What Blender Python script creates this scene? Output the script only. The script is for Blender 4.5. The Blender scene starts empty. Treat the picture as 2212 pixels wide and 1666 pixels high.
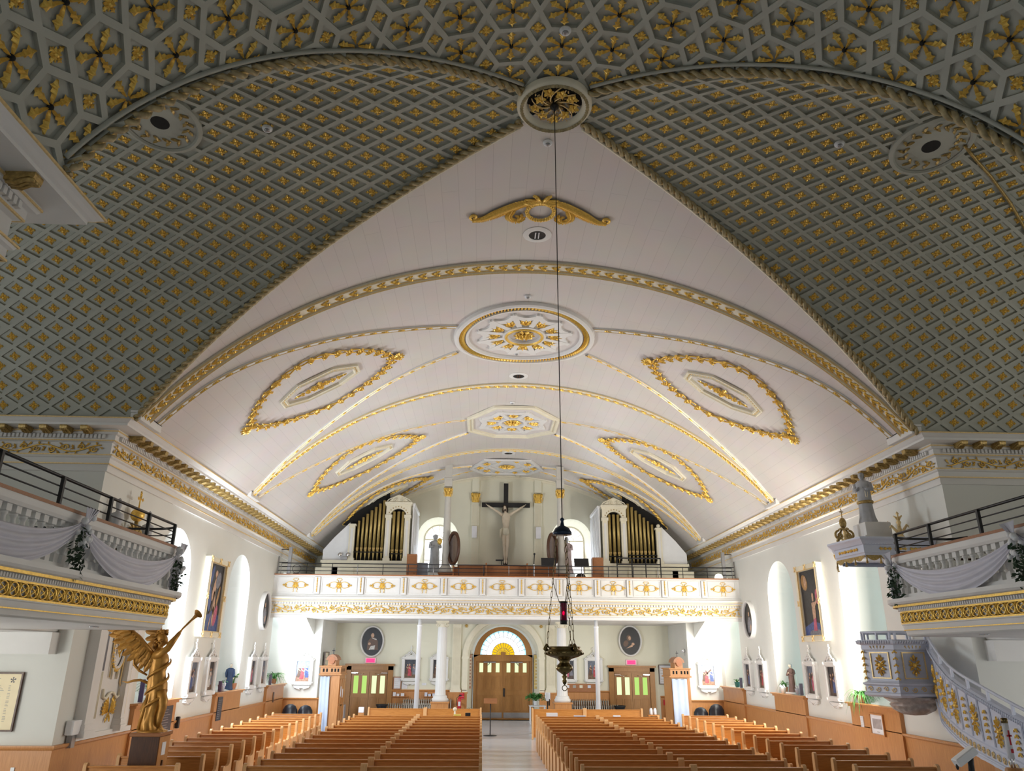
import bpy, math, random
from math import sin, cos, pi, sqrt, atan2, asin
from mathutils import Vector, Matrix
random.seed(7)
S = bpy.context.scene
COL = S.collection

# ---------------------------------------------------------------- camera
F_PX, PITCH, YAW, ROLL = 1619.1, 0.3465, 0.0353, 0.0076
fw = Vector((sin(YAW)*cos(PITCH), cos(YAW)*cos(PITCH), sin(PITCH)))
rt = Vector((cos(YAW), -sin(YAW), 0)); up = rt.cross(fw)
rt, up = rt*cos(ROLL)+up*sin(ROLL), up*cos(ROLL)-rt*sin(ROLL)
cam_data = bpy.data.cameras.new('camera'); cam = bpy.data.objects.new('camera', cam_data)
COL.objects.link(cam)
m3 = Matrix((rt, up, -fw)).transposed()
cam.matrix_world = Matrix.Translation((-0.9897, 0, 2.6899)) @ m3.to_4x4()
cam_data.sensor_fit = 'HORIZONTAL'; cam_data.sensor_width = 36.0
cam_data.lens = F_PX/2212*36.0; cam_data.clip_end = 300; cam_data.clip_start = 0.05
S.camera = cam

# ---------------------------------------------------------------- world, exposure, large lights
S.view_settings.view_transform = 'Standard'; S.view_settings.look = 'None'
S.view_settings.gamma = 1.0; S.view_settings.use_curve_mapping = False
S.view_settings.exposure = 0.12
W = bpy.data.worlds.new('sky'); S.world = W; W.use_nodes = True
bg = W.node_tree.nodes['Background']; bg.inputs[0].default_value = (0.62, 0.80, 1.0, 1); bg.inputs[1].default_value = 1.5
S.cycles.max_bounces = 7; S.cycles.diffuse_bounces = 5; S.cycles.glossy_bounces = 3
S.cycles.transmission_bounces = 4; S.cycles.transparent_max_bounces = 6
S.cycles.caustics_reflective = False; S.cycles.caustics_refractive = False
S.cycles.sample_clamp_indirect = 6.0

def area(name, loc, direction, sx, sy, power, color):
    d = bpy.data.lights.new(name, 'AREA'); d.shape = 'RECTANGLE'; d.size = sx; d.size_y = sy
    d.energy = power; d.color = color
    o = bpy.data.objects.new(name, d); COL.objects.link(o); o.location = loc
    o.rotation_euler = Vector(direction).to_track_quat('-Z', 'Y').to_euler()
    return o
LIT_L = (0.86, 0.93, 1.0); LIT_R = (1.0, 0.95, 0.86)
# daylight entering at the tall nave windows (centre Y of each), raking towards the organ loft
WIN_Y = (20.2, 25.75, 31.45)
WPOW = 385
for k, yy in enumerate(WIN_Y):       # three upright leaves of light per window, turned a little down the nave
    for dy in (-.66, 0, .66):
        pw = WPOW/3*(1.45, .60, .42)[k]
        area('daylight_left', (-8.90, yy+dy, 3.6), (0.908, 0.415, 0.06), 0.62, 3.6, pw, LIT_L)
        area('daylight_right', (8.90, yy+dy, 3.6), (-0.895, 0.44, 0.06), 0.62, 3.6, pw, LIT_R)
# loft windows
for xx in (-3.2, 3.2):
    area('daylight_loft', (xx, 36.9, 7.4), (0, -1, 0.45), 1.2, 2.0, 40, (0.80, 0.90, 1.0))
# added unseen fill lights: one in each transept, one behind the camera
area('fill_transept_left', (-13.3, 9.8, 6.0), (1, 0, 1.0), 5.0, 2.2, 120, (0.90, 0.95, 1.0))
area('fill_transept_right', (13.3, 9.8, 6.0), (-1, 0, 1.0), 5.0, 2.2, 110, (1.0, 0.97, 0.92))
area('sanctuary_fill', (-0.9, -5.0, 5.0), (0, 1, 0.05), 6.0, 3.0, 60, (1.0, 0.93, 0.82))
# low daylight under the side galleries
area('daylight_low_left', (-12.6, 9.5, 1.7), (0.45, 1, 0.05), 2.4, 1.8, 170, (1.0, 0.98, 0.92))
area('daylight_low_right', (12.6, 9.5, 1.7), (-0.45, 1, 0.05), 2.4, 1.8, 90, (1.0, 0.97, 0.92))

# ---------------------------------------------------------------- materials
MATS = {}
def nodes(name):
    m = bpy.data.materials.new(name); m.use_nodes = True; MATS[name] = m
    nt = m.node_tree; b = nt.nodes['Principled BSDF']
    return m, nt, b
def mat(name, col, rough=0.6, metal=0.0, var=0.06, scale=6.0, bump=0.0, spec=0.5, col2=None, stretch=None, emit=None, estr=0.0, trans=0.0, alpha=1.0):
    m, nt, b = nodes(name)
    b.inputs['Roughness'].default_value = rough; b.inputs['Metallic'].default_value = metal
    b.inputs['Specular IOR Level'].default_value = spec
    tc = nt.nodes.new('ShaderNodeTexCoord'); mp = nt.nodes.new('ShaderNodeMapping')
    nt.links.new(tc.outputs['Object'], mp.inputs[0])
    if stretch: mp.inputs['Scale'].default_value = stretch
    nz = nt.nodes.new('ShaderNodeTexNoise'); nz.inputs['Scale'].default_value = scale; nz.inputs['Detail'].default_value = 5
    nt.links.new(mp.outputs[0], nz.inputs['Vector'])
    cr = nt.nodes.new('ShaderNodeValToRGB')
    c2 = col2 if col2 else tuple(min(1, c*(1+var)) for c in col)
    c1 = col if col2 else tuple(c*(1-var) for c in col)
    cr.color_ramp.elements[0].position = 0.3; cr.color_ramp.elements[1].position = 0.7
    cr.color_ramp.elements[0].color = (*c1, 1); cr.color_ramp.elements[1].color = (*c2, 1)
    nt.links.new(nz.outputs[0], cr.inputs[0]); nt.links.new(cr.outputs[0], b.inputs['Base Color'])
    if bump:
        bp = nt.nodes.new('ShaderNodeBump'); bp.inputs['Strength'].default_value = bump; bp.inputs['Distance'].default_value = 0.02
        nt.links.new(nz.outputs[0], bp.inputs['Height']); nt.links.new(bp.outputs[0], b.inputs['Normal'])
    if emit:
        b.inputs['Emission Color'].default_value = (*emit, 1); b.inputs['Emission Strength'].default_value = estr
    if trans: b.inputs['Transmission Weight'].default_value = trans
    if alpha < 1: b.inputs['Alpha'].default_value = alpha
    return m
def oak(name, c1, c2, stretch, rough=0.38):
    return mat(name, c1, rough, col2=c2, scale=9.0, stretch=stretch, bump=0.05)
WALL = mat('wall_paint', (0.74, 0.745, 0.70), 0.8, var=0.03, scale=0.8)
BACKWALL = mat('back_wall_paint', (0.77, 0.755, 0.62), 0.8, var=0.04, scale=0.9)
TRIM = mat('trim_paint', (0.76, 0.75, 0.73), 0.55, var=0.03, scale=2.0)
TRIMD = mat('trim_paint_shaded', (0.40, 0.43, 0.42), 0.6, var=0.04, scale=2.0)  # unassigned copy of the trim paint, darkened for transept shade
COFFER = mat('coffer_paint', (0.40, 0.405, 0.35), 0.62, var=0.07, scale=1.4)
CHANCEL = mat('coffer_paint_shaded', (0.28, 0.285, 0.265), 0.62, var=0.07, scale=1.6)  # unassigned copy of the coffer paint, darkened for chancel shade
GOLD = mat('gilding', (0.92, 0.57, 0.12), 0.36, metal=0.45, var=0.18, scale=30.0, bump=0.1)
GOLDD = mat('dark_gilding', (0.42, 0.29, 0.10), 0.42, metal=0.45, var=0.35, scale=25.0, bump=0.1)
GOLDL = mat('pale_gilding', (0.83, 0.62, 0.30), 0.4, metal=0.3, var=0.12, scale=30.0)
ROPE = mat('rope_paint', (0.40, 0.32, 0.17), 0.5, metal=0.2, var=0.3, scale=12.0)
FIELD = mat('medallion_field', (0.66, 0.62, 0.60), 0.6, var=0.03)
COLUMN_SHADE = mat('column_backlit_tone', (0.56, 0.54, 0.49), 0.6, var=0.04)  # backlit shade of the loft columns put into their colour
CREAM = mat('cream_paint', (0.78, 0.73, 0.58), 0.6, var=0.04, scale=4.0)
OAKX = oak('oak_along_x', (0.46, 0.175, 0.035), (0.62, 0.265, 0.062), (0.6, 9, 9))
OAKZ = oak('oak_upright', (0.44, 0.19, 0.055), (0.58, 0.275, 0.09), (7, 7, 0.5))
OAKL = oak('light_oak_edge', (0.66, 0.36, 0.15), (0.76, 0.45, 0.21), (7, 7, 0.6))
WAINS = oak('wainscot_wood', (0.47, 0.20, 0.06), (0.60, 0.285, 0.10), (5, 5, 0.35))
DOORW = oak('door_wood', (0.33, 0.155, 0.04), (0.45, 0.22, 0.065), (8, 8, 0.5))
DARKW = oak('dark_wood', (0.055, 0.022, 0.012), (0.11, 0.045, 0.02), (6, 6, 0.6))
REDW = oak('red_brown_wood', (0.30, 0.115, 0.04), (0.40, 0.165, 0.06), (1, 8, 8))
BLACK = mat('black_metal', (0.02, 0.02, 0.022), 0.4, metal=0.3, var=0.1)
GREY = mat('grey_metal', (0.35, 0.35, 0.36), 0.4, metal=0.6, var=0.05)
CHROME = mat('chrome', (0.8, 0.8, 0.82), 0.15, metal=1.0, var=0.02)
WHITE = mat('white_paint', (0.82, 0.83, 0.85), 0.45, var=0.02)
PALEBLUE = mat('pale_blue_paint', (0.62, 0.66, 0.78), 0.45, var=0.03, scale=3)
CLOTH = mat('white_cloth', (0.66, 0.65, 0.72), 0.75, var=0.04, scale=5)
BRASS = mat('aged_brass', (0.20, 0.145, 0.06), 0.24, metal=0.95, var=0.35, scale=16, bump=0.08)
PIPE = mat('organ_pipe_gilt', (0.42, 0.31, 0.11), 0.38, metal=0.5, var=0.1, scale=5)
SKIN = mat('carved_flesh', (0.72, 0.62, 0.48), 0.5, var=0.05)
HAIR = mat('dark_hair', (0.06, 0.035, 0.02), 0.6, var=0.2)
STONE = mat('statue_stone', (0.42, 0.43, 0.45), 0.6, var=0.15, scale=5)
BROWNH = mat('brown_robe', (0.20, 0.12, 0.10), 0.6, var=0.15, scale=6)
CREAMH = mat('cream_robe', (0.80, 0.75, 0.66), 0.6, var=0.05, scale=6)
NAVY = mat('dark_blue_robe', (0.025, 0.05, 0.12), 0.55, var=0.2)
ANGEL = mat('angel_gilt', (0.50, 0.245, 0.045), 0.42, metal=0.35, var=0.22, scale=9, bump=0.12)
LEAF = mat('leaf_green', (0.06, 0.22, 0.04), 0.5, var=0.45, scale=10)
LEAFD = mat('dark_leaf', (0.02, 0.05, 0.02), 0.6, var=0.4, scale=10)
POT = mat('terracotta', (0.50, 0.22, 0.12), 0.7)
CANVAS = mat('dark_canvas', (0.012, 0.012, 0.016), 0.45, var=0.5, scale=3)
SLATE = mat('black_slate', (0.03, 0.035, 0.05), 0.35, var=0.3, scale=20)
PAPER = mat('paper', (0.80, 0.80, 0.84), 0.8, var=0.02)
INK = mat('grey_ink', (0.40, 0.38, 0.34), 0.8, var=0.1)
RED = mat('red_paint', (0.55, 0.015, 0.03), 0.35, var=0.08)
DARKIN = mat('dark_interior', (0.012, 0.011, 0.010), 0.9, var=0.2)
RADI = mat('radiator_silver', (0.42, 0.38, 0.33), 0.4, metal=0.5, var=0.1)
EXITM = mat('exit_glow', (0.8, 0.02, 0.15), 0.4, emit=(1.0, 0.0, 0.13), estr=1.1)
EXITF = mat('exit_case', (0.9, 0.62, 0.7), 0.4)
RUBY = mat('ruby_glass', (0.55, 0.0, 0.10), 0.08, trans=0.75, var=0.05)
FLAME = mat('flame', (1, 0.2, 0.3), 0.5, emit=(1.0, 0.10, 0.25), estr=6.0)
BULB = mat('lit_globe', (1, 1, 0.9), 0.5, emit=(1.0, 0.98, 0.82), estr=1.2)
def glass(name, col, st):
    m = bpy.data.materials.new(name); m.use_nodes = True; nt = m.node_tree
    nt.nodes.remove(nt.nodes['Principled BSDF'])
    e = nt.nodes.new('ShaderNodeEmission'); e.inputs[0].default_value = (*col, 1); e.inputs[1].default_value = st
    nt.links.new(e.outputs[0], nt.nodes['Material Output'].inputs[0]); return m
GL_BLUE = glass('daylit_glass_blue', (0.70, 0.90, 1.0), 1.5)
GL_CYAN = glass('daylit_glass_cyan', (0.55, 0.95, 1.0), 1.3)
GL_WHITE = glass('daylit_glass_white', (1.0, 0.98, 1.0), 2.2)
GL_SKY = glass('fanlight_blue_glass', (0.42, 0.80, 1.0), 1.25)
GL_YEL = glass('fanlight_yellow_glass', (1.0, 0.60, 0.015), 1.0)
GL_GRN = glass('garden_lit_glass', (0.55, 0.85, 0.22), 0.9)
GL_GRN2 = glass('pale_garden_lit_glass', (0.82, 1.0, 0.55), 1.05)

def vault_mat():
    m, nt, b = nodes('vault_boards'); b.inputs['Roughness'].default_value = 0.42
    uv = nt.nodes.new('ShaderNodeUVMap'); br = nt.nodes.new('ShaderNodeTexBrick')
    br.inputs['Scale'].default_value = 1.0; br.inputs['Brick Width'].default_value = 2.6; br.inputs['Row Height'].default_value = 0.32
    br.inputs['Mortar Size'].default_value = 0.006; br.inputs['Mortar Smooth'].default_value = 0.6; br.offset = 0.37
    br.inputs['Color1'].default_value = (0.70, 0.655, 0.625, 1); br.inputs['Color2'].default_value = (0.68, 0.637, 0.612, 1)
    br.inputs['Mortar'].default_value = (0.56, 0.52, 0.50, 1)
    nt.links.new(uv.outputs[0], br.inputs['Vector'])
    nz = nt.nodes.new('ShaderNodeTexNoise'); nz.inputs['Scale'].default_value = 1.3; nt.links.new(uv.outputs[0], nz.inputs['Vector'])
    mx = nt.nodes.new('ShaderNodeMix'); mx.data_type = 'RGBA'; mx.blend_type = 'MULTIPLY'; mx.inputs[0].default_value = 0.12
    nt.links.new(br.outputs[0], mx.inputs[6]); nt.links.new(nz.outputs[1], mx.inputs[7]); nt.links.new(mx.outputs[2], b.inputs['Base Color'])
    return m
VAULT = vault_mat()
def floor_mat():
    m, nt, b = nodes('floor_tiles'); b.inputs['Roughness'].default_value = 0.22
    tc = nt.nodes.new('ShaderNodeTexCoord'); nz = nt.nodes.new('ShaderNodeTexNoise'); nz.inputs['Scale'].default_value = 3; nz.inputs['Detail'].default_value = 8
    mp = nt.nodes.new('ShaderNodeMapping'); mp.inputs['Scale'].default_value = (0.5, 3, 1)
    nt.links.new(tc.outputs['Object'], mp.inputs[0]); nt.links.new(mp.outputs[0], nz.inputs['Vector'])
    cr = nt.nodes.new('ShaderNodeValToRGB'); cr.color_ramp.elements[0].color = (0.60, 0.64, 0.72, 1); cr.color_ramp.elements[1].color = (0.74, 0.77, 0.83, 1)
    nt.links.new(nz.outputs[0], cr.inputs[0]); nt.links.new(cr.outputs[0], b.inputs['Base Color']); return m
FLOOR = floor_mat()

# ---------------------------------------------------------------- mesh builder
class MB:
    def __init__(s): s.v = []; s.f = []; s.mi = []; s.sm = []; s.uv = None
    def add(s, vs, fs, mi=0, smooth=False):
        n = len(s.v); s.v += [tuple(x) for x in vs]
        for f in fs: s.f.append(tuple(i+n for i in f)); s.mi.append(mi); s.sm.append(smooth)
        return s
    def merge(s, o, fn=None, mi=None):
        n = len(s.v); s.v += [tuple(fn(p)) for p in o.v] if fn else o.v
        for f, k, q in zip(o.f, o.mi, o.sm): s.f.append(tuple(i+n for i in f)); s.mi.append(k if mi is None else mi); s.sm.append(q)
        return s
    def map(s, fn): s.v = [tuple(fn(p)) for p in s.v]; return s
    def move(s, x, y, z): return s.map(lambda p: (p[0]+x, p[1]+y, p[2]+z))
    def rz(s, a):
        c, q = cos(a), sin(a); return s.map(lambda p: (p[0]*c-p[1]*q, p[0]*q+p[1]*c, p[2]))
    def box(s, x0, x1, y0, y1, z0, z1, mi=0, bev=0.0):
        if bev:
            b = bev; vs = []; 
            P = [(x0+b, y0+b), (x1-b, y0+b), (x1-b, y1-b), (x0+b, y1-b)]
            Q = [(x0, y0), (x1, y0), (x1, y1), (x0, y1)]
            vs = [(x, y, z0) for x, y in P]+[(x, y, z0+b) for x, y in Q]+[(x, y, z1-b) for x, y in Q]+[(x, y, z1) for x, y in P]
            fs = [(3, 2, 1, 0), (12, 13, 14, 15)]
            for k in range(3):
                for i in range(4):
                    j = (i+1) % 4; fs.append((4*k+i, 4*k+j, 4*k+4+j, 4*k+4+i))
            return s.add(vs, fs, mi)
        vs = [(x0, y0, z0), (x1, y0, z0), (x1, y1, z0), (x0, y1, z0), (x0, y0, z1), (x1, y0, z1), (x1, y1, z1), (x0, y1, z1)]
        return s.add(vs, [(3, 2, 1, 0), (4, 5, 6, 7), (0, 1, 5, 4), (1, 2, 6, 5), (2, 3, 7, 6), (3, 0, 4, 7)], mi)
    def tube(s, pts, r, n=6, mi=0, smooth=True, closed=False, cap=True, squash=1.0):
        pts = [Vector(p) for p in pts]; N = len(pts); vs = []; prev = None
        for i, p in enumerate(pts):
            a = pts[(i-1) % N] if (closed or i > 0) else p; b = pts[(i+1) % N] if (closed or i < N-1) else p
            t = (b-a); t = t.normalized() if t.length > 1e-9 else Vector((0, 0, 1))
            if prev is None:
                ref = Vector((0, 0, 1)) if abs(t.z) < 0.9 else Vector((1, 0, 0)); u = t.cross(ref).normalized()
            else:
                u = (prev-t*prev.dot(t)); u = u.normalized() if u.length > 1e-6 else t.orthogonal().normalized()
            prev = u; w = t.cross(u); rr = r[i] if isinstance(r, (list, tuple)) else r
            for k in range(n):
                an = 2*pi*k/n; vs.append(p+u*(rr*cos(an))+w*(rr*squash*sin(an)))
        fs = []
        for i in range(N if closed else N-1):
            j = (i+1) % N
            for k in range(n): fs.append((i*n+k, i*n+(k+1) % n, j*n+(k+1) % n, j*n+k))
        if cap and not closed: fs += [tuple(range(n-1, -1, -1)), tuple((N-1)*n+k for k in range(n))]
        return s.add(vs, fs, mi, smooth)
    def lathe(s, prof, n=24, c=(0, 0, 0), mi=0, smooth=True, fn=None, cap=True):
        vs = []; N = len(prof)
        for i, (r, z) in enumerate(prof):
            for k in range(n):
                a = 2*pi*k/n; q = r*(fn(a, z) if fn else 1.0); vs.append((c[0]+q*cos(a), c[1]+q*sin(a), c[2]+z))
        fs = []
        for i in range(N-1):
            for k in range(n): fs.append((i*n+k, i*n+(k+1) % n, (i+1)*n+(k+1) % n, (i+1)*n+k))
        if cap: fs += [tuple(range(n-1, -1, -1)), tuple((N-1)*n+k for k in range(n))]
        return s.add(vs, fs, mi, smooth)
    def ball(s, c, r, mi=0, n=10, m=6, sc=(1, 1, 1)):
        prof = [(max(1e-4, sin(pi*i/m))*r, -cos(pi*i/m)*r) for i in range(m+1)]
        o = MB().lathe(prof, n); return s.merge(o, lambda p: (c[0]+p[0]*sc[0], c[1]+p[1]*sc[1], c[2]+p[2]*sc[2]), mi)
    def extr(s, poly, y0, y1, mi=0, smooth=False):
        """poly in (x,z), extruded along y"""
        n = len(poly); vs = [(x, y0, z) for x, z in poly]+[(x, y1, z) for x, z in poly]
        fs = [tuple(range(n-1, -1, -1)), tuple(range(n, 2*n))]
        for i in range(n): j = (i+1) % n; fs.append((i, j, n+j, n+i))
        return s.add(vs, fs, mi, smooth)
    def sweep(s, prof, path, mi=0, smooth=False, cap=True):
        """prof: list of (o,z) with o = offset to the right-hand normal of the plan path [(x,y)]"""
        n = len(prof); N = len(path); vs = []
        for i, (x, y) in enumerate(path):
            a = path[max(i-1, 0)]; b = path[min(i+1, N-1)]
            d1 = Vector((x-a[0], y-a[1])); d2 = Vector((b[0]-x, b[1]-y))
            d1 = d1.normalized() if d1.length > 1e-9 else d2.normalized(); d2 = d2.normalized() if d2.length > 1e-9 else d1
            n1 = Vector((d1.y, -d1.x)); n2 = Vector((d2.y, -d2.x)); mm = (n1+n2)
            mm = mm/max(1e-6, mm.dot(n1))
            for o, z in prof: vs.append((x+mm.x*o, y+mm.y*o, z))
        fs = []
        for i in range(N-1):
            for k in range(n-1): fs.append((i*n+k, (i+1)*n+k, (i+1)*n+k+1, i*n+k+1))
        if cap: fs += [tuple(range(n)), tuple((N-1)*n+k for k in range(n-1, -1, -1))]
        return s.add(vs, fs, mi, smooth)
    def leaf(s, c, ang, L, w, t, mi=0, lobes=True):
        """relief leaf in flat (u,v,d) space, base at c, pointing along ang"""
        if lobes: out = [(0, .10), (.22, .30), (.38, .26), (.45, .62), (.60, .42), (.72, 1.0), (.80, .45), (1.0, 0)]
        else: out = [(0, .15), (.3, .8), (.55, 1.0), (.8, .55), (1.0, 0)]
        ca, sa = cos(ang), sin(ang); vs = []
        def P(a, b, d): return (c[0]+ca*a*L-sa*b*w*.5, c[1]+sa*a*L+ca*b*w*.5, c[2]+d)
        n = len(out)
        for a, b in out: vs.append(P(a, b, 0.25*t))
        for a, b in out: vs.append(P(a*.97, 0, t*(0.75+0.35*sin(pi*a))))
        for a, b in out: vs.append(P(a, -b, 0.25*t))
        fs = []
        for i in range(n-1): fs += [(i, n+i, n+i+1, i+1), (n+i, 2*n+i, 2*n+i+1, n+i+1)]
        return s.add(vs, [f[::-1] for f in fs], mi)
    def bead(s, c, r, t, mi=0, n=8):
        vs = [(c[0]+r*cos(2*pi*k/n), c[1]+r*sin(2*pi*k/n), c[2]) for k in range(n)]
        vs += [(c[0]+.7*r*cos(2*pi*k/n), c[1]+.7*r*sin(2*pi*k/n), c[2]+.75*t) for k in range(n)]+[(c[0], c[1], c[2]+t)]
        fs = []
        for k in range(n):
            j = (k+1) % n; fs += [(k, j, n+j, n+k), (n+k, n+j, 2*n)]
        return s.add(vs, fs, mi, True)
    def build(s, name, mats, parent=None, loc=None, world=False):
        me = bpy.data.meshes.new(name)
        vs = s.v
        if parent is not None and world:
            L = Vector((0, 0, 0)); q = parent
            while q is not None: L = L+q.location; q = q.parent
            vs = [(x-L.x, y-L.y, z-L.z) for x, y, z in vs]
        me.from_pydata(vs, [], s.f)
        mats = mats if isinstance(mats, (list, tuple)) else [mats]
        for m in mats: me.materials.append(m)
        if s.mi:
            me.polygons.foreach_set('material_index', s.mi); me.polygons.foreach_set('use_smooth', s.sm)
        if s.uv:
            ul = me.uv_layers.new(name='UVMap')
            for lp in me.loops: ul.data[lp.index].uv = s.uv[lp.vertex_index]
        me.update()
        o = bpy.data.objects.new(name, me); COL.objects.link(o)
        if parent is not None: o.parent = parent
        if loc is not None: o.location = loc
        return o

def tag(o, label=None, cat=None, group=None, kind=None):
    if label: o['label'] = label
    if cat: o['category'] = cat
    if group: o['group'] = group
    if kind: o['kind'] = kind
    return o
def empty(name, loc, rz=0.0, label=None, cat=None, group=None):
    o = bpy.data.objects.new(name, None); COL.objects.link(o); o.location = loc; o.rotation_euler = (0, 0, rz)
    o.empty_display_size = 0.2
    return tag(o, label, cat, group)
def struct(o): o['kind'] = 'structure'; return o
def copy_tree(o, parent=None):
    c = o.copy(); COL.objects.link(c)
    if parent is not None: c.parent = parent
    for ch in list(o.children): copy_tree(ch, c)
    return c
def ordinal(n):
    return ['first', 'second', 'third', 'fourth', 'fifth', 'sixth', 'seventh', 'eighth', 'ninth', 'tenth', 'eleventh', 'twelfth', 'thirteenth', 'fourteenth', 'fifteenth', 'sixteenth', 'seventeenth'][n]
def interp(tab, x):
    if x <= tab[0][0]: return tab[0][1]
    for (a, b), (c, d) in zip(tab, tab[1:]):
        if x <= c: return b+(d-b)*(x-a)/(c-a)
    return tab[-1][1]
def scroll_pts(cx, cz, r, turns, a0, sgn, n=18, r1=0.18):
    """spiral from radius r inwards, as (x,z)"""
    return [(cx+r*(1-(1-r1)*i/n)*cos(a0+sgn*2*pi*turns*i/n), cz+r*(1-(1-r1)*i/n)*sin(a0+sgn*2*pi*turns*i/n)) for i in range(n+1)]
# ================================================================ vault geometry
def arcR(h, r): return (h*h+r*r)/2/r
NH, NZ, NR = 8.34, 7.30, 3.72            # nave half width, springing, rise
RN = arcR(NH, NR); ZCN = NZ+NR-RN
CH, CZ, CR_ = 5.35, 7.30, 3.75           # chancel
RC = arcR(CH, CR_); ZCC = CZ+CR_-RC
def nave_z(x): return ZCN+sqrt(RN*RN-x*x)
def chan_z(x): return ZCC+sqrt(max(0, RC*RC-x*x))
def groin_far(x): x = abs(x); return 9.74+0.85*x-0.0222*x*x
def groin_near(x): return 9.74-0.585*abs(x)
def nave_pt(u, y, d=0.0):                # u arc length from the crown, d towards the room
    t = u/RN; return ((RN-d)*sin(t), y, ZCN+(RN-d)*cos(t))
def nave_u(x): return RN*asin(x/RN)
def chan_pt(u, y, d=0.0):
    t = u/RC; return ((RC-d)*sin(t), y, ZCC+(RC-d)*cos(t))
# transept profile: arc length s (0 at the crown, + towards the nave, - towards the sanctuary)
TP = []
def _prof():
    far = [(groin_far(i*NH/60), nave_z(i*NH/60), i*NH/60) for i in range(61)]
    near = [(groin_near(i*CH/40), chan_z(i*CH/40), i*CH/40) for i in range(41)]
    out = []; s = 0
    for i, p in enumerate(near):
        if i: s -= math.hypot(p[0]-near[i-1][0], p[1]-near[i-1][1])
        out.append((s, p[0], p[1], p[2]))
    out.reverse(); s = 0
    for i, p in enumerate(far):
        if i:
            s += math.hypot(p[0]-far[i-1][0], p[1]-far[i-1][1]); out.append((s, p[0], p[1], p[2]))
    return out
TP = _prof(); SMIN, SMAX = TP[0][0], TP[-1][0]
def tran_at(s):
    s = min(max(s, SMIN), SMAX)
    for a, b in zip(TP, TP[1:]):
        if s <= b[0]:
            k = (s-a[0])/(b[0]-a[0]); ty, tz = b[1]-a[1], b[2]-a[2]; L = math.hypot(ty, tz)
            return a[1]+k*ty, a[2]+k*tz, a[3]+k*(b[3]-a[3]), ty/L, tz/L
def tran_pt(x, s, d=0.0):
    y, z, xg, ty, tz = tran_at(s); return (x, y+tz*d, z-ty*d)
def tran_xg(s): return tran_at(s)[2]

def clip(poly, f):
    out = []; n = len(poly); vals = [f(p) for p in poly]
    for i in range(n):
        a, b = poly[i], poly[(i+1) % n]; va, vb = vals[i], vals[(i+1) % n]
        if va >= 0: out.append(a)
        if (va >= 0) != (vb >= 0):
            k = va/(va-vb); out.append(tuple(p+(q-p)*k for p, q in zip(a, b)))
    return out
def coffer_faces(outer, inner, depth):
    """flat faces (u,v,d): frame from outer polygon to inner polygon, sides, sunk panel"""
    n = len(outer); fs = []
    mid = [(a[0]*.93+b[0]*.07*0+a[0]*0, a[1]) for a, b in zip(outer, inner)]
    for i in range(n):
        j = (i+1) % n
        fs.append([(*outer[i], 0), (*outer[j], 0), (*inner[j], 0), (*inner[i], 0)])
        fs.append([(*inner[i], 0), (*inner[j], 0), (*inner[j], -depth), (*inner[i], -depth)])
    fs.append([(*p, -depth) for p in inner])
    return fs

# ---- nave vault
def build_nave_vault():
    m = MB(); NU = 72; rows = 9; uv = []
    for i in range(NU+1):
        x = NH*sin(-pi/2+pi*i/NU) if False else -NH+2*NH*i/NU
        y0 = groin_far(x)
        for k in range(rows+1):
            y = y0+(36.3-y0)*k/rows; m.v.append((x, y, nave_z(x))); uv.append((y, nave_u(x)))
    for i in range(NU):
        for k in range(rows):
            a = i*(rows+1)+k; m.f.append((a, a+1, a+rows+2, a+rows+1)); m.mi.append(0); m.sm.append(True)
    m.uv = uv
    return struct(m.build('ceiling_nave', VAULT))
ceil_nave = build_nave_vault()

# ---- transept vaults with diamond coffers
DX, DS = 0.63, 0.41
def small_floret():
    m = MB()
    for k in range(4): m.leaf((0, 0, 0), k*pi/2, 0.115 if k % 2 == 0 else 0.10, 0.075, 0.03)
    for k in range(4): m.leaf((0, 0, 0), pi/4+k*pi/2, 0.075, 0.05, 0.02, lobes=False)
    m.bead((0, 0, 0.01), 0.028, 0.035, n=6)
    return m
FLO = small_floret()
def build_transept(side, name):
    sg = -1 if side == 'left' else 1
    m = MB(); XO = 13.5; spots = []
    f = lambda p: p[0]-tran_xg(p[1])+0.06
    g1 = lambda p: SMAX-p[1]; g2 = lambda p: p[1]-SMIN; g3 = lambda p: XO-p[0]
    a, b = DX/2, DS/2; k = 0.80
    rows = int(SMAX/b)+1; rn = int(-SMIN/b)+1
    for r in range(-rn-1, rows+2):
        for c in range(-1, int(XO/DX)+2):
            cx = c*DX+(0.5*DX if r % 2 else 0)+0.35; cs = r*b-0.08
            if cx+a < tran_xg(max(SMIN, min(SMAX, cs)))-a: continue
            O = [(cx+a, cs), (cx, cs+b), (cx-a, cs), (cx, cs-b)]
            I = [(cx+a*k, cs), (cx, cs+b*k), (cx-a*k, cs), (cx, cs-b*k)]
            ok = False
            for fc in coffer_faces(O, I, 0.045):
                p = fc
                for h in (f, g1, g2, g3):
                    p = clip(p, h)
                    if len(p) < 3: break
                if len(p) >= 3:
                    ok = True
                    vs = [tran_pt(sg*q[0], q[1], q[2]) for q in p]
                    if sg > 0: vs = vs[::-1]
                    m.add(vs, [tuple(range(len(vs)))])
            if ok and f((cx, cs)) > 0.1 and SMIN+.1 < cs < SMAX-.1: spots.append((cx, cs))
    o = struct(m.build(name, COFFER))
    return o, spots
TRAN = {}
def frame_at(pt, eu, ev):
    """matrix whose x,y axes follow the surface and z points into the room"""
    eu = Vector(eu).normalized(); ez = eu.cross(Vector(ev)).normalized(); ey = ez.cross(eu)
    return Matrix.Translation(pt) @ Matrix((eu, ey, ez)).transposed().to_4x4()
cam_pos = Vector(cam.location)
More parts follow.
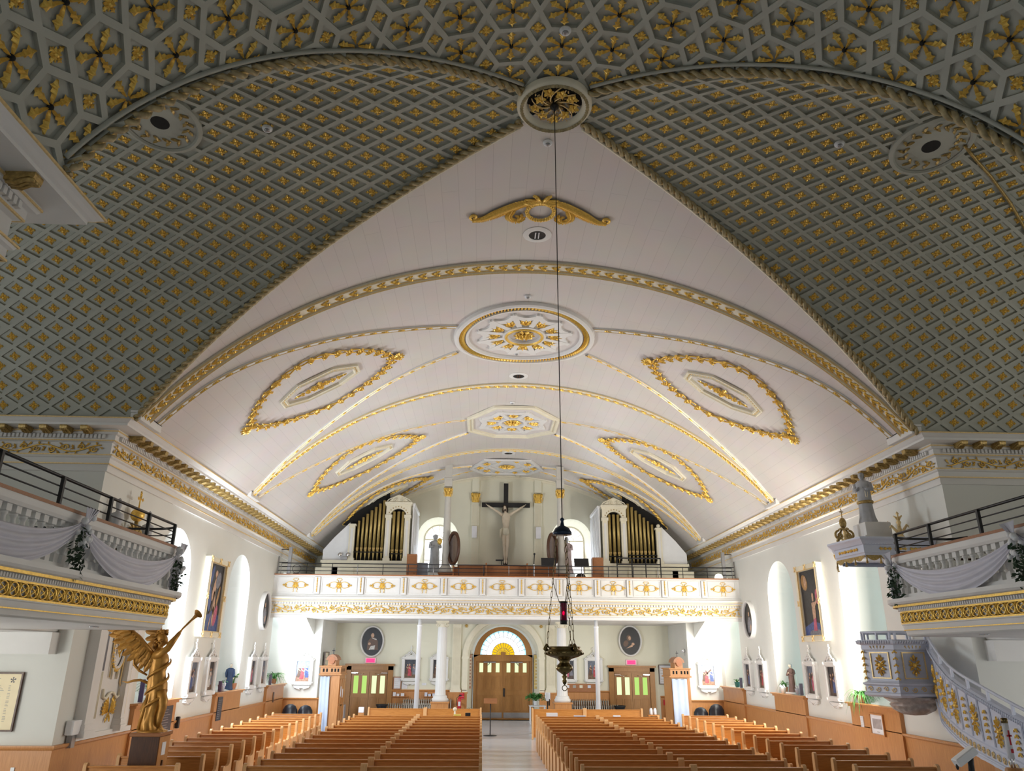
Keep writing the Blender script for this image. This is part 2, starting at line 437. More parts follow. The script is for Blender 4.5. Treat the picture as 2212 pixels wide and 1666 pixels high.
def in_view(p):
    d = Vector(p)-cam_pos; z = d.dot(fw)
    if z < 0.5: return None
    x = 1106+F_PX*d.dot(rt)/z; y = 833-F_PX*d.dot(up)/z
    return (x, y, z) if -30 < x < 2242 and -30 < y < 1696 else None
MED = {'left': (6.50, 10.42), 'right': (6.55, 10.35)}
for side in ('left', 'right'):
    sg = -1 if side == 'left' else 1
    o, spots = build_transept(side, 'ceiling_transept_'+side); TRAN[side] = o
    lst = []
    for cx, cs in spots:
        y, z, xg, ty, tz = tran_at(cs); P = Vector(tran_pt(sg*cx, cs, -0.044))
        if math.hypot(cx-MED[side][0], y-MED[side][1]) < 0.72: continue
        M = frame_at(P, (1, 0, 0), (0, -ty, -tz))
        v = in_view(P); lst.append((v[2] if v else 999, M))
    lst.sort(key=lambda t: t[0])
    fm = None; rest = MB()
    for i, (q, M) in enumerate(lst):
        if i < 100:
            if fm is None:
                fl = FLO.build('floret', GOLD, o); fm = fl
            else:
                fl = fm.copy(); COL.objects.link(fl); fl.parent = o
            fl.matrix_local = M
        elif q < 900:
            rest.merge(FLO, lambda p: M @ Vector(p))
    rs = rest.build('floret_field', GOLD, o); rs['kind'] = 'stuff'

# ---- chancel vault with hexagon coffers
HA, HB, HC = 0.735, 0.632, 0.40     # column pitch (arc), row pitch, flat edge
def hex_rosette():
    m = MB()
    for k in range(6): m.leaf((0.03*cos(pi/6+k*pi/3), 0.03*sin(pi/6+k*pi/3), 0.012), pi/6+k*pi/3, 0.245, 0.13, 0.05)
    return m
HEXR = hex_rosette()
def build_chancel():
    m = MB(); hexs = []; dias = []
    f = lambda p: groin_near((RC)*sin(min(1.5, max(-1.5, p[0]/RC))))-p[1]+0.10
    UM = RC*asin(CH/RC)
    g1 = lambda p: UM-p[0]; g2 = lambda p: p[0]+UM
    for c in range(-11, 12):
        for r in range(-20, 6):
            cu = c*HA; cy = 7.93+r*HB
            if cy < -7.2: continue
            hx = [(cu+HA/2, cy), (cu+HC/2, cy+HB/2), (cu-HC/2, cy+HB/2), (cu-HA/2, cy), (cu-HC/2, cy-HB/2), (cu+HC/2, cy-HB/2)]
            k = 0.885; hi = [(cu+(x-cu)*k, cy+(y-cy)*k) for x, y in hx]
            du, dy = cu+HA/2, cy+HB/2; q = (HA-HC)/2
            dd = [(du+q, dy), (du, dy+HB/2), (du-q, dy), (du, dy-HB/2)]
            k = 0.72; di = [(du+(x-du)*k, dy+(y-dy)*k) for x, y in dd]
            for O, I, dep, bag, ctr in ((hx, hi, 0.05, hexs, (cu, cy)), (dd, di, 0.04, dias, (du, dy))):
                ok = False
                for fc in coffer_faces(O, I, dep):
                    p = fc
                    for h in (f, g1, g2):
                        p = clip(p, h)
                        if len(p) < 3: break
                    if len(p) >= 3:
                        ok = True; vs = [chan_pt(*q2) for q2 in p]; m.add(vs[::-1], [tuple(range(len(vs)))])
                if ok and f((ctr[0], ctr[1])) > -0.10 and abs(ctr[0]) < UM-.15: bag.append(ctr)
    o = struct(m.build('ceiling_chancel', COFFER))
    proto = {}
    for nm, bag, src, dep in (('rosette', hexs, HEXR, 0.05), ('floret', dias, FLO, 0.04)):
        first = None
        for (u, y) in bag:
            P = Vector(chan_pt(u, y, -dep+.001)); 
            if not in_view(P): continue
            t = u/RC; M = frame_at(P, (cos(t), 0, -sin(t)), (0, -1, 0))
            near_edge = f((u, y)) < 0.33
            if near_edge:      # cut rosettes against the groin moulding
                mm = MB()
                for fc in src.f:
                    poly = [(u+src.v[i][0], y-src.v[i][1], src.v[i][2]) for i in fc]; poly = clip(poly, lambda p: f(p)-0.17)
                    if len(poly) >= 3: mm.add([M @ Vector((p[0]-u, y-p[1], p[2])) for p in poly], [tuple(range(len(poly)))])
                if mm.f: mm.build(nm, GOLD, o)
                continue
            if first is None: ob = src.build(nm, GOLD, o); first = ob
            else: ob = first.copy(); COL.objects.link(ob); ob.parent = o
            ob.matrix_local = M
            if nm == 'rosette':
                if 'btn' not in proto:
                    b = MB().bead((0, 0, 0.02), 0.036, 0.045, n=8).build('button', DARKIN, ob); proto['btn'] = b
                else:
                    b = proto['btn'].copy(); COL.objects.link(b); b.parent = ob
    return o
ceil_ch = build_chancel()

# ---- rope mouldings along the groins
def rope(path, r, pitch=0.34):
    """two strands twisted round each other"""
    m = MB(); pts = [Vector(p) for p in path]; N = len(pts); A = []; B = []; s = 0
    for i, p in enumerate(pts):
        a = pts[max(0, i-1)]; b = pts[min(N-1, i+1)]; t = (b-a).normalized()
        if i: s += (p-pts[i-1]).length
        u = t.cross(Vector((0, 0, 1))).normalized(); w = t.cross(u); an = 2*pi*s/pitch
        o = u*cos(an)+w*sin(an); A.append(p+o*r*.55); B.append(p-o*r*.55)
    m.tube(A, r*.52, 5, 0); m.tube(B, r*.52, 5, 0); m.tube(pts, r*.45, 5, 1)
    return m
def densify(fn, a, b, step):
    pts = [fn(a+(b-a)*i/400) for i in range(401)]; out = [pts[0]]; acc = 0
    for p, q in zip(pts, pts[1:]):
        acc += (Vector(q)-Vector(p)).length
        if acc >= step: out.append(q); acc = 0
    out.append(pts[-1]); return out
for i, (sg, far) in enumerate(((-1, 1), (1, 1), (-1, 0), (1, 0))):
    if far: fn = lambda x: (sg*x, groin_far(x)-0.02, nave_z(x)-0.03)
    else: fn = lambda x: (sg*x, groin_near(x)+0.02, chan_z(x)-0.03)
    p = densify(fn, 0.52, NH-.02 if far else CH-.02, 0.035)
    o = struct(rope(p, 0.075).build('trim_%d' % (i+1), [ROPE, GOLDD]))
    # a slim gilded fillet runs beside the rope on the nave side
    q = densify((lambda x: (sg*x, groin_far(x)+0.11, nave_z(x)-0.02)) if far else (lambda x: (sg*x, groin_near(x)-0.12, chan_z(x)-0.02)), 0.52, NH-.05 if far else CH-.05, 0.12)
    MB().tube(q, 0.03, 5).build('fillet', CREAM if far else COFFER, o)

# ================================================================ walls
def arch_pts(c, hw, zs, rise, n=16):
    return [(c+hw*cos(pi-pi*i/n), zs+rise*sin(pi*i/n)) for i in range(n+1)]
def wall_arches(m, a0, a1, z0, ztop, ops, put, flip=False, samples=1):
    """flat wall in (a,z) with arched openings (centre, half width, sill, spring, rise)"""
    def quad(p, q, r, s):
        vs = [put(*p), put(*q), put(*r), put(*s)]
        m.add(vs[::-1] if flip else vs, [(0, 1, 2, 3)])
    cur = a0
    def plain(x0, x1):
        n = max(1, int((x1-x0)/0.5)) if samples else 1
        for i in range(n):
            p = x0+(x1-x0)*i/n; q = x0+(x1-x0)*(i+1)/n
            quad((p, z0), (q, z0), (q, ztop(q)), (p, ztop(p)))
    for c, hw, sill, zs, rise in sorted(ops):
        plain(cur, c-hw)
        if sill > z0: quad((c-hw, z0), (c+hw, z0), (c+hw, sill), (c-hw, sill))
        A = arch_pts(c, hw, zs, rise)
        for (p, zp), (q, zq) in zip(A, A[1:]): quad((p, zp), (q, zq), (q, ztop(q)), (p, ztop(p)))
        cur = c+hw
    plain(cur, a1)
def opening_outline(c, hw, sill, zs, rise): return [(c-hw, sill)]+arch_pts(c, hw, zs, rise)+[(c+hw, sill)]
def reveal(m, o1, o2, put1, put2, flip=False):
    A = [put1(*p) for p in o1]; B = [put2(*p) for p in o2]; n = len(A)
    for i in range(n):
        j = (i+1) % n; q = [A[i], A[j], B[j], B[i]]
        m.add(q if not flip else q[::-1], [(0, 1, 2, 3)])

NAVE_WIN = [(20.2, 1.12, 1.58, 4.66, 1.14), (25.75, 1.12, 1.58, 4.66, 1.14), (31.45, 1.12, 1.58, 4.66, 1.14)]
wn = 0
for side, sg in (('left', -1), ('right', 1)):
    m = MB()
    wall_arches(m, 15.8, 36.6, 0, lambda a: 7.4, NAVE_WIN, lambda a, z: (sg*9.0, a, z), flip=(sg > 0))
    for (c, hw, sill, zs, rise) in NAVE_WIN:
        o1 = opening_outline(c, hw, sill, zs, rise); o2 = opening_outline(c, 0.72, sill+.25, zs-.05, 0.80)
        reveal(m, o1, o2, lambda a, z: (sg*9.0, a, z), lambda a, z: (sg*10.05, a, z), flip=(sg < 0))
    struct(m.build('wall_'+side, WALL))
    for (c, hw, sill, zs, rise) in NAVE_WIN:
        wn += 1
        o2 = opening_outline(c, 0.72, sill+.25, zs-.05, 0.80)
        g = MB(); X = sg*10.06; g.add([(X, a, z) for a, z in o2], [tuple(range(len(o2)))])
        w = struct(g.build('window_%d' % wn, GL_BLUE if sg < 0 else GL_CYAN))
        fr = MB(); x1 = sg*10.03
        fr.tube([(x1, a, z) for a, z in o2], 0.05, 4, closed=True)
        fr.box(min(x1, x1-.04*sg), max(x1, x1-.04*sg), c-.025, c+.025, sill+.25, zs+.72)
        for zz in (sill+1.0, sill+1.75, sill+2.5, zs-.05): fr.box(min(x1, x1-.04*sg), max(x1, x1-.04*sg), c-.72, c+.72, zz-.025, zz+.025)
        fr.build('window_frame', WHITE, w)

# back wall
BY = 36.3
m = MB()
DOOR_OP = (0.0, 1.62, 0.0, 2.62, 1.55)
LOFT_OP = [(-3.2, 0.97, 6.0, 8.0, 0.97), (3.2, 0.97, 6.0, 8.0, 0.97)]
wall_arches(m, -9.2, 9.2, 0, lambda a: nave_z(min(8.34, abs(a)))+.12, [DOOR_OP]+LOFT_OP, lambda a, z: (a, BY, z))
for op in LOFT_OP:
    c = op[0]
    reveal(m, opening_outline(*op), opening_outline(c, 0.69, 6.05, 8.0, 0.69), lambda a, z: (a, BY, z), lambda a, z: (a, BY+.75, z), flip=True)
reveal(m, opening_outline(*DOOR_OP), opening_outline(0, 1.36, 0, 2.62, 1.36), lambda a, z: (a, BY, z), lambda a, z: (a, BY+.75, z), flip=True)
struct(m.build('wall_back', BACKWALL))
for op in LOFT_OP:
    wn += 1; c = op[0]; o2 = opening_outline(c, 0.69, 6.05, 8.0, 0.69)
    w = struct(MB().add([(a, BY+.76, z) for a, z in o2], [tuple(range(len(o2)))[::-1]]).build('window_%d' % wn, GL_WHITE))
    fr = MB(); fr.tube([(a, BY+.72, z) for a, z in o2], 0.05, 4, closed=True)
    fr.box(c-.02, c+.02, BY+.70, BY+.74, 6.05, 8.0); fr.box(c-.69, c+.69, BY+.70, BY+.74, 7.97, 8.03); fr.box(c-.69, c+.69, BY+.70, BY+.74, 7.0, 7.03)
    for an in (30, 60, 90, 120, 150): fr.tube([(c+.2*cos(math.radians(an)), BY+.72, 8+.2*sin(math.radians(an))), (c+.68*cos(math.radians(an)), BY+.72, 8+.68*sin(math.radians(an)))], 0.014, 4)
    fr.tube([(c+.2*cos(pi*i/12), BY+.72, 8+.2*sin(pi*i/12)) for i in range(13)], 0.014, 4)
    fr.build('window_frame', CREAM, w)
# stair blocks under the loft with sloping soffits
for side, sg in (('left', -1), ('right', 1)):
    m = MB(); x0, x1 = sorted((sg*9.05, sg*7.62)); m.box(x0, x1, 33.0, 36.35, 0, 4.1)
    xs0, xs1 = sorted((sg*9.02, sg*7.95))
    m.add([(xs0, 33.02, 3.45), (xs1, 33.02, 3.45), (xs1, 31.2, 4.08), (xs0, 31.2, 4.08), (xs0, 33.02, 4.1), (xs1, 33.02, 4.1)],
          [(0, 1, 2, 3), (0, 3, 4), (1, 5, 2), (3, 2, 5, 4), (0, 4, 5, 1)])
    struct(m.build('wall_stair_'+side, WALL))
# transept and chancel walls
m = MB(); q = lambda *p: m.add(p, [(0, 1, 2, 3)])
for sg in (-1, 1):
    q((sg*9.0, 15.8, 0), (sg*13.5, 15.8, 0), (sg*13.5, 15.8, 7.5), (sg*9.0, 15.8, 7.5))
    q((sg*13.5, 6.5, 0), (sg*13.5, 15.8, 0), (sg*13.5, 15.8, 11.6), (sg*13.5, 6.5, 11.6))
    q((sg*6.0, 6.85, -1), (sg*13.5, 6.85, -1), (sg*13.5, 6.85, 8.2), (sg*6.0, 6.85, 8.2))
struct(m.build('wall_transept', WALL))
m = MB()
for sg in (-1, 1):
    q((sg*6.0, -7, -1), (sg*6.0, 6.85, -1), (sg*6.0, 6.85, 7.5), (sg*6.0, -7, 7.5))
q((-6, -7, -1), (6, -7, -1), (6, -7, 11.6), (-6, -7, 11.6))
struct(m.build('wall_chancel', WALL))
struct(MB().add([(-13.6, -7.1, 0), (13.6, -7.1, 0), (13.6, 37.3, 0), (-13.6, 37.3, 0)], [(0, 1, 2, 3)]).build('floor', FLOOR))
# outer closing faces above the organ loft vault and behind the back wall openings are the wall itself

# ================================================================ entablature
PROF = [(0, 6.29), (.05, 6.29), (.05, 6.43), (.08, 6.45), (.08, 6.56), (.12, 6.58), (.14, 6.62), (.06, 6.635), (.06, 6.90), (.11, 6.92), (.14, 6.945), (.14, 7.05),
        (.20, 7.06), (.22, 7.08), (.22, 7.155), (.54, 7.155), (.54, 7.20), (.58, 7.22), (.62, 7.25), (.66, 7.275), (.66, 7.30), (.60, 7.31), (.25, 7.31)]
def along(path, offs, step, start=0.0, trim=0.0):
    """points every step along each straight run of the offset path: (pos, dir, normal)"""
    out = []
    for (a, b) in zip(path, path[1:]):
        d = Vector((b[0]-a[0], b[1]-a[1])); L = d.length; d.normalize(); n = Vector((d.y, -d.x))
        k = int((L-2*trim)/step); s0 = (L-k*step)/2
        for i in range(k+1):
            s = s0+i*step; out.append((Vector(a)+d*s+n*offs, d, n))
    return out
def bracket_mesh():
    m = MB()    # acanthus bracket: x along the wall, y outwards, z up; top at z=0
    side = [(0, -.09), (.10, -.105), (.16, -.075), (.24, -.055), (.29, -.075), (.30, -.03), (.30, 0), (0, 0)]
    n = len(side); vs = [(-.07, y, z) for y, z in side]+[(.07, y, z) for y, z in side]
    m.add(vs, [tuple(range(n)), tuple(range(2*n-1, n-1, -1))]+[(i, n+i, n+(i+1) % n, (i+1) % n) for i in range(n)])
    for k in (-1, 0, 1):
        m.tube([(k*.045, 0.02, -.10), (k*.048, .12, -.115), (k*.048, .2, -.08), (k*.04, .29, -.08)], [.025, .028, .024, .03], 5)
    return m
BRK = bracket_mesh()
def scroll_unit():
    """gilded rinceau unit in (x,z), length .6, height .22, relief towards +d (third coordinate)"""
    m = MB(); w = 0.015
    st = [(-.3+.6*i/14, .06*sin(-pi/2+pi*i/14)*1.2) for i in range(15)]
    m.tube([(x, z, .02) for x, z in st], w, 5)
    m.tube([(x, z, .025) for x, z in scroll_pts(-.10, .025, .075, 1.5, pi*1.1, -1, 16)], [w*(1-.3*i/16) for i in range(17)], 5)
    m.tube([(x, z, .025) for x, z in scroll_pts(.16, -.02, .07, 1.3, pi*.1, -1, 14)], [w*(1-.3*i/14) for i in range(15)], 5)
    for x, z, a, L in ((-.26, -.03, 2.0, .12), (-.20, -.06, 4.6, .08), (-.02, .04, .9, .11), (.04, .01, -.9, .11), (.22, .05, 1.9, .10), (.27, .03, -.4, .09), (.08, -.06, 4.0, .08), (-.14, .07, 1.2, .08), (-.10, .025, .6, .06), (-.10, .025, 2.7, .06), (-.10, .025, 4.8, .06)):
        m.leaf((x, z, .012), a, L, L*.62, .03)
    return m
SCR = scroll_unit()
def entablature(name, path, gild=True):
    o = struct(MB().sweep(PROF, path).build(name, TRIM))
    den = MB()
    for p, d, n in along(path, .14, 0.085, trim=0.05):
        for_b = [(p-d*.026), (p+d*.026), (p+d*.026+n*.06), (p-d*.026+n*.06)]
        den.add([(v.x, v.y, 6.965) for v in for_b]+[(v.x, v.y, 7.05) for v in for_b], [(3, 2, 1, 0), (4, 5, 6, 7), (0, 1, 5, 4), (1, 2, 6, 5), (2, 3, 7, 6), (3, 0, 4, 7)])
    den.build('dentil_band', TRIM, o)
    g = MB()
    for zz, of in ((6.935, .128), (6.62, .14), (6.44, .085), (7.285, .665), (7.115, .225)):
        pr = [(of-.012, zz-.012), (of+.012, zz-.012), (of+.012, zz+.012), (of-.012, zz+.012)]
        g.sweep(pr, path, cap=False)
    g.build('gilded_fillet', GOLDL, o)
    fz = MB()
    for i, (p, d, n) in enumerate(along(path, .062, 0.60, trim=0.30)):
        k = 1 if i % 2 == 0 else -1
        fz.merge(SCR, lambda v: (p.x+d.x*v[0]*1.0+n.x*v[2], p.y+d.y*v[0]+n.y*v[2], 6.768+k*v[1]))
    fz.build('gilded_frieze', GOLD, o)
    first = None
    for p, d, n in along(path, .22, 0.42, trim=0.25):
        if not in_view((p.x, p.y, 7.1)): continue
        if first is None: b = BRK.build('bracket', GOLDD, o); first = b
        else: b = first.copy(); COL.objects.link(b); b.parent = o
        b.matrix_local = Matrix(((d.x, n.x, 0, p.x), (d.y, n.y, 0, p.y), (0, 0, 1, 7.156), (0, 0, 0, 1)))
    return o
entablature('trim_5', [(-13.5, 15.8), (-9, 15.8), (-9, 36.28)])
entablature('trim_6', [(9, 36.28), (9, 15.8), (13.5, 15.8)])
entablature('trim_7', [(-6, -6.9), (-6, 6.85), (-13.5, 6.85)])
entablature('trim_8', [(13.5, 6.85), (6, 6.85), (6, -6.9)])

# ================================================================ wainscot
CAP = [(0, .97), (.06, .97), (.09, 1.0), (.10, 1.03), (.10, 1.05), (0, 1.05)]
def wains(m, path, top=1.0):
    k = top-1.0
    m.sweep([(0.001, 0), (.045, 0), (.045, .97+k), (0.001, .97+k)], path)
    m.sweep([(o, z+k) for o, z in CAP], path)
for side, sg in (('left', -1), ('right', 1)):
    m = MB()
    P = [(-13.5, 15.8), (-9, 15.8), (-9, 33.0), (-7.62, 33.0), (-7.62, 36.3), (-7.1, 36.3)]
    if sg > 0: P = [(-x, y) for x, y in reversed(P)]
    wains(m, P)
    o = struct(m.build('baseboard_'+side, WAINS))
    for c, hw, sill, zs, rise in NAVE_WIN:
        b = MB(); x0, x1 = sorted((sg*9.0, sg*8.90)); b.box(x0, x1, c-1.25, c+1.25, 0, 1.54)
        xa, xb = sorted((sg*9.0, sg*8.80)); b.box(xa, xb, c-1.34, c+1.34, 1.56, 1.60, bev=.008); xa, xb = sorted((sg*9.0, sg*8.85)); b.box(xa, xb, c-1.29, c+1.29, 1.50, 1.56)
        b.build('sill_box', WAINS, o)
m = MB()
for x0, x1 in ((-5.0, -1.64), (1.64, 4.85)): wains(m, [(x0, BY), (x1, BY)], 1.2)
struct(m.build('baseboard_back', WAINS))
# wooden box walls either side of the middle door
# ================================================================ vault ornaments (flat u,y,d space bent onto the nave vault)
NV = lambda p: nave_pt(p[0], p[1], p[2])
def smooth_path(ctrl, step):
    """Catmull-Rom through control points, resampled"""
    P = [Vector((a, b)) for a, b in ctrl]; P = [P[0]*2-P[1]]+P+[P[-1]*2-P[-2]]; raw = []
    for i in range(1, len(P)-2):
        for k in range(24):
            t = k/24; a, b, c, d = P[i-1], P[i], P[i+1], P[i+2]
            raw.append(0.5*((2*b)+(c-a)*t+(2*a-5*b+4*c-d)*t*t+(3*b-a-3*c+d)*t**3))
    raw.append(P[-2]); out = [raw[0]]; acc = 0
    for p, q in zip(raw, raw[1:]):
        acc += (q-p).length
        if acc >= step: out.append(q); acc = 0
    if (out[-1]-raw[-1]).length > 1e-6: out.append(raw[-1])
    return out
def frames(path):
    r = []
    for i, p in enumerate(path):
        d = (path[min(i+1, len(path)-1)]-path[max(i-1, 0)]).normalized(); r.append((p, d, Vector((-d.y, d.x))))
    return r
def strip(m, path, prof, mi=0):
    n = len(prof); vs = []
    for p, d, nn in frames(path):
        for w, dep in prof: q = p+nn*w; vs.append(NV((q.x, q.y, dep)))
    fs = [(i*n+k, i*n+k+1, (i+1)*n+k+1, (i+1)*n+k) for i in range(len(path)-1) for k in range(n-1)]
    m.add(vs, fs, mi)
def u_of(x): return nave_u(max(-NH+.02, min(NH-.02, x)))
def leaf_run(path, step, fn):
    g = MB(); acc = 0; k = 0
    fr = frames(path)
    for (p, d, n), (q, _, _) in zip(fr, fr[1:]):
        acc += (q-p).length
        if acc >= step: acc = 0; fn(g, p, math.atan2(d.y, d.x), n, k); k += 1
    return g.map(NV)
trim_n = 9
def big_rib(fy, w=0.22):
    global trim_n
    path = [Vector((u_of(x), fy(x))) for x in [-8.3+16.6*i/110 for i in range(111)]]
    m = MB(); strip(m, path, [(-w, 0), (-w, .05), (-w+.05, .075), (-w+.07, .03), (w-.07, .03), (w-.05, .075), (w, .05), (w, 0)])
    o = struct(m.build('trim_%d' % trim_n, CREAM)); trim_n += 1
    g = MB()
    for s in (-1, 1):
        for of, r in ((w-.005, .016), (w-.075, .018)): strip(g, path, [(s*of-r, .05 if of > .2 else .035), (s*of, .085 if of > .2 else .06), (s*of+r, .05 if of > .2 else .035)])
    g.build('gilded_bead', GOLDL, o)
    def fn(g, p, a, n, k):
        for s in (-1, 1): g.leaf((p.x, p.y, .035), a+s*.55*(1 if k % 2 else -1), .21, .10, .045)
        g.bead((p.x, p.y, .03), .035, .04, n=6)
    leaf_run(path, .17, fn).build('gilded_leaf_band', GOLD, o)
    return o
def thin_rib(ctrl, w=0.075):
    global trim_n
    path = smooth_path([(u_of(x), y) for x, y in ctrl], .14)
    m = MB(); strip(m, path, [(-w, 0), (-w, .035), (-w*.5, .05), (w*.5, .05), (w, .035), (w, 0)])
    o = struct(m.build('trim_%d' % trim_n, TRIM)); trim_n += 1
    g = MB()
    for s in (-1, 1): strip(g, path, [(s*w*.8-.012, .04), (s*w*.8, .06), (s*w*.8+.012, .04)])
    g.build('gilded_bead', GOLDL, o)
    def fn(g, p, a, n, k): g.leaf((p.x, p.y, .045), a, .19, .10, .035)
    leaf_run(path, .30, fn).build('gilded_leaf_band', GOLD, o)
rib = lambda y0, k: (lambda x: y0+k*abs(x/8.3)**3)
big_rib(rib(15.04, .45)); big_rib(rib(22.95, .55), .17); big_rib(rib(31.1, .85), .15)
for sg in (-1, 1):
    thin_rib([(sg*8.2, 16.05), (sg*6.8, 16.12), (sg*4.95, 16.88), (sg*3.3, 17.6), (sg*1.84, 18.1)])
    thin_rib([(sg*8.25, 23.5), (sg*6.0, 22.35), (sg*3.8, 20.95), (sg*1.86, 19.85)])
    thin_rib([(sg*8.25, 23.95), (sg*6.3, 25.2), (sg*4.6, 25.8), (sg*1.72, 26.42)])
    thin_rib([(sg*8.2, 31.75), (sg*6.5, 30.8), (sg*4.6, 29.9), (sg*1.72, 28.15)])
    thin_rib([(sg*8.2, 32.3), (sg*6.3, 32.4), (sg*4.2, 32.75), (sg*1.62, 33.65)], .06)
    thin_rib([(sg*8.2, 36.1), (sg*5.0, 35.7), (sg*3.2, 35.1), (sg*1.55, 34.5)], .06)
# moulding where the vault meets the back wall
pth = [Vector((u_of(-8.3+16.6*i/80), 36.22)) for i in range(81)]
m = MB(); strip(m, pth, [(-.12, 0), (-.10, .05), (-.02, .06), (.06, .14), (.08, .14)]); struct(m.build('trim_%d' % trim_n, CREAM)); trim_n += 1
# footings of the ribs on the cornice
for sg in (-1, 1):
    for yy, w in ((15.75, .52), (23.7, .5), (32.0, .45)):
        x0, x1 = sorted((sg*8.42, sg*8.2)); m = MB().box(x0, x1, yy-w, yy+w, 7.28, 7.46, bev=.01)
        m.box(min(x0, x1)-(.0), max(x0, x1), yy-w-.03, yy+w+.03, 7.43, 7.47); struct(m.build('trim_%d' % trim_n, TRIM)); trim_n += 1

def ring(m, pts, prof, mi=0):
    """closed moulding: pts list of (u,y) loop about its centre, prof (scale offset outward, d)"""
    n = len(prof); vs = []; N = len(pts)
    for i, p in enumerate(pts):
        a, b = Vector(pts[i-1]), Vector(pts[(i+1) % N]); p = Vector(p)
        d1 = (p-a).normalized(); d2 = (b-p).normalized(); n1 = Vector((d1.y, -d1.x)); n2 = Vector((d2.y, -d2.x)); mm = n1+n2; mm /= max(.3, mm.dot(n1))
        for w, dep in prof: q = p+mm*w; vs.append((q.x, q.y, dep))
    fs = [(i*n+k, i*n+k+1, ((i+1) % N)*n+k+1, ((i+1) % N)*n+k) for i in range(N) for k in range(n-1)]
    m.add(vs, fs, mi)
def ell(cu, cy, a, b, n=64): return [(cu+a*cos(2*pi*i/n), cy+b*sin(2*pi*i/n)) for i in range(n)]
def disc(m, pts, dep, mi=0):
    n = len(pts); cu = sum(p[0] for p in pts)/n; cy = sum(p[1] for p in pts)/n
    vs = [(p[0], p[1], dep) for p in pts]+[(cu+(p[0]-cu)*.5, cy+(p[1]-cy)*.5, dep) for p in pts]+[(cu, cy, dep)]
    m.add(vs, [(i, (i+1) % n, n+(i+1) % n, n+i) for i in range(n)]+[(n+i, n+(i+1) % n, 2*n) for i in range(n)], mi)
def star_web(m, cu, cy, ro, ri, nsp, a0, sx=1.0):
    """spokes with scalloped outer web, raised"""
    for k in range(nsp):
        a = a0+2*pi*k/nsp; b = a+2*pi/nsp; w = .07; t = Vector((cos(a), sin(a))); n = Vector((-t.y, t.x))
        P = [t*ri+n*w, t*ri-n*w, t*ro-n*w*1.3, t*ro+n*w*1.3]
        top = [(cu+p.x*sx, cy+p.y, .075) for p in P]; bot = [(cu+p.x*sx, cy+p.y, .0) for p in P]
        m.add(top+bot, [(0, 1, 2, 3), (0, 4, 5, 1), (1, 5, 6, 2), (2, 6, 7, 3), (3, 7, 4, 0)])
        N = 8; out = []; inn = []
        for i in range(N+1):
            an = a+(b-a)*i/N; sag = .16*ro*sin(pi*i/N)
            out.append(Vector((cos(an), sin(an)))*(ro*1.02-sag)); inn.append(Vector((cos(an), sin(an)))*(ro*.86-sag))
        for i in range(N):
            q = [out[i], out[i+1], inn[i+1], inn[i]]
            top = [(cu+p.x*sx, cy+p.y, .07) for p in q]; bot = [(cu+p.x*sx, cy+p.y, 0) for p in q]
            m.add(top+bot, [(0, 1, 2, 3), (0, 4, 5, 1), (2, 6, 7, 3)])
def acanthus_fan(g, u, y, a, s):
    for da, L in ((0, 1), (.45, .85), (-.45, .85), (.9, .6), (-.9, .6)): g.leaf((u, y, .03), a+da, s*L, s*.34, .06)
    g.bead((u, y, .03), s*.12, .06, n=7)
def rosette_big(g, u, y, r, rings=2, sx=1.0):
    for q in range(rings):
        n = 10 if q == 0 else 8; rr = r*(1 if q == 0 else .62)
        for k in range(n):
            a = 2*pi*k/n+q*.3; o = MB().leaf((0, 0, .03+.05*q), a, rr, rr*.5, .07); g.merge(o, lambda p: (u+p[0]*sx, y+p[1], p[2]))
    g.bead((u, y, .08), r*.2, .08)

def at_vault(name, u, y, label, cat, group=None):
    return empty(name, NV((u, y, 0)), 0, label, cat, group)
def part_nv(m, name, mt, root): return m.map(NV).build(name, mt, root, world=True)
# ---- round medallion of the first bay
R0 = at_vault('ceiling_medallion', 0, 18.86, 'large round vault medallion of twelve scalloped spokes with gilded rope rim', 'ceiling medallion')
m = MB(); C0 = ell(0, 18.86, 1.60, 1.66, 72)
ring(m, C0, [(.33, 0), (.33, .09), (.27, .12), (.22, .12), (.20, .06), (.16, .06)]); ring(m, C0, [(.02, .05), (.02, .10), (-.03, .10), (-.07, .04), (-.07, .01)])
part_nv(m, 'rim', TRIM, R0)
m = MB(); disc(m, C0, .012); part_nv(m, 'field', FIELD, R0)
m = MB()
for i in range(120):
    a = 2*pi*i/120; p = (1.71*cos(a), 18.86+1.77*sin(a)); m.leaf((p[0]-.06*cos(a), p[1]-.06*sin(a), .05), a+.5, .17, .075, .07, lobes=False)
part_nv(m, 'rope_rim', GOLD, R0)
m = MB(); star_web(m, 0, 18.86, 1.36, .56, 12, pi/12, .97); ring(m, ell(0, 18.86, .54, .56, 40), [(.06, 0), (.06, .10), (-.02, .11), (-.10, .10), (-.10, .02)]); part_nv(m, 'spoke_web', TRIM, R0)
m = MB(); ring(m, ell(0, 18.86, .50, .52, 40), [(-.045, .10), (-.02, .14), (.02, .14), (.045, .10)]); part_nv(m, 'inner_rim', GOLD, R0)
for k in range(12):
    m = MB(); a = 2*pi*k/12; acanthus_fan(m, .70*cos(a), 18.86+.72*sin(a), a, .36); part_nv(m, 'acanthus_spray', GOLD, R0)
m = MB(); rosette_big(m, 0, 18.86, .30); part_nv(m, 'rosette', GOLD, R0)
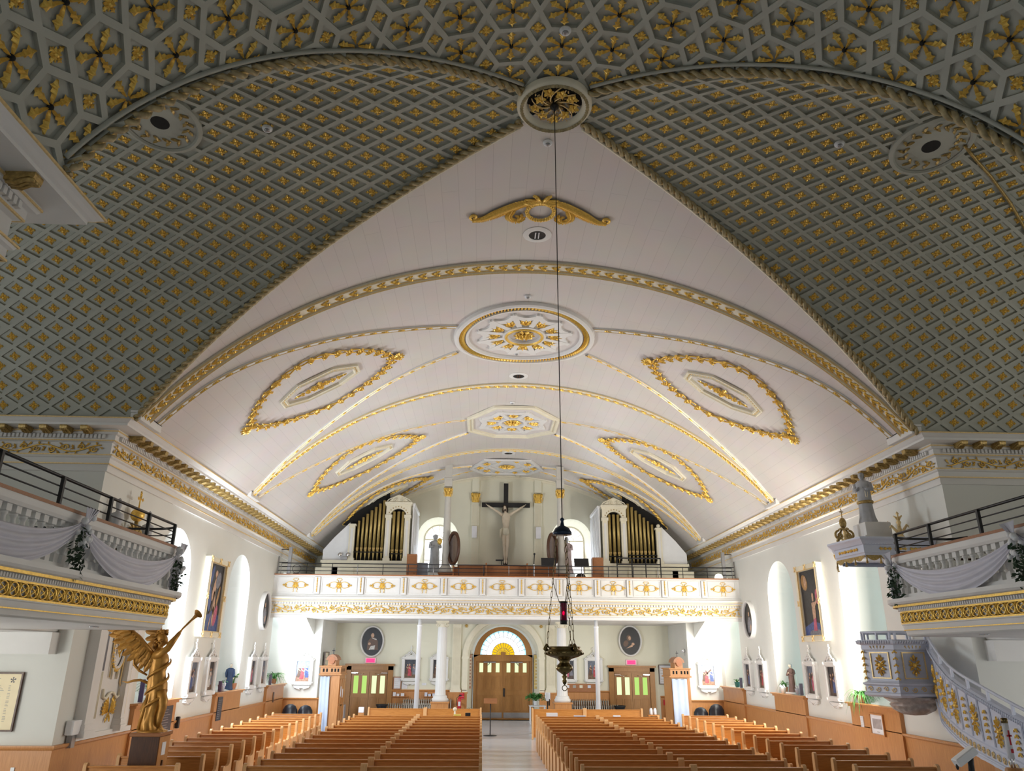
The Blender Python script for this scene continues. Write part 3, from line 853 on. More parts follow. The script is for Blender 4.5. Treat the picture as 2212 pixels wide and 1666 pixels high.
# ---- octagonal medallion of the second bay
R1 = at_vault('ceiling_medallion', 0, 27.05, 'octagonal vault medallion with eight gilded sprays between white spokes', 'ceiling medallion')
OC = [(1.68*cos(pi/8+k*pi/4)*1.0, 27.05+1.95*sin(pi/8+k*pi/4)) for k in range(8)]
m = MB(); ring(m, OC, [(.16, 0), (.16, .08), (.08, .10), (.06, .05), (0, .05), (-.02, .09), (-.06, .08), (-.08, .01)]); part_nv(m, 'rim', CREAM, R1)
m = MB(); disc(m, OC, .012); part_nv(m, 'field', FIELD, R1)
m = MB(); star_web(m, 0, 27.05, 1.42, .50, 8, pi/8, .95); ring(m, ell(0, 27.05, .48, .52, 32), [(.06, 0), (.06, .09), (-.06, .09), (-.06, .02)]); part_nv(m, 'spoke_web', TRIM, R1)
for k in range(8):
    m = MB(); a = 2*pi*k/8; acanthus_fan(m, .66*cos(a), 27.05+.72*sin(a), a, .40); part_nv(m, 'acanthus_spray', GOLD, R1)
m = MB(); rosette_big(m, 0, 27.05, .34); part_nv(m, 'rosette', GOLD, R1)
# ---- lattice panel of the third bay
R2 = at_vault('ceiling_medallion', 0, 34.05, 'hexagonal white lattice panel with gilded rosettes above the organ loft', 'ceiling medallion')
HX = [(1.62, 34.05), (1.0, 35.35), (-1.0, 35.35), (-1.62, 34.05), (-1.0, 32.75), (1.0, 32.75)]
m = MB(); ring(m, HX[::-1], [(-.10, 0), (-.10, .08), (.02, .08), (.04, .02)]); disc(m, HX, .012)
for s in (-1, 1):
    for (a, b) in (((-.0-s*1.31, 34.7-.0), (s*.0, 32.75)), ((-s*1.31, 33.4), (0, 35.35)), ((s*0.66, 32.75), (s*1.31, 34.7)), ((s*.66, 35.35), (s*1.31, 33.4))):
        a = Vector(a); b = Vector(b); d = (b-a).normalized(); n = Vector((-d.y, d.x))*.04
        m.add([(*(a+n), .06), (*(b+n), .06), (*(b-n), .06), (*(a-n), .06), (*(a+n), 0), (*(b+n), 0), (*(b-n), 0), (*(a-n), 0)], [(0, 1, 2, 3), (0, 4, 5, 1), (2, 6, 7, 3)])
part_nv(m, 'lattice_frame', TRIM, R2)
for s in (-1, 1):
    for p, r in (((s*1.24, 34.05), .17), ((s*.93, 34.7), .17), ((s*.93, 33.4), .17), ((s*.42, 35.12), .12), ((s*.42, 32.98), .12)):
        m = MB(); rosette_big(m, p[0], p[1], r, 1); part_nv(m, 'rosette', GOLD, R2)
m = MB(); rosette_big(m, 0, 34.05, .34, 2, 1.2); part_nv(m, 'centre_rosette', GOLD, R2)
m = MB()
for s in (-1, 1): m.box(s*.60-.09, s*.60+.09, 35.42, 36.1, 0, .05)
m.box(-.69, .69, 35.40, 35.55, 0, .05); part_nv(m, 'tab_frame', CREAM, R2)
# ---- almond wreaths with octagonal frames
def wreath(sg, cy, half, hy, label):
    cu = 5.76; r = at_vault('ceiling_wreath', sg*cu, cy, label, 'ceiling wreath', 'gilded leaf wreaths on the vault')
    def path(t, off=0.0):
        a = 2*pi*t; k = 1-.10*abs(sin(2*a)); return (sg*(cu+(half*k+off)*cos(a)), cy+(hy*k+off)*sin(a))
    m = MB(); N = 150; turns = 26
    for ph in (0, pi):
        pts = [(*path(i/N, .075*sin(ph+2*pi*turns*.5*i/N)), .05+.02*cos(ph+2*pi*turns*.5*i/N)) for i in range(N)]
        m.tube(pts, .022, 4, closed=True)
    for i in range(34):
        t = i/34; p = path(t); q = path(t+.004); a = atan2(q[1]-p[1], q[0]-p[0])
        for da, L in ((1.0, .20), (-1.0, .20), (.35, .19), (-.4, .17)): m.leaf((p[0], p[1], .05), a+da, L, .105, .06)
        m.bead((p[0], p[1], .06), .035, .04, n=6)
    for e in (0, .5):
        p = path(e); out = 0 if (e == 0) == (sg > 0) else pi
        for da in (-.8, -.4, 0, .4, .8): m.leaf((p[0], p[1], .05), out+da, .34, .12, .06)
    part_nv(m, 'leaf_garland', GOLD, r)
    fr = MB(); hu, hv, cutu, cutv = 1.10*half/2.2, .62*hy/1.95, .56, .36
    O = [(hu, hv-cutv), (hu, -hv+cutv), (hu-cutu, -hv), (-hu+cutu, -hv), (-hu, -hv+cutv), (-hu, hv-cutv), (-hu+cutu, hv), (hu-cutu, hv)]
    O = [(sg*cu+x, cy+y) for x, y in O]
    ring(fr, O, [(.09, 0), (.09, .06), (.05, .08), (.02, .04), (-.04, .04), (-.06, .07), (-.09, .06), (-.09, 0)])
    part_nv(fr, 'octagon_frame', CREAM, r)
    bd = MB()
    for i in range(8):
        a = Vector(O[i]); b = Vector(O[(i+1) % 8]); n = int((b-a).length/.075)
        for k in range(n): p = a+(b-a)*(k+.5)/n; bd.bead((p.x, p.y, .045), .022, .025, n=5)
    part_nv(bd, 'bead_row', GOLDL, r)
    g = MB()
    for k in range(9):
        x = -.62+k*.155; a = 0 if x < 0 else pi
        for s in (-1, 1): g.leaf((sg*cu+x*half/2.2, cy, .03), a+s*.5, .24*(1.15-abs(x)), .12, .07)
    for s in (-1, 1): g.leaf((sg*cu, cy, .04), pi/2*s, .26, .18, .07); g.leaf((sg*cu+s*.45, cy, .03), 0 if s > 0 else pi, .32, .09, .05)
    part_nv(g, 'acanthus_spray', GOLD, r)
for sg, sd in ((-1, 'left'), (1, 'right')):
    wreath(sg, 19.2, 2.08, 1.72, 'gilded leaf wreath on the %s vault slope in the bay nearest the crossing' % sd)
    wreath(sg, 27.3, 2.12, 1.66, 'gilded leaf wreath on the %s vault slope in the middle bay' % sd)
    wreath(sg, 34.05, 2.0, 1.25, 'gilded leaf wreath on the %s vault slope above the organ case' % sd)
# ---- ribbon garland at the head of the nave
G0 = at_vault('ceiling_garland', 0, 12.75, 'gilded ribbon bow with small wreath and two leaf scrolls near the vault crown', 'ceiling garland')
m = MB()
for i in range(30):
    a = 2*pi*i/30; m.bead((.27*cos(a), 12.78+.30*sin(a), .03), .05 if i % 2 else .04, .06, n=6)
    m.leaf((.27*cos(a), 12.78+.30*sin(a), .03), a+pi/2+.5, .10, .06, .05, lobes=False)
part_nv(m, 'small_wreath', GOLD, G0)
for s in (-1, 1):
    m = MB()
    sp = smooth_path([(0, 12.42), (s*.35, 12.50), (s*.75, 12.75), (s*1.1, 12.98), (s*1.32, 13.02)], .035)
    for i, (p, d, n) in enumerate(frames(sp)):
        t = i/len(sp); a = atan2(d.y, d.x); w = .05+.16*sin(pi*min(1, .12+t*.88))
        for q in (-1, 1): m.leaf((p.x, p.y, .03), a+q*.7, w*1.0, .06, .05, lobes=False)
    m.tube([(p.x, p.y, .05) for p in sp], [.03+.02*sin(pi*i/len(sp)) for i in range(len(sp))], 5)
    e = sp[-1]; m.tube([(e.x+x, e.y-.10+y, .04) for x, y in scroll_pts(0, 0, .10, 1.1, pi/2, -s, 12)], .03, 5)
    sp2 = smooth_path([(s*.55, 12.68), (s*.62, 12.95), (s*.50, 13.10), (s*.38, 13.02), (s*.40, 12.95)], .03)
    for i, (p, d, n) in enumerate(frames(sp2)):
        a = atan2(d.y, d.x)
        for q in (-1, 1): m.leaf((p.x, p.y, .03), a+q*.8, .11, .05, .05, lobes=False)
    m.tube([(p.x, p.y, .045) for p in sp2], .03, 5)
    part_nv(m, 'leaf_scroll', GOLD, G0)
m = MB()
for s in (-1, 1):
    m.tube([(0, 12.44, .05), (s*.12, 12.36, .06), (s*.26, 12.36, .05), (s*.33, 12.40, .03)], .022, 5); m.tube([(0, 12.44, .05), (s*.10, 12.28, .06), (s*.17, 12.22, .05)], [.03, .045, .02], 5)
    m.tube([(0, 12.46, .05), (s*.2, 12.48, .07), (s*.36, 12.46, .05)], .028, 5); m.leaf((s*.08, 12.35, .04), pi/2 if 0 else -pi/2+s*.5, .2, .1, .06)
m.bead((0, 12.44, .03), .06, .07); part_nv(m, 'bow', GOLD, G0)
# ---- recessed downlights and smoke detectors
for y, r, lab in ((13.69, .20, 'round recessed downlight below the ribbon garland'), (22.13, .20, 'round recessed downlight between the round and octagonal medallions'), (31.74, .20, 'round recessed downlight just before the lattice panel')):
    e = at_vault('downlight', 0, y, lab, 'ceiling light', 'recessed downlights along the vault crown')
    m = MB(); ring(m, ell(0, y, r, r, 28), [(.10, 0), (.10, .015), (.02, .03), (-.02, .03), (-.02, -.0)]); part_nv(m, 'trim_ring', TRIM, e)
    m = MB(); disc(m, ell(0, y, r-.02, r-.02, 28), .016); part_nv(m, 'aperture', BLACK, e)
    m = MB()
    for k in (-.04, .03): m.box(k-.012, k+.012, y-.12, y+.12, .015, .035)
    part_nv(m, 'lamp_tube', CHROME, e)
def detector(P, M, lab):
    e = empty('smoke_detector', P, 0, lab, 'smoke detector', 'smoke detectors on the vaults'); e.matrix_world = M
    MB().lathe([(.085, 0), (.085, .02), (.07, .035), (.07, .045)], 20).build('base', WHITE, e); MB().lathe([(.045, .045), (.045, .055), (.03, .07), (.001, .07)], 16).build('sensor_head', GREY, e)
for u, y, lab in ((-.03, 10.68, 'white smoke detector just below the crossing boss'), (-.03, 16.55, 'white smoke detector beyond the first rib above the round medallion'), (-.10, 24.75, 'white smoke detector just before the octagonal medallion')):
    P = Vector(NV((u, y, 0.005))); detector(P, frame_at(P, (1, 0, 0), (0, -1, 0)), lab)
P = Vector(NV((-.15, 20.20, 0.02))); detector(P, frame_at(P, (1, 0, 0), (0, -1, 0)), 'white smoke detector on the rim field inside the round medallion')
for sg, sd, x, s in ((-1, 'left', 4.75, .75), (1, 'right', 4.95, .7)):
    P = Vector(tran_pt(sg*x, s, .005)); y, z, xg, ty, tz = tran_at(s); detector(P, frame_at(P, (1, 0, 0), (0, -ty, -tz)), 'white smoke detector among the diamond coffers of the %s transept' % sd)
P = Vector(chan_pt(.02, 8.25, 0.005)); detector(P, frame_at(P, (1, 0, 0), (0, -1, 0)), 'white smoke detector between two hexagon coffers above the boss')

# ---- boss at the crossing
Bo = empty('ceiling_boss', (0, 9.74, 10.98), 0, 'round carved boss with gilded flowers where the vault groins meet', 'ceiling boss')
m = MB().lathe([(.60, .06), (.60, -.02), (.56, -.06), (.50, -.05), (.47, -.01), (.45, .02), (.44, .04)], 48, cap=False); m.build('rim', CREAM, Bo)
m = MB()
for i in range(56):
    a = 2*pi*i/56; o = MB().leaf((0, 0, 0), .6, .11, .06, .05, lobes=False)
    m.merge(o, lambda p: (.535*cos(a)+p[0]*cos(a+1.2)-p[1]*sin(a+1.2), .535*sin(a)+p[0]*sin(a+1.2)+p[1]*cos(a+1.2), -.05-p[2]))
m.build('leaf_border', ROPE, Bo)
MB().lathe([(.45, .06), (.001, .061)], 40, cap=False).build('dark_field', DARKIN, Bo)
random.seed(11)
for i in range(9):
    a = 2*pi*i/9+.15; r = .27 if i % 2 else .31; m = MB()
    for k in range(5): m.leaf((0, 0, 0), a*2+2*pi*k/5, .10, .075, .05, lobes=False)
    m.bead((0, 0, .02), .02, .03, n=6)
    m.map(lambda p: (r*cos(a)+p[0], r*sin(a)+p[1], .02-p[2])); m.build('flower', GOLD, Bo)
m = MB()
for i in range(9):
    a = 2*pi*i/9+.5; m.tube([((.08+.32*t)*cos(a+.9*t), (.08+.32*t)*sin(a+.9*t), .02-.03*sin(3*t)) for t in [k/8 for k in range(9)]], .011, 5)
    m.leaf((.2*cos(a), .2*sin(a), 0), a+.9, .14, .08, .04)
    for k in range(6): m.ball((.36*cos(a-.2)+random.uniform(-.04, .04), .36*sin(a-.2)+random.uniform(-.04, .04), 0), .013, n=5, m=3)
for k in range(12): m.leaf((.05*cos(k*pi/6), .05*sin(k*pi/6), 0), k*pi/6, .13, .05, .05)
m.build('vine_tracery', GOLDL, Bo)
MB().lathe([(.035, .05), (.07, .0), (.07, -.03), (.03, -.07), (.015, -.10)], 14).build('hook', BLACK, Bo)
# ---- round roundels on the transept vault crowns
for sg, sd in ((-1, 'left'), (1, 'right')):
    x, yy = MED[sd]; s = 0.5
    s0 = 0.68
    e = empty('ceiling_roundel', tran_pt(sg*x, s0, 0), 0, 'round scroll-ringed roundel among the diamond coffers of the %s transept' % sd, 'ceiling roundel')
    TV = lambda p: tran_pt(sg*x+p[0], s0+p[1], p[2])
    m = MB(); ring(m, ell(0, 0, .58, .60, 40), [(.09, -.05), (.09, .03), (.03, .05), (.0, .02)]); disc(m, ell(0, 0, .60, .62, 40), .01); m.map(TV).build('plate', COFFER, e, world=True)
    m = MB()
    for i in range(16):
        a = 2*pi*i/16
        for da in (-.8, .8): m.leaf((.44*cos(a), .45*sin(a), .012), a+pi/2+da, .13, .06, .04, lobes=False)
        m.bead((.44*cos(a), .45*sin(a), .012), .03, .03, n=6)
    m.map(TV).build('scroll_ring', GOLDD, e, world=True)
    m = MB(); disc(m, ell(0, .02, .15, .15, 24), .014); m.map(TV).build('opening', DARKIN, e, world=True)
# ================================================================ organ loft balcony
LF = 29.8
LO = empty('choir_loft', (0, LF, 4.0), 0, 'wide white organ loft balcony with twelve gilded spider-scroll panels along its parapet', 'balcony')
def P(m, name, mt, root=None): return m.build(name, mt, root or LO, world=True)
PATH_L = [(9.0, LF+.12), (-9.0, LF+.12)]   # normal points to the camera
PATH_L = [(-9.0, LF+.12), (9.0, LF+.12)]
m = MB(); m.sweep([(0, 4.0), (.06, 4.0), (.06, 4.10), (.10, 4.12), (.10, 4.16), (.04, 4.18), (.04, 4.47), (.09, 4.48), (.09, 4.57), (.16, 4.59), (.20, 4.62), (.28, 4.66), (.30, 4.72), (.30, 4.75), (.10, 4.77), (.10, 4.84), (.06, 4.86), (.06, 5.50), (.10, 5.52), (.10, 5.56), (-.10, 5.56), (-.10, 4.0)], PATH_L)
P(m, 'parapet', TRIM)
P(MB().box(-9.0, 9.0, LF+.2, 36.28, 4.06, 4.95), 'floor_slab', TRIM)
P(MB().box(-8.98, 8.98, LF-.03, LF+.26, 5.56, 5.60), 'wooden_capping', REDW)
g = MB()
for p, d, n in along(PATH_L, .09, .105): g.box(p.x-.03, p.x+.03, p.y-.045, p.y+.01, 4.49, 4.565)
P(g, 'dentil_band', TRIM)
g = MB()
for zz, of in ((4.58, .15), (4.17, .10), (4.67, .285), (4.478, .085)): g.sweep([(of-.01, zz-.01), (of+.012, zz-.01), (of+.012, zz+.01), (of-.01, zz+.01)], PATH_L, cap=False)
P(g, 'gilded_fillet', GOLDL)
g = MB()
for i, (p, d, n) in enumerate(along(PATH_L, .04, 0.66, trim=.25)):
    k = (1 if i % 2 else -1); g.merge(SCR, lambda v: (p.x+v[0]*1.12*(1 if p.x < 0 else -1), p.y-v[2], 4.325+k*v[1]*1.2))
P(g, 'gilded_vine_frieze', GOLD)
SPX = [-8.16, -6.51, -4.86, -3.25, -1.75, -.26, 1.21, 2.73, 4.06, 5.35, 6.83, 8.36]
DIVX = [-7.33, -5.67, -4.04, -2.5, -1.01, .49, 1.96, 3.43, 4.68, 6.05, 7.6]
edges = [-9.0]+DIVX+[9.0]
def spider():
    m = MB()
    for s in (-1, 1):
        pts = [(0, .0), (s*.14, .12), (s*.30, .10), (s*.38, 0), (s*.30, -.09), (s*.14, -.10), (0, 0)]
        sp = smooth_path(pts, .03); m.tube([(p.x, p.y, .02) for p in sp], .012, 5)
        m.leaf((s*.34, 0, .01), 0 if s > 0 else pi, .16, .10, .03)
        for a in (.8, -.8): m.leaf((s*.33, 0, .01), a if s > 0 else pi-a, .10, .07, .03)
        m.tube([(s*.03, -.05, .02), (s*.08, -.16, .02), (s*.06, -.24, .015), (s*.12, -.28, .01)], [.014, .012, .01, .006], 5)
        m.tube([(s*.02, .08, .02), (s*.04, .17, .02), (s*.11, .20, .02), (s*.06, .26, .02), (0, .245, .02)], .012, 5)
    for k in range(10): m.leaf((0, 0, .012), pi/10+k*pi/5, .14 if k % 2 else .11, .06, .03, lobes=False)
    m.bead((0, 0, .02), .05, .05)
    return m
SPI = spider(); sp0 = None
for x in SPX:
    if sp0 is None: o = SPI.build('spider_scroll', GOLD, LO); sp0 = o
    else: o = sp0.copy(); COL.objects.link(o); o.parent = LO
    o.matrix_local = Matrix(((1, 0, 0, x), (0, 0, -1, .055), (0, 1, 0, 1.19), (0, 0, 0, 1)))
dv0 = None
for x in DIVX:
    if dv0 is None:
        o = MB().box(-.10, .10, -.03, .06, .86, 1.50, bev=.01).build('divider', TRIM, LO); dv0 = o
        m = MB()
        for k in range(5): m.leaf((0, .93+k*.105, .02), pi/2, .13, .07, .03); m.bead((0, .95+k*.105, .02), .022, .03, n=6)
        m.map(lambda p: (p[0], -.02-p[2], p[1])).build('gilded_drop', GOLD, o)
    else: o = copy_tree(dv0, LO)
    o.location = (x, 0, 0)
m = MB()
for a, b in zip(edges, edges[1:]):
    x0, x1 = a+.15, b-.15
    for q in ((x0, x1, 4.90, 4.925), (x0, x1, 5.455, 5.48), (x0, x0+.03, 4.925, 5.455), (x1-.03, x1, 4.925, 5.455)): m.box(q[0], q[1], LF+.03, LF+.065, q[2], q[3])
P(m, 'panel_moulding', TRIM)
# loft railing
R = empty('loft_railing', (0, LF+.15, 5.6), 0, 'thin grey metal railing above the organ loft parapet', 'railing')
m = MB()
for z in (.14, .28, .42): m.tube([(-8.8, 0, z), (8.8, 0, z)], .014 if z < .4 else .02, 5)
m.build('rail', BLACK, R)
for i in range(19):
    x = -8.8+17.6*i/18; MB().tube([(x, 0, 0), (x, 0, .42)], .014, 5).build('post', BLACK if i % 3 else GREY, R)
for sg, sd in ((-1, 'left'), (1, 'right')):
    e = empty('loft_end_post', (sg*8.55, LF+.35, 5.6), 0, 'grey square post with bracket at the %s end of the loft parapet' % sd, 'post')
    MB().box(-.06, .06, -.06, .06, -.62, 1.05).build('shaft', GREY, e)
    m = MB()
    for z in (.15, .3, .45, .95): m.box(min(0, sg*.42), max(0, sg*.42), -.012, .012, z, z+.025)
    m.build('rung', BLACK, e)
    m2 = MB().tube([(sg*.42, 0, -.62), (sg*.42, 0, .98)], .02, 5); m2.build('side_bar', GREY, e)
e = empty('globe_lamp', (8.25, LF+.12, 5.60), 0, 'lit white dome lamp on the right end of the loft parapet', 'lamp')
MB().lathe([(.16, .0), (.165, .05), (.14, .13), (.09, .18), (.001, .20)], 20).build('shade', BULB, e)
e = empty('desk_lamp', (-8.2, LF+.12, 5.60), 0, 'small black reading lamp with round loop on the left end of the loft parapet', 'lamp')
MB().lathe([(.12, 0), (.12, .03), (.03, .05), (.001, .05)], 16).build('base', BLACK, e); MB().tube([(.16*cos(a), 0, .20+.16*sin(a)) for a in [2*pi*i/20 for i in range(20)]], .010, 5, closed=True).build('loop', BLACK, e)

# ---- columns through the loft
def flute(a, z): return 1-.05*max(0, cos(16*a))
def capital(m, r, z0, h, n=8):
    m.lathe([(r, z0), (r*1.05, z0+h*.1), (r*1.0, z0+h*.15), (r*1.1, z0+h*.6), (r*1.35, z0+h*.85)], 16)
    for row, zz, hh, k in ((0, .08, .42, 8), (1, .34, .45, 8)):
        for i in range(k):
            a = 2*pi*i/k+row*pi/k
            o = MB().leaf((0, 0, 0), 0, h*hh*1.25, r*.85, .03)
            m.merge(o, lambda p: ((r*1.06+p[2]+.25*p[0]*p[0]/h+.05*(p[0]/h))*cos(a)-p[1]*sin(a), (r*1.06+p[2]+.25*p[0]*p[0]/h+.05*p[0]/h)*sin(a)+p[1]*cos(a), z0+h*zz+p[0]*.86))
    for i in range(4):
        a = pi/4+i*pi/2; m.tube([(r*1.2*cos(a), r*1.2*sin(a), z0+h*.62), (r*1.65*cos(a), r*1.65*sin(a), z0+h*.86), (r*1.7*cos(a), r*1.7*sin(a), z0+h*.74), (r*1.5*cos(a), r*1.5*sin(a), z0+h*.74)], [.05*r/.2, .055*r/.2, .045*r/.2, .03*r/.2], 5)
for sg, X, sd in ((-1, -2.65, 'left'), (1, 2.33, 'right')):
    e = empty('fluted_column', (X, 33.0, 0), 0, 'white fluted column on a wooden plinth under the loft, %s of the middle door' % sd, 'column')
    MB().box(-.34, .34, -.34, .34, 0, .88).box(-.38, .38, -.38, .38, .88, .94, bev=.01).build('plinth', WAINS, e)
    MB().lathe([(.32, .94), (.32, .99), (.34, 1.02), (.30, 1.07), (.28, 1.10), (.29, 1.13), (.24, 1.18)], 24).build('base', TRIM, e)
    MB().lathe([(.225, 1.18), (.215, 1.3), (.195, 3.5), (.18, 3.82)], 64, fn=flute, cap=False).build('shaft', TRIM, e)
    m = MB(); m.box(-.26, .26, -.22, .22, 3.98, 4.055); m.lathe([(.18, 3.80), (.2, 3.84), (.2, 3.9), (.24, 3.98)], 20)
    for s in (-1, 1):
        for q in (-1, 1): m.tube([(s*.20+x, q*.18, 3.90+z) for x, z in scroll_pts(0, 0, .085, 1.3, pi/2, s, 14)], .022, 5)
    m.build('capital', CREAM, e)
    e = empty('loft_column', (X+.03, 33.0, 4.95), 0, 'slender shade-grey column with gilded leaf capital rising from the loft, %s of the crucifix' % sd, 'column')
    MB().box(-.27, .27, -.27, .27, 0, 1.0).box(-.31, .31, -.31, .31, 1.0, 1.06).build('plinth', REDW, e)
    MB().lathe([(.29, 1.06), (.30, 1.12), (.25, 1.2), (.26, 1.27), (.19, 1.38)], 20).build('base', COLUMN_SHADE, e)
    MB().lathe([(.175, 1.36), (.17, 1.8), (.135, 4.36)], 24, cap=False).build('shaft', COLUMN_SHADE, e)
    m = MB(); capital(m, .135, 4.34, .46); m.build('capital', GOLD, e)
    MB().box(-.17, .17, -.17, .17, 4.80, 5.30).box(-.20, .20, -.20, .20, 5.12, 5.18).box(-.16, .16, -.16, .16, 5.30, 5.78).build('impost_block', COLUMN_SHADE, e)
    # oval framed picture hung on the column, turned towards the middle
    e = empty('oval_mirror', (X+sg*(-.36), 32.62, 7.02), math.radians(-56 if sg < 0 else 56), 'tall dark oval mirror hung on the %s loft column and turned aside' % sd, 'mirror')
    m = MB(); O = [(.42*cos(2*pi*i/40), .66*sin(2*pi*i/40)) for i in range(40)]
    m.tube([(x, 0, z) for x, z in O], .07, 6, closed=True); m.build('frame', DARKW, e)
    MB().add([(x, .02, z) for x, z in O], [tuple(range(40))]).add([(x, .05, z) for x, z in O], [tuple(range(40))]).build('glass', mat('mirror_glass_'+sd, (.28, .22, .20), .12, metal=.8, var=.05), e)
for sg, sd in ((-1, 'left'), (1, 'right')):
    e = empty('support_pole', (sg*3.37, LF+.25, 0), 0, 'thin white steel pole holding up the loft front, %s of the aisle' % sd, 'pole')
    MB().lathe([(.085, 0), (.085, 3.72), (.095, 3.73), (.095, 3.78), (.065, 3.79), (.06, 4.05)], 18).build('tube', WHITE, e)
    MB().lathe([(.16, 0), (.16, .02), (.09, .03)], 18).build('foot_plate', WHITE, e)

# ================================================================ side galleries over the transepts
def gal_path(sg, n=8):
    pts = [(-6.3, 1.0), (-6.3, 13.15)]
    for i in range(1, n+1):
        a = pi/2*i/n; pts.append((-6.85+.55*cos(a), 13.15+.55*sin(a)))
    pts += [(-9.3, 13.7), (-9.3, 15.78)]
    return pts if sg < 0 else [(-x, y) for x, y in pts][::-1]
GPROF = [(-.12, 3.06), (-.03, 3.06), (.0, 3.085), (.015, 3.15), (.03, 3.155), (.045, 3.23), (.06, 3.24), (.06, 3.265), (.02, 3.28), (.02, 3.44), (.05, 3.455), (.06, 3.47), (.06, 3.52), (.10, 3.53), (.13, 3.55), (.20, 3.57), (.23, 3.60), (.23, 3.66), (.06, 3.68), (-.12, 3.68)]
def interlace():
    """gilded ring-and-cross unit in (x,z), pitch .2"""
    m = MB(); m.tube([(.082*cos(a), .088*sin(a), .018) for a in [2*pi*i/14 for i in range(14)]], .014, 4, closed=True)
    for s in (-1, 1):
        m.tube([(-.10, s*.085, .012), (0, 0, .03), (.10, -s*.085, .012)], .012, 4)
        m.leaf((.10, s*.03, .01), s*pi/2, .075, .06, .03)
    m.bead((.10, 0, .012), .022, .03, n=6)
    return m
INT = interlace()
def baluster():
    m = MB(); m.box(-.05, .05, -.05, .05, 0, .11); m.box(-.05, .05, -.05, .05, .44, .52)
    m.lathe([(.045, .11), (.03, .13), (.055, .17), (.062, .22), (.045, .29), (.03, .37), (.034, .40), (.045, .41), (.045, .44)], 10)
    return m
BAL = baluster()
def walk(path, step, start):
    out = []; acc = -start
    for a, b in zip(path, path[1:]):
        a, b = Vector(a), Vector(b); d = b-a; L = d.length; d.normalize()
        while acc+step <= L:
            acc += step; out.append((a+d*acc, d, Vector((d.y, -d.x))))
        acc -= L
    return out
for sg, sd in ((-1, 'left'), (1, 'right')):
    path = gal_path(sg); G = empty('gallery', (sg*6.3, 8.0, 2.95), 0, 'curved white %s transept gallery with gilded interlace frieze and baluster parapet' % sd, 'gallery')
    PG = lambda m, name, mt: m.build(name, mt, G, world=True)
    PG(MB().sweep(GPROF, path), 'fascia', TRIM)
    sl = [(x, y) for x, y in path]; outer = [(sg*13.45, 15.78), (sg*13.45, 1.0)]
    poly = sl+outer if sg < 0 else sl+outer[::-1]
    n = len(poly); m = MB(); m.add([(x, y, 3.062) for x, y in poly]+[(x, y, 3.66) for x, y in poly], [tuple(range(n)), tuple(range(2*n-1, n-1, -1))]); PG(m, 'floor_slab', TRIM)
    g = MB()
    for zz, of, r in ((3.265, .052, .012), (3.45, .045, .012), (3.545, .135, .022), (3.155, .035, .007)): g.sweep([(of-r, zz-r), (of+r, zz-r), (of+r, zz+r), (of-r, zz+r)], path, cap=False)
    PG(g, 'gilded_rope', GOLD)
    g = MB(); dn = MB(); first = None
    for p, d, nn in walk(path, .20, .1):
        if p.y < 5.5: continue
        q = p+nn*.022; g.merge(INT, lambda v: (q.x+d.x*v[0]+nn.x*v[2], q.y+d.y*v[0]+nn.y*v[2], 3.36+v[1]*.86))
    PG(g, 'gilded_interlace', GOLD)
    for p, d, nn in walk(path, .055, .1):
        if p.y < 5.5: continue
        q = p+nn*.06; w = .016
        cs = [q-d*w, q+d*w, q+d*w+nn*.025, q-d*w+nn*.025]; dn.add([(c.x, c.y, 3.472) for c in cs]+[(c.x, c.y, 3.517) for c in cs], [(3, 2, 1, 0), (4, 5, 6, 7), (0, 1, 5, 4), (1, 2, 6, 5), (2, 3, 7, 6), (3, 0, 4, 7)])
    PG(dn, 'dentil_band', TRIM)
    m = MB(); m.sweep([(-.12, 3.68), (.02, 3.68), (.02, 3.74), (-.12, 3.74)], path); m.sweep([(-.13, 4.26), (.03, 4.26), (.05, 4.30), (.05, 4.38), (-.15, 4.38), (-.15, 4.30), (-.13, 4.26)], path); PG(m, 'parapet_rails', TRIM)
    PG(MB().sweep([(-.15, 4.38), (.06, 4.38), (.06, 4.42), (-.15, 4.42)], path), 'wooden_capping', REDW)
    for p, d, nn in walk(path, .19, .05):
        if p.y < 6.5: continue
        if first is None: b = BAL.build('baluster', TRIM, G); first = b
        else: b = first.copy(); COL.objects.link(b); b.parent = G
        q = p-nn*.05; b.matrix_local = Matrix(((d.x, nn.x, 0, q.x-G.location.x), (d.y, nn.y, 0, q.y-G.location.y), (0, 0, 1, 3.74-G.location.z), (0, 0, 0, 1)))
    # metal guard rail
    gr = empty('guard_rail', (sg*6.3, 8.0, 4.42), 0, 'black metal guard rail on top of the %s gallery parapet' % sd, 'railing')
    rp = [(x, y) for x, y in path if y < 13.65]
    rp = ([p for p in rp] if sg < 0 else rp)
    cur = gal_path(-1)[:11]; hook = [(-7.5, 13.72), (-7.75, 13.4)]
    base = [(sg*(-x), y) if sg > 0 else (x, y) for x, y in cur]
    if sg > 0: base = [(-x, y) for x, y in cur]
    full = base+[((h[0] if sg < 0 else -h[0]), h[1]) for h in hook]
    for z, r in ((.36, .022), (.24, .010), (.12, .010)):
        m = MB().tube([(x-(.03 if sg > 0 else -.03)*(-1), y, 4.42+z) for x, y in (full if z > .3 else base)], r, 6); m.build('rail', BLACK, gr, world=True)
    for yy in (6.9, 8.2, 9.5, 10.8, 12.1, 13.15): MB().box(sg*6.3-.022, sg*6.3+.022, yy-.022, yy+.022, 4.42, 4.78).build('post', BLACK, gr, world=True)
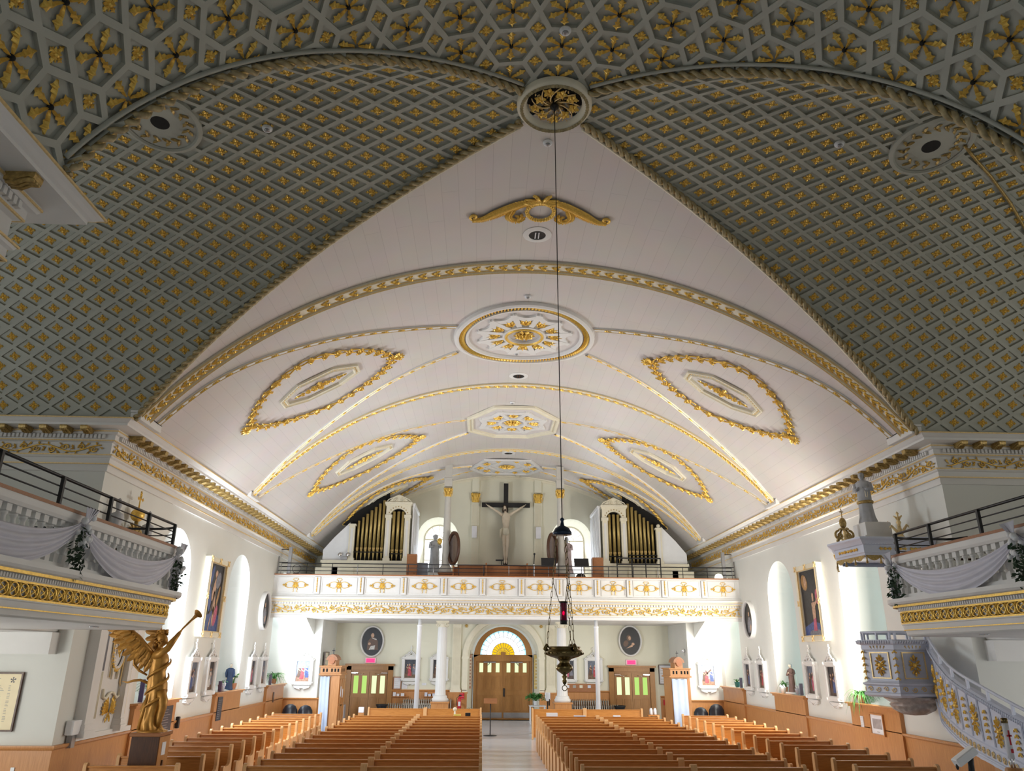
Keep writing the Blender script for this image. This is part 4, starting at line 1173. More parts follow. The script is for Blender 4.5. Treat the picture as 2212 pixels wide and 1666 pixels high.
    for yy, xx in ((9.0, 6.9), (11.9, 6.75)):
        s = empty('soffit_light', (sg*xx, yy, 3.06), 0, 'small chrome twin spotlight under the %s gallery soffit, %s' % (sd, 'nearer the sanctuary' if yy < 10 else 'nearer the nave'), 'spotlight', 'gallery soffit lights')
        for k in (-1, 1): MB().lathe([(.04, 0), (.04, -.012), (.03, -.014), (.001, -.006)], 12, c=(0, k*.06, 0)).build('lens', CHROME, s)
    # swags, flower bows and greenery
    KN = [6.75, 9.95, 13.2]
    def fx(y, o): return (sg*(6.3-o) if y < 13.15 else sg*(6.3-o+max(0, (y-13.15))*.15), y)
    for k in range(2):
        y0, y1 = KN[k], KN[k+1]; NT, NVv = 28, 22; m = MB(); vs = []
        for i in range(NT+1):
            t = i/NT; e4 = 4*t*(1-t)
            for j in range(NVv+1):
                v = j/NVv; z = 4.30-.05*v-(.28+.36*v)*e4**.8; o = .10+.10*e4*v*(1.1-v)*2+.028*sin(v*8*pi+t*1.5)*(.35+.65*e4)
                x, y = fx(y0+(y1-y0)*t, o); vs.append((x, y, z))
        m.add(vs, [(i*(NVv+1)+j, (i+1)*(NVv+1)+j, (i+1)*(NVv+1)+j+1, i*(NVv+1)+j+1) for i in range(NT) for j in range(NVv)], 0, True)
        dr = m.build('swag_drape', CLOTH); tag(dr, 'white cloth swag on the %s gallery parapet, %s' % (sd, 'the nearer one, running out of frame' if k == 0 else 'the one ending at the rounded corner'), 'drape', 'white swags on the galleries')
        md = dr.modifiers.new('thickness', 'SOLIDIFY'); md.thickness = .006
    # hanging tail at the corner
    m = MB(); vs = []
    for i in range(9):
        a = i/8
        for j in range(12): t = j/11; an = .35+a*.9; vs.append((sg*(6.85-(.55+.13+.03*sin(a*20))*cos(an)), 13.15+(.55+.13+.03*sin(a*20))*sin(an), 4.25-.60*t-.02*sin(a*9)))
    m.add(vs, [(i*12+j, (i+1)*12+j, (i+1)*12+j+1, i*12+j+1) for i in range(8) for j in range(11)], 0, True)
    dr = m.build('drape_tail', CLOTH); tag(dr, 'white cloth tail hanging at the rounded corner of the %s gallery' % sd, 'drape'); dr.modifiers.new('thickness', 'SOLIDIFY').thickness = .006
    for k, yk in enumerate(KN[1:]):
        x, y = fx(yk, .13); fl = empty('flower_bow', (x, y, 4.20), 0, 'white flower bow with dark leaves on the %s gallery, %s' % (sd, 'between two swags' if k == 0 else 'at the rounded corner'), 'flower arrangement', 'flower bows on the galleries')
        random.seed(40+k+sg); m = MB()
        for i in range(16): m.ball((sg*-random.uniform(-.02, .08), random.uniform(-.11, .11), random.uniform(-.22, .16)), random.uniform(.03, .055), n=7, m=4)
        m.build('white_blossoms', WHITE, fl)
        m = MB()
        for i in range(5):
            a = -.6+.3*i; m.add([(0, 0, .05), (sg*-.06+.02*i, sin(a)*.16-.04, .26), (sg*-.09, sin(a)*.16+.05, .24), (sg*-.03, sin(a)*.05, .06)], [(0, 1, 2, 3)])
        m.build('tulle', CLOTH, fl)
        m = MB()
        for i in range(170):
            zz = random.uniform(-.60, -.02); w = .12*(1-abs(zz+.25)/.6)+.03
            c = Vector((sg*-random.uniform(-.02, .09), random.uniform(-w, w)-.05, zz)); d = Vector((random.uniform(-1, 1), random.uniform(-1, 1), random.uniform(-1.2, .3))).normalized()*random.uniform(.05, .10); s = d.cross(Vector((random.random(), random.random(), random.random()))).normalized()*.02
            m.add([c, c+d*.5+s, c+d, c+d*.5-s], [(0, 1, 2, 3)])
        m.build('trailing_leaves', LEAFD, fl)
    # boxed beam under the gallery on the transept wall
    x0, x1 = sorted((sg*9.25, sg*13.4)); struct(MB().box(x0, x1, 15.5, 15.8, 2.66, 3.06).build('trim_%d' % trim_n, TRIM)); trim_n += 1
# ================================================================ pews
def pew_end(s=1):
    """bench end, thickness along x; (y,z) outline, facing -y"""
    pts = [(.11, 0), (.11, .94)]+[(.055+.055*cos(a), .945+.055*sin(a)) for a in [pi*i/6 for i in range(7)]]
    pts += [(0, .72), (-.03, .655), (-.10, .63), (-.30, .635)]+[(-.34+.055*cos(a), .60+.055*sin(a)) for a in [pi*.5+pi*.5*i/4 for i in range(5)]]+[(-.40, .40), (-.36, .20), (-.40, .06), (-.40, 0)]
    o = MB().extr(pts, -.028, .028); return o.map(lambda p: (p[1], p[0], p[2]))
PEWS = {}
def make_pew(w):
    e = empty('pew', (0, 0, 0))
    b = MB(); h = w/2-.028
    vs = []
    for y, z in ((.005, .40), (.035, .93), (.065, .93), (.04, .40)): vs += [(-h, y, z), (h, y, z)]
    b.add(vs, [(0, 1, 3, 2), (2, 3, 5, 4), (4, 5, 7, 6), (6, 7, 1, 0), (0, 2, 4, 6), (1, 7, 5, 3)])
    b.box(-h, h, .015, .085, .925, .955, bev=.006); b.build('backrest', OAKX, e)
    MB().box(-h, h, -.38, .03, .415, .445, bev=.008).box(-h, h, -.36, -.33, .33, .415).build('seat', OAKX, e)
    MB().box(-h, h, .05, .06, .08, .34).box(-h, h, .045, .12, .62, .635).build('book_ledge', OAKX, e)
    for s in (-1, 1): pew_end().move(s*(w/2-.028), 0, 0).build('bench_end', OAKL, e)
    return e
ROWS_C = [13.85+.855*k for k in range(14)]
SIDE_L = [13.85, 15.05]+[15.05+.805*k for k in range(1, 14)]
SIDE_R = [13.95+.832*k for k in range(15)]
BLK = [('left aisle-side', -.95, -2.90, ROWS_C, 'block just left of the centre aisle'), ('left outer', -2.90, -4.87, ROWS_C, 'second block left of the centre aisle'),
       ('right aisle-side', .70, 2.60, ROWS_C, 'block just right of the centre aisle'), ('right outer', 2.60, 4.51, ROWS_C, 'second block right of the centre aisle'),
       ('left wall', -5.92, -7.45, SIDE_L, 'block along the left wall'), ('right wall', 5.38, 6.86, SIDE_R, 'block along the right wall')]
for nm, xa, xb, rows, ph in BLK:
    w = round(abs(xb-xa), 2); n = len(rows)
    for i, y in enumerate(rows):
        if w in PEWS: e = copy_tree(PEWS[w])
        else: e = make_pew(w); PEWS[w] = e
        e.location = ((xa+xb)/2, y, 0)
        k = n-1-i
        tag(e, 'oak pew in the %s, %s' % (ph, 'rearmost row' if k == 0 else ordinal(k)+' row from the rear'), 'pew', 'oak pews in the nave')
# screens behind the last rows
for X0, X1, lab in ((-4.87, -2.92, 'plain oak screen behind the last pews, left of the aisle on its outer half'), (-2.90, -.97, 'plain oak screen behind the last pews, left of the aisle beside it'),
                    (.79, 2.62, 'plain oak screen behind the last pews, right of the aisle beside it'), (2.64, 4.65, 'plain oak screen behind the last pews, right of the aisle on its outer half')):
    e = empty('pew_screen', ((X0+X1)/2, 28.3, 0), 0, lab, 'screen', 'oak screens behind the pews'); h = (X1-X0)/2-.02
    MB().box(-h, h, -.02, .02, .06, .93).box(-h, h, -.035, .035, .93, .96, bev=.005).build('panel', OAKX, e)
    for s in (-1, 1): MB().box(s*h-.03, s*h+.03, -.06, .06, 0, 1.0, bev=.012).build('end_post', OAKL, e)

# ================================================================ doors
def panel(m, x0, x1, z0, z1, y, d=.02):
    for q in ((x0, x1, z0, z0+.025), (x0, x1, z1-.025, z1), (x0, x0+.025, z0+.025, z1-.025), (x1-.025, x1, z0+.025, z1-.025)): m.box(q[0], q[1], y-d, y, q[2], q[3])
DY = BY+.62
D = struct(MB().box(-1.36, -1.24, DY-.10, DY+.08, 0, 2.60).box(1.24, 1.36, DY-.10, DY+.08, 0, 2.60).box(-1.36, 1.36, DY-.12, DY+.08, 2.46, 2.62).box(-1.36, 1.36, DY-.2, DY+.1, -.0, .05).build('door_1', DOORW))
for s in (-1, 1):
    a, b = sorted((s*.01, s*1.24)); L = MB(); ws = [a+.24, (a+b)/2, b-.24]
    L.box(a, b, DY, DY+.05, .02, 1.98); L.box(a, b, DY, DY+.05, 2.38, 2.46)
    prev = a
    for w in ws: L.box(prev, w-.085, DY, DY+.05, 1.98, 2.38); prev = w+.085
    L.box(prev, b, DY, DY+.05, 1.98, 2.38)
    for w in ws: panel(L, w-.15, w+.15, 1.22, 1.83, DY); panel(L, w-.15, w+.15, .34, 1.02, DY)
    LV = L.build('door_leaf', DOORW, D)
    for w in ws: MB().box(w-.085, w+.085, DY+.015, DY+.025, 1.98, 2.38).build('pane', GL_GRN2, LV)
    MB().box(a+.03, b-.03, DY-.012, DY, .06, .28).build('kick_plate', GREY, LV)
    m = MB().box(s*.62-.28, s*.62+.28, DY-.05, DY, 2.39, 2.44); m.tube([(s*.62, DY-.05, 2.40), (s*.66, DY-.14, 2.32), (s*.74, DY-.05, 2.28)], .02, 5); m.build('door_closer', GREY, D)
MB().box(.02, .09, DY-.05, DY, .95, 1.30, bev=.01).build('door_handle', BLACK, D)
MB().box(-.012, .012, DY-.03, DY+.02, .05, 2.46).build('meeting_strip', DOORW, D)
# fanlight
FL = empty('fanlight', (0, DY, 2.62), 0, 'half-round fanlight of blue, white and yellow glass over the middle door', 'stained glass window')
m = MB()
R1_, R2_ = 1.36, 1.06; N = 36
vs = []
for i in range(N+1):
    a = pi*i/N
    for r, y in ((R1_, -.10), (R2_, -.10), (R2_, .02)): vs.append((r*cos(a), y, .12+r*sin(a) if r == R2_ else r*sin(a)))
m.add(vs, [(i*3+k, (i+1)*3+k, (i+1)*3+k+1, i*3+k+1) for i in range(N) for k in range(2)]); m.box(-1.36, 1.36, -.10, .05, -.02, .12); m.box(-.11, .11, -.06, .0, .10, .24)
m.build('arch_frame', DOORW, FL)
def sector(m, r0, r1, n, y, k0=None):
    for k in range(n):
        a0, a1 = pi*k/n, pi*(k+1)/n; S_ = 5; vs = []
        for i in range(S_+1):
            a = a0+(a1-a0)*i/S_; vs += [(r0*cos(a), y, .12+r0*sin(a)), (r1*cos(a), y, .12+r1*sin(a))]
        m.add(vs, [(2*i, 2*i+1, 2*i+3, 2*i+2) for i in range(S_)])
m = MB(); sector(m, .10, .52, 12, .01); m.build('yellow_glass', GL_YEL, FL)
m = MB(); sector(m, .52, .86, 14, .01); m.build('white_glass', GL_WHITE, FL)
m = MB(); sector(m, .86, 1.06, 14, .012); m.build('blue_glass', GL_SKY, FL)
m = MB()
for k in range(14):
    a = pi*(k+.5)/14; r = .90; vs = [(r*cos(a)+.115*cos(q), .006, .12+r*sin(a)+.115*sin(q)) for q in [2*pi*i/14 for i in range(14)]]; m.add(vs, [tuple(range(14))])
m.build('lobe_glass', glass('fanlight_pale_glass', (.78, .95, 1.0), 1.6), FL)
m = MB()
for k in range(15): a = pi*k/14; m.tube([(.52*cos(a), 0, .12+.52*sin(a)), (1.06*cos(a), 0, .12+1.06*sin(a))], .009, 4)
for k in range(13): a = pi*k/12; m.tube([(.12*cos(a), 0, .12+.12*sin(a)), (.52*cos(a), 0, .12+.52*sin(a))], .010, 4)
for r in (.30, .52, .78): m.tube([(r*cos(pi*i/30), 0, .12+r*sin(pi*i/30)) for i in range(31)], .010, 4)
m.build('lead_bars', GREY, FL)
for s in (-1, 1):
    q = empty('door_sensor', (s*1.40, DY-.10, 2.78), 0, 'small white sensor on the %s edge of the fanlight arch' % ('left' if s < 0 else 'right'), 'sensor')
    MB().box(-.03, .03, -.03, .02, -.05, .05, bev=.01).build('case', WHITE, q)
# plaster surround of the middle door: pilasters, imposts, archivolt
m = MB()
for s in (-1, 1):
    x0, x1 = sorted((s*1.62, s*1.86)); m.box(x0, x1, BY-.10, BY, 1.05, 2.55); m.box(x0-.04, x1+.04, BY-.14, BY, 2.55, 2.66)
    x0, x1 = sorted((s*1.95, s*2.33)); m.box(x0, x1, BY-.12, BY, 1.3, 4.05); m.box(x0-.06, x1+.06, BY-.16, BY, 1.15, 1.25); m.box(x0-.03, x1+.03, BY-.14, BY, 1.25, 1.34)
    for k in range(6): xx = x0+.045+k*(x1-x0-.09)/5; m.box(xx-.014, xx+.014, BY-.135, BY-.11, 1.45, 3.9)
vs = []; n = 4; N = 30; prof = [(1.62, 0), (1.62, -.10), (1.72, -.12), (1.86, -.12), (1.86, 0)]
for i in range(N+1):
    a = pi*i/N
    for r, y in prof: vs.append((r*cos(a), BY+y, 2.66+(r-.07)*sin(a)))
m.add(vs, [(i*5+k, (i+1)*5+k, (i+1)*5+k+1, i*5+k+1) for i in range(N) for k in range(4)])
sur = struct(m.build('trim_door_surround', CREAM))
for s in (-1, 1):
    m = MB()
    for k in range(6): m.leaf((0, 0, 0), k*pi/3, .09, .06, .03)
    m.bead((0, 0, .01), .03, .04); m.map(lambda p: (s*1.72+p[0], BY-.02-p[2], 3.98+p[1])).build('spandrel_rosette', GOLD, sur)
m = MB()
for s in (-1, 1): x0, x1 = sorted((s*1.62, s*2.45)); m.box(x0, x1, BY-.16, BY, 0, 1.1); m.box(x0-.0, x1+.03, BY-.19, BY, 1.1, 1.16)
struct(m.build('trim_door_plinth', WAINS))
# hanging banners in the door reveal
for s, lab in ((-1, 'narrow reddish lettered banner hanging in the left reveal of the middle door'), (1, 'narrow gold fringed banner hanging in the right reveal of the middle door')):
    e = empty('banner', (s*1.50, BY+.25, 2.75), 0, lab, 'banner')
    MB().box(-.05 if s < 0 else -.10, .05 if s < 0 else .10, -.01, .01, -1.45, 0).build('cloth', mat('banner_cloth_%d' % s, (.50, .28, .20) if s < 0 else (.62, .45, .16), .7, var=.2, scale=14), e)
    m = MB()
    for k in range(9): m.box(-.03, .03, -.016, -.01, -1.35+k*.14, -1.28+k*.14)
    m.build('stripe', CREAM, e); MB().tube([(-.12, 0, 0), (.12, 0, 0)], .014, 6).build('rod', BRASS, e); MB().tube([(0, 0, 0), (0, 0, .9)], .006, 4).build('cord', GREY, e)
# side doors
for k, (X, sd) in enumerate(((-6.0, 'left'), (5.83, 'right'))):
    D = struct(MB().box(X-1.04, X-.82, BY-.12, BY, 0, 2.22).box(X+.82, X+1.04, BY-.12, BY, 0, 2.22).box(X-1.04, X+1.04, BY-.12, BY, 2.06, 2.24).box(X-1.10, X+1.10, BY-.18, BY, 2.24, 2.32).box(X-.82, X+.82, BY-.06, BY, 1.98, 2.06).build('door_%d' % (k+2), DOORW))
    for s in (-1, 1):
        a, b = sorted((X+s*.008, X+s*.80)); L = MB(); ws = [a+.21, b-.21]; y = BY-.05
        L.box(a, b, y, BY-.005, .02, 1.08); L.box(a, b, y, BY-.005, 1.82, 1.98)
        L.box(a, ws[0]-.105, y, BY-.005, 1.08, 1.82); L.box(ws[0]+.105, ws[1]-.105, y, BY-.005, 1.08, 1.82); L.box(ws[1]+.105, b, y, BY-.005, 1.08, 1.82)
        for w in ws: panel(L, w-.15, w+.15, .12, .92, y)
        LV = L.build('door_leaf', DOORW, D)
        for w in ws: MB().box(w-.105, w+.105, BY-.03, BY-.02, 1.08, 1.82).build('pane', GL_GRN if (w < X) == (sd == 'left') else GL_GRN2, LV)
        m = MB().box(X+s*.66-.14, X+s*.66+.14, y-.07, y, 1.90, 1.97, bev=.01); m.tube([(X+s*.6, y-.06, 1.92), (X+s*.4, y-.12, 1.87), (X+s*.25, y-.05, 1.90)], .012, 5); m.build('door_closer', CHROME, D)
    e = empty('exit_sign', (X, BY-.03, 2.46), 0, 'glowing red exit sign over the %s side door' % sd, 'exit sign')
    MB().box(-.24, .24, -.05, .03, -.12, .12, bev=.015).build('case', EXITF, e); MB().box(-.19, .19, -.056, -.05, -.085, .085).build('lit_face', EXITM, e)

# ================================================================ pictures
PAINT = {}
def pm(name, c):
    if name not in PAINT: PAINT[name] = mat('paint_'+name, c, .45, var=.3, scale=14)
    return PAINT[name]
PC = {'flesh': (.55, .34, .22), 'red': (.48, .06, .08), 'rose': (.50, .10, .18), 'blue': (.06, .10, .28), 'white': (.62, .60, .56), 'ochre': (.40, .22, .08), 'brown': (.12, .06, .035), 'sky': (.28, .33, .44), 'grey': (.20, .20, .24), 'earth': (.36, .20, .13)}
def blob(m, cx, cz, rx, rz, y, mi, n=12, sk=0): m.add([(cx+rx*cos(2*pi*i/n)+sk*rz*sin(2*pi*i/n), y, cz+rz*sin(2*pi*i/n)) for i in range(n)], [tuple(range(n))], mi)
def poly2(m, pts, y, mi): m.add([(x, y, z) for x, z in pts], [tuple(range(len(pts)))], mi)
def figure(m, cx, z0, h, y, robe, flesh, w=.34, lean=0):
    poly2(m, [(cx-w*h*.55, z0), (cx+w*h*.5, z0), (cx+w*h*.42+lean, z0+h*.5), (cx+w*h*.34+lean, z0+h*.80), (cx-w*h*.32+lean, z0+h*.80), (cx-w*h*.44+lean, z0+h*.45)], y, robe)
    blob(m, cx+lean, z0+h*.9, h*.062, h*.085, y-.001, flesh)
    poly2(m, [(cx-w*h*.3+lean, z0+h*.76), (cx-w*h*.36+lean, z0+h*.66), (cx+w*h*.30+lean, z0+h*.52), (cx+w*h*.38+lean, z0+h*.57)], y-.001, flesh)
ORN = MB()
def rect_frame(w, h, fw_, d, bev=.03):
    m = MB()
    for s in (-1, 1):
        x0, x1 = sorted((s*w/2, s*(w/2-fw_))); m.box(x0, x1, -d, 0, -h/2, h/2, bev=.012)
        z0, z1 = sorted((s*h/2, s*(h/2-fw_))); m.box(-w/2+fw_, w/2-fw_, -d+.001, 0, z0, z1, bev=.012)
        xi0, xi1 = sorted((s*(w/2-fw_), s*(w/2-fw_-.02))); m.box(xi0, xi1, -d*.75, 0, -h/2+fw_, h/2-fw_)
        zi0, zi1 = sorted((s*(h/2-fw_), s*(h/2-fw_-.02))); m.box(-w/2+fw_, w/2-fw_, -d*.75, 0, zi0, zi1)
    return m
STN = {}
def station(loc, rz, variant, label):
    e = empty('station_picture', loc, rz, label, 'picture', 'stations of the cross')
    w, h, d = .80, 1.04, .13
    if 'f' not in STN:
        STN['f'] = rect_frame(w, h, .115, d)
        m = STN['f']
        for sx in (-1, 1):
            for sz in (-1, 1):
                m.ball((sx*.36, -d-.005, sz*.47), .05, n=7, m=4, sc=(1, .5, 1)); m.ball((sx*.41, -d*.6, sz*.44), .045, n=6, m=4)
        c = MB()
        for s in (-1, 1):
            c.tube([(s*.30, -.05, .0), (s*.26, -.06, .07), (s*.16, -.06, .09), (s*.12, -.06, .15), (s*.05, -.06, .19), (0, -.06, .24)], [.03, .028, .025, .028, .025, .03], 6)
            c.tube([(s*.12+x, -.07, .07+z) for x, z in scroll_pts(0, 0, .05, 1.2, pi/2, s, 10)], .016, 5)
        for k in range(5): c.ball((-.1+.05*k, -.06, .06+.05*(2-abs(k-2))), .035, n=6, m=4)
        c.box(-.24, .24, -.05, -.02, 0, .06)
        STN['c'] = c
        x = MB().box(-.014, .014, -.06, -.03, .24, .48).box(-.075, .075, -.06, -.03, .36, .39); STN['x'] = x
        pl = MB().box(-.30, .30, -.10, 0, -.13, -.02, bev=.015)
        for s in (-1, 1): pl.tube([(s*.30, -.08, -.04), (s*.26, -.09, -.10), (s*.15, -.09, -.13), (s*.05, -.09, -.17)], [.025, .03, .03, .02], 6); pl.ball((s*.31, -.08, -.05), .035, n=6, m=4)
        STN['p'] = pl
    fr = STN['f'].build('frame', WHITE if False else TRIM, e) if 'fo' not in STN else None
    if fr is None:
        fr = STN['fo'].copy(); COL.objects.link(fr); fr.parent = e
    else: STN['fo'] = fr
    for key, nm, off in (('c', 'crest', (0, -.03, h/2)), ('p', 'plaque', (0, 0, -h/2))):
        if key+'o' not in STN:
            o = STN[key].build(nm, TRIM, e); STN[key+'o'] = o
            if key == 'c': STN['x'].build('cross', TRIM, o)
        else: o = copy_tree(STN[key+'o'], e)
        o.location = off
    v = variant; m = MB(); mats = [pm('bg%d' % (v % 3), [(.05, .055, .07), (.13, .15, .20), (.035, .03, .035)][v % 3]), pm('earth%d' % (v % 2), [(.16, .10, .06), (.10, .07, .06)][v % 2]), pm('flesh', PC['flesh']), pm(['red', 'blue', 'white', 'rose'][v % 4], PC[['red', 'blue', 'white', 'rose'][v % 4]]), pm('brown', PC['brown']), pm('grey', PC['grey'])]
    if v in (90, 91): mats[0] = pm('sky', PC['sky']); mats[1] = pm('earth', PC['earth']); mats[3] = pm('red', PC['red']); mats[5] = pm('blue', PC['blue'])
    hw, hh = w/2-.12, h/2-.12
    m.add([(-hw, -.05, -hh), (hw, -.05, -hh), (hw, -.05, hh), (-hw, -.05, hh)], [(0, 1, 2, 3)], 0)
    poly2(m, [(-hw, -hh), (hw, -hh), (hw, -hh*.45), (0, -hh*.35), (-hw, -hh*.5)], -.052, 1)
    random.seed(v*7+3)
    figure(m, random.uniform(-.05, .08), -hh*.75, .52, -.056, 3, 2, .30, random.uniform(-.03, .03)); figure(m, -.16, -hh*.6, .44, -.054, 4, 2, .34, .02); figure(m, .17, -hh*.6, .45, -.054, 5, 2, .32, -.03)
    if v % 2: poly2(m, [(-.22, -.05), (.14, .24), (.17, .20), (-.18, -.09)], -.058, 4); poly2(m, [(-.10, .16), (.0, .03), (.03, .06), (-.07, .19)], -.058, 4)
    m.build('canvas', mats, e)
    return e
RL, RR = pi/2, -pi/2
stz = 2.08
station((-9.0, 22.42, stz), RL, 1, 'small framed station between the first and second left windows, nearer the angel')
station((-9.0, 23.85, stz), RL, 2, 'small framed station between the first and second left windows, nearer the loft')
station((-9.0, 28.1, stz), RL, 3, 'small framed station beyond the second left window, nearer the camera side')
station((-9.0, 29.45, stz), RL, 4, 'small framed station beyond the second left window, nearer the loft')
station((9.0, 22.40, stz), RR, 5, 'small framed station left of the pulpit window, the nearer of its pair')
station((9.0, 23.85, stz), RR, 7, 'small framed station left of the pulpit window, the farther of its pair')
station((9.0, 28.1, stz), RR, 8, 'small framed station under the right oval portrait, nearer its window')
station((9.0, 29.5, stz), RR, 9, 'small framed station under the right oval portrait, nearer the loft')
station((-8.25, 33.0, 2.05), 0, 90, 'framed station with red-robed figure and blue sky in the left corner recess')
station((8.38, 33.0, 2.0), 0, 91, 'framed station with a carried cross and red robe in the right corner recess')
station((-4.18, BY, 2.12), 0, 12, 'dark framed station beside the left support pole on the back wall')
station((-2.90, BY, 2.12), 0, 14, 'dark framed station half behind the left fluted column')
station((2.92, BY, 2.12), 0, 15, 'dark framed station behind the hanging lamp, by the right fluted column')
station((4.10, BY, 2.12), 0, 16, 'dark framed station beside the right support pole on the back wall')

def big_picture(loc, rz, label, kind):
    e = empty('large_painting', loc, rz, label, 'painting'); w, h, d = 1.62, 2.22, .17
    rect_frame(w, h, .15, d).build('frame', CREAM, e)
    g = MB()
    for sx in (-1, 0, 1):
        for sz in (-1, 0, 1):
            if sx == 0 and sz == 0: continue
            for k in range(4): g.leaf((sx*(w/2-.07), sz*(h/2-.07), 0), pi/4+k*pi/2, .12, .08, .03)
            g.bead((sx*(w/2-.07), sz*(h/2-.07), .01), .035, .04, n=6)
    g.map(lambda p: (p[0], -d-p[2], p[1])).build('gilded_corner', GOLDL, e)
    g = MB()
    for s in (-1, 1):
        x = s*(w/2-.16); g.box(min(x, x+s*.018), max(x, x+s*.018), -d-.008, -.1, -h/2+.15, h/2-.15); z = s*(h/2-.16); g.box(-w/2+.15, w/2-.15, -d-.008, -.1, min(z, z+s*.018), max(z, z+s*.018))
    g.build('gilded_sight', GOLDL, e)
    m = MB(); hw, hh = w/2-.17, h/2-.17; P_ = ['dark', 'flesh', 'rose', 'blue', 'ochre', 'grey', 'brown']
    PC['dark'] = (.022, .024, .032)
    mats = [pm(k, PC[k]) for k in P_]
    m.add([(-hw, -.09, -hh), (hw, -.09, -hh), (hw, -.09, hh), (-hw, -.09, hh)], [(0, 1, 2, 3)], 0)
    if kind == 0:
        poly2(m, [(-hw, -hh), (hw, -hh), (hw, -.5), (.1, -.35), (-hw, -.6)], -.092, 3)
        for cx, cz, rx, rz_, mi, sk in ((.0, .25, .13, .36, 1, .3), (.10, -.15, .10, .34, 1, -.2), (.12, -.52, .06, .30, 1, 0), (-.1, -.75, .035, .22, 1, .3), (.26, .50, .20, .24, 5, .2), (-.35, .55, .12, .34, 3, .4), (-.33, -.05, .15, .36, 3, -.2), (.05, .66, .10, .12, 1, 0), (.38, .05, .08, .30, 4, .3), (.33, -.5, .14, .30, 2, .2), (-.05, -.2, .05, .3, 6, .5)): blob(m, cx, cz, rx, rz_, -.094-.001*mi, mi, 14, sk)
    else:
        poly2(m, [(-hw, -hh), (hw, -hh), (hw, -.65), (0, -.55), (-hw, -.7)], -.092, 3)
        blob(m, -.36, .60, .22, .24, -.095, 4, 14, -.2); blob(m, -.30, .62, .09, .16, -.097, 1)
        figure(m, .10, -.82, 1.02, -.096, 2, 1, .22, .03); poly2(m, [(.0, -.02), (.26, .0), (.22, -.45), (.02, -.50)], -.098, 1); poly2(m, [(.2, -.05), (.45, .12), (.42, .02), (.22, -.16)], -.099, 1)
        blob(m, .14, .17, .07, .10, -.1, 1); blob(m, .42, .14, .10, .22, -.097, 2); blob(m, .1, -.88, .45, .1, -.094, 5)
    m.build('canvas', mats, e); return e
big_picture((-9.0, 23.15, 4.25), RL, 'large cream-framed dark painting of tangled pale figures on the left nave wall', 0)
big_picture((9.0, 23.12, 4.28), RR, 'large cream-framed painting of a rose-skirted figure on the right nave wall', 1)
def oval_picture(loc, rz, label, kind, a=.54, b=.68):
    e = empty('oval_portrait', loc, rz, label, 'painting'); N = 44; m = MB(); vs = []
    for i in range(N):
        t = 2*pi*i/N
        for q, y in ((1.0, 0), (1.0, -.13), (.97, -.155), (.90, -.15), (.86, -.11), (.86, -.06)): vs.append((a*q*cos(t)-(0), y, (b+(a*q-a))*sin(t)))
    m.add(vs, [(i*6+k, ((i+1) % N)*6+k, ((i+1) % N)*6+k+1, i*6+k+1) for i in range(N) for k in range(5)], 0, False); m.build('frame', TRIM, e)
    m = MB(); m.add([(a*.87*cos(2*pi*i/N), -.07, (b-a*.13)*sin(2*pi*i/N)) for i in range(N)], [tuple(range(N))], 0)
    mats = [CANVAS, pm('flesh', PC['flesh']), pm('brown', PC['brown']), pm('white', PC['white']), pm('grey', PC['grey'])]
    if kind == 0:
        poly2(m, [(-.22, -.36), (.28, -.36), (.26, .02), (.10, .18), (-.06, .18), (-.2, 0)], -.074, 2); blob(m, 0, .26, .075, .10, -.077, 1); poly2(m, [(.0, .16), (.2, .10), (.18, .06), (.0, .12)], -.078, 3); poly2(m, [(-.14, -.36), (.12, -.34), (.14, -.16), (-.05, -.2)], -.078, 3); blob(m, -.12, -.1, .06, .06, -.079, 1)
    elif kind == 1:
        blob(m, -.05, .12, .11, .14, -.075, 2); blob(m, -.02, .12, .06, .09, -.077, 1); blob(m, -.2, -.12, .12, .14, -.076, 2, 12, .2); poly2(m, [(-.2, -.34), (.1, -.26), (.16, -.16), (.10, -.14), (-.1, -.28)], -.078, 1); blob(m, .13, -.14, .07, .06, -.079, 1)
    else:
        poly2(m, [(-.2, -.45), (.24, -.45), (.2, -.05), (.07, .1), (-.07, .1), (-.18, -.1)], -.074, 4); blob(m, .0, .2, .06, .085, -.077, 1); blob(m, .10, -.28, .07, .12, -.077, 1, 12, .3)
    m.build('canvas', mats, e); return e
oval_picture((-5.98, BY, 3.27), 0, 'oval portrait of a white-collared figure with a book above the left side door', 0)
oval_picture((5.82, BY, 3.39), 0, 'oval portrait of a bent long-haired figure above the right side door', 1)
oval_picture((-9.0, 28.82, 4.18), RL, 'oval dark portrait on the left nave wall next to the loft', 2)
oval_picture((9.0, 28.85, 4.02), RR, 'oval dark portrait on the right nave wall next to the loft', 2)
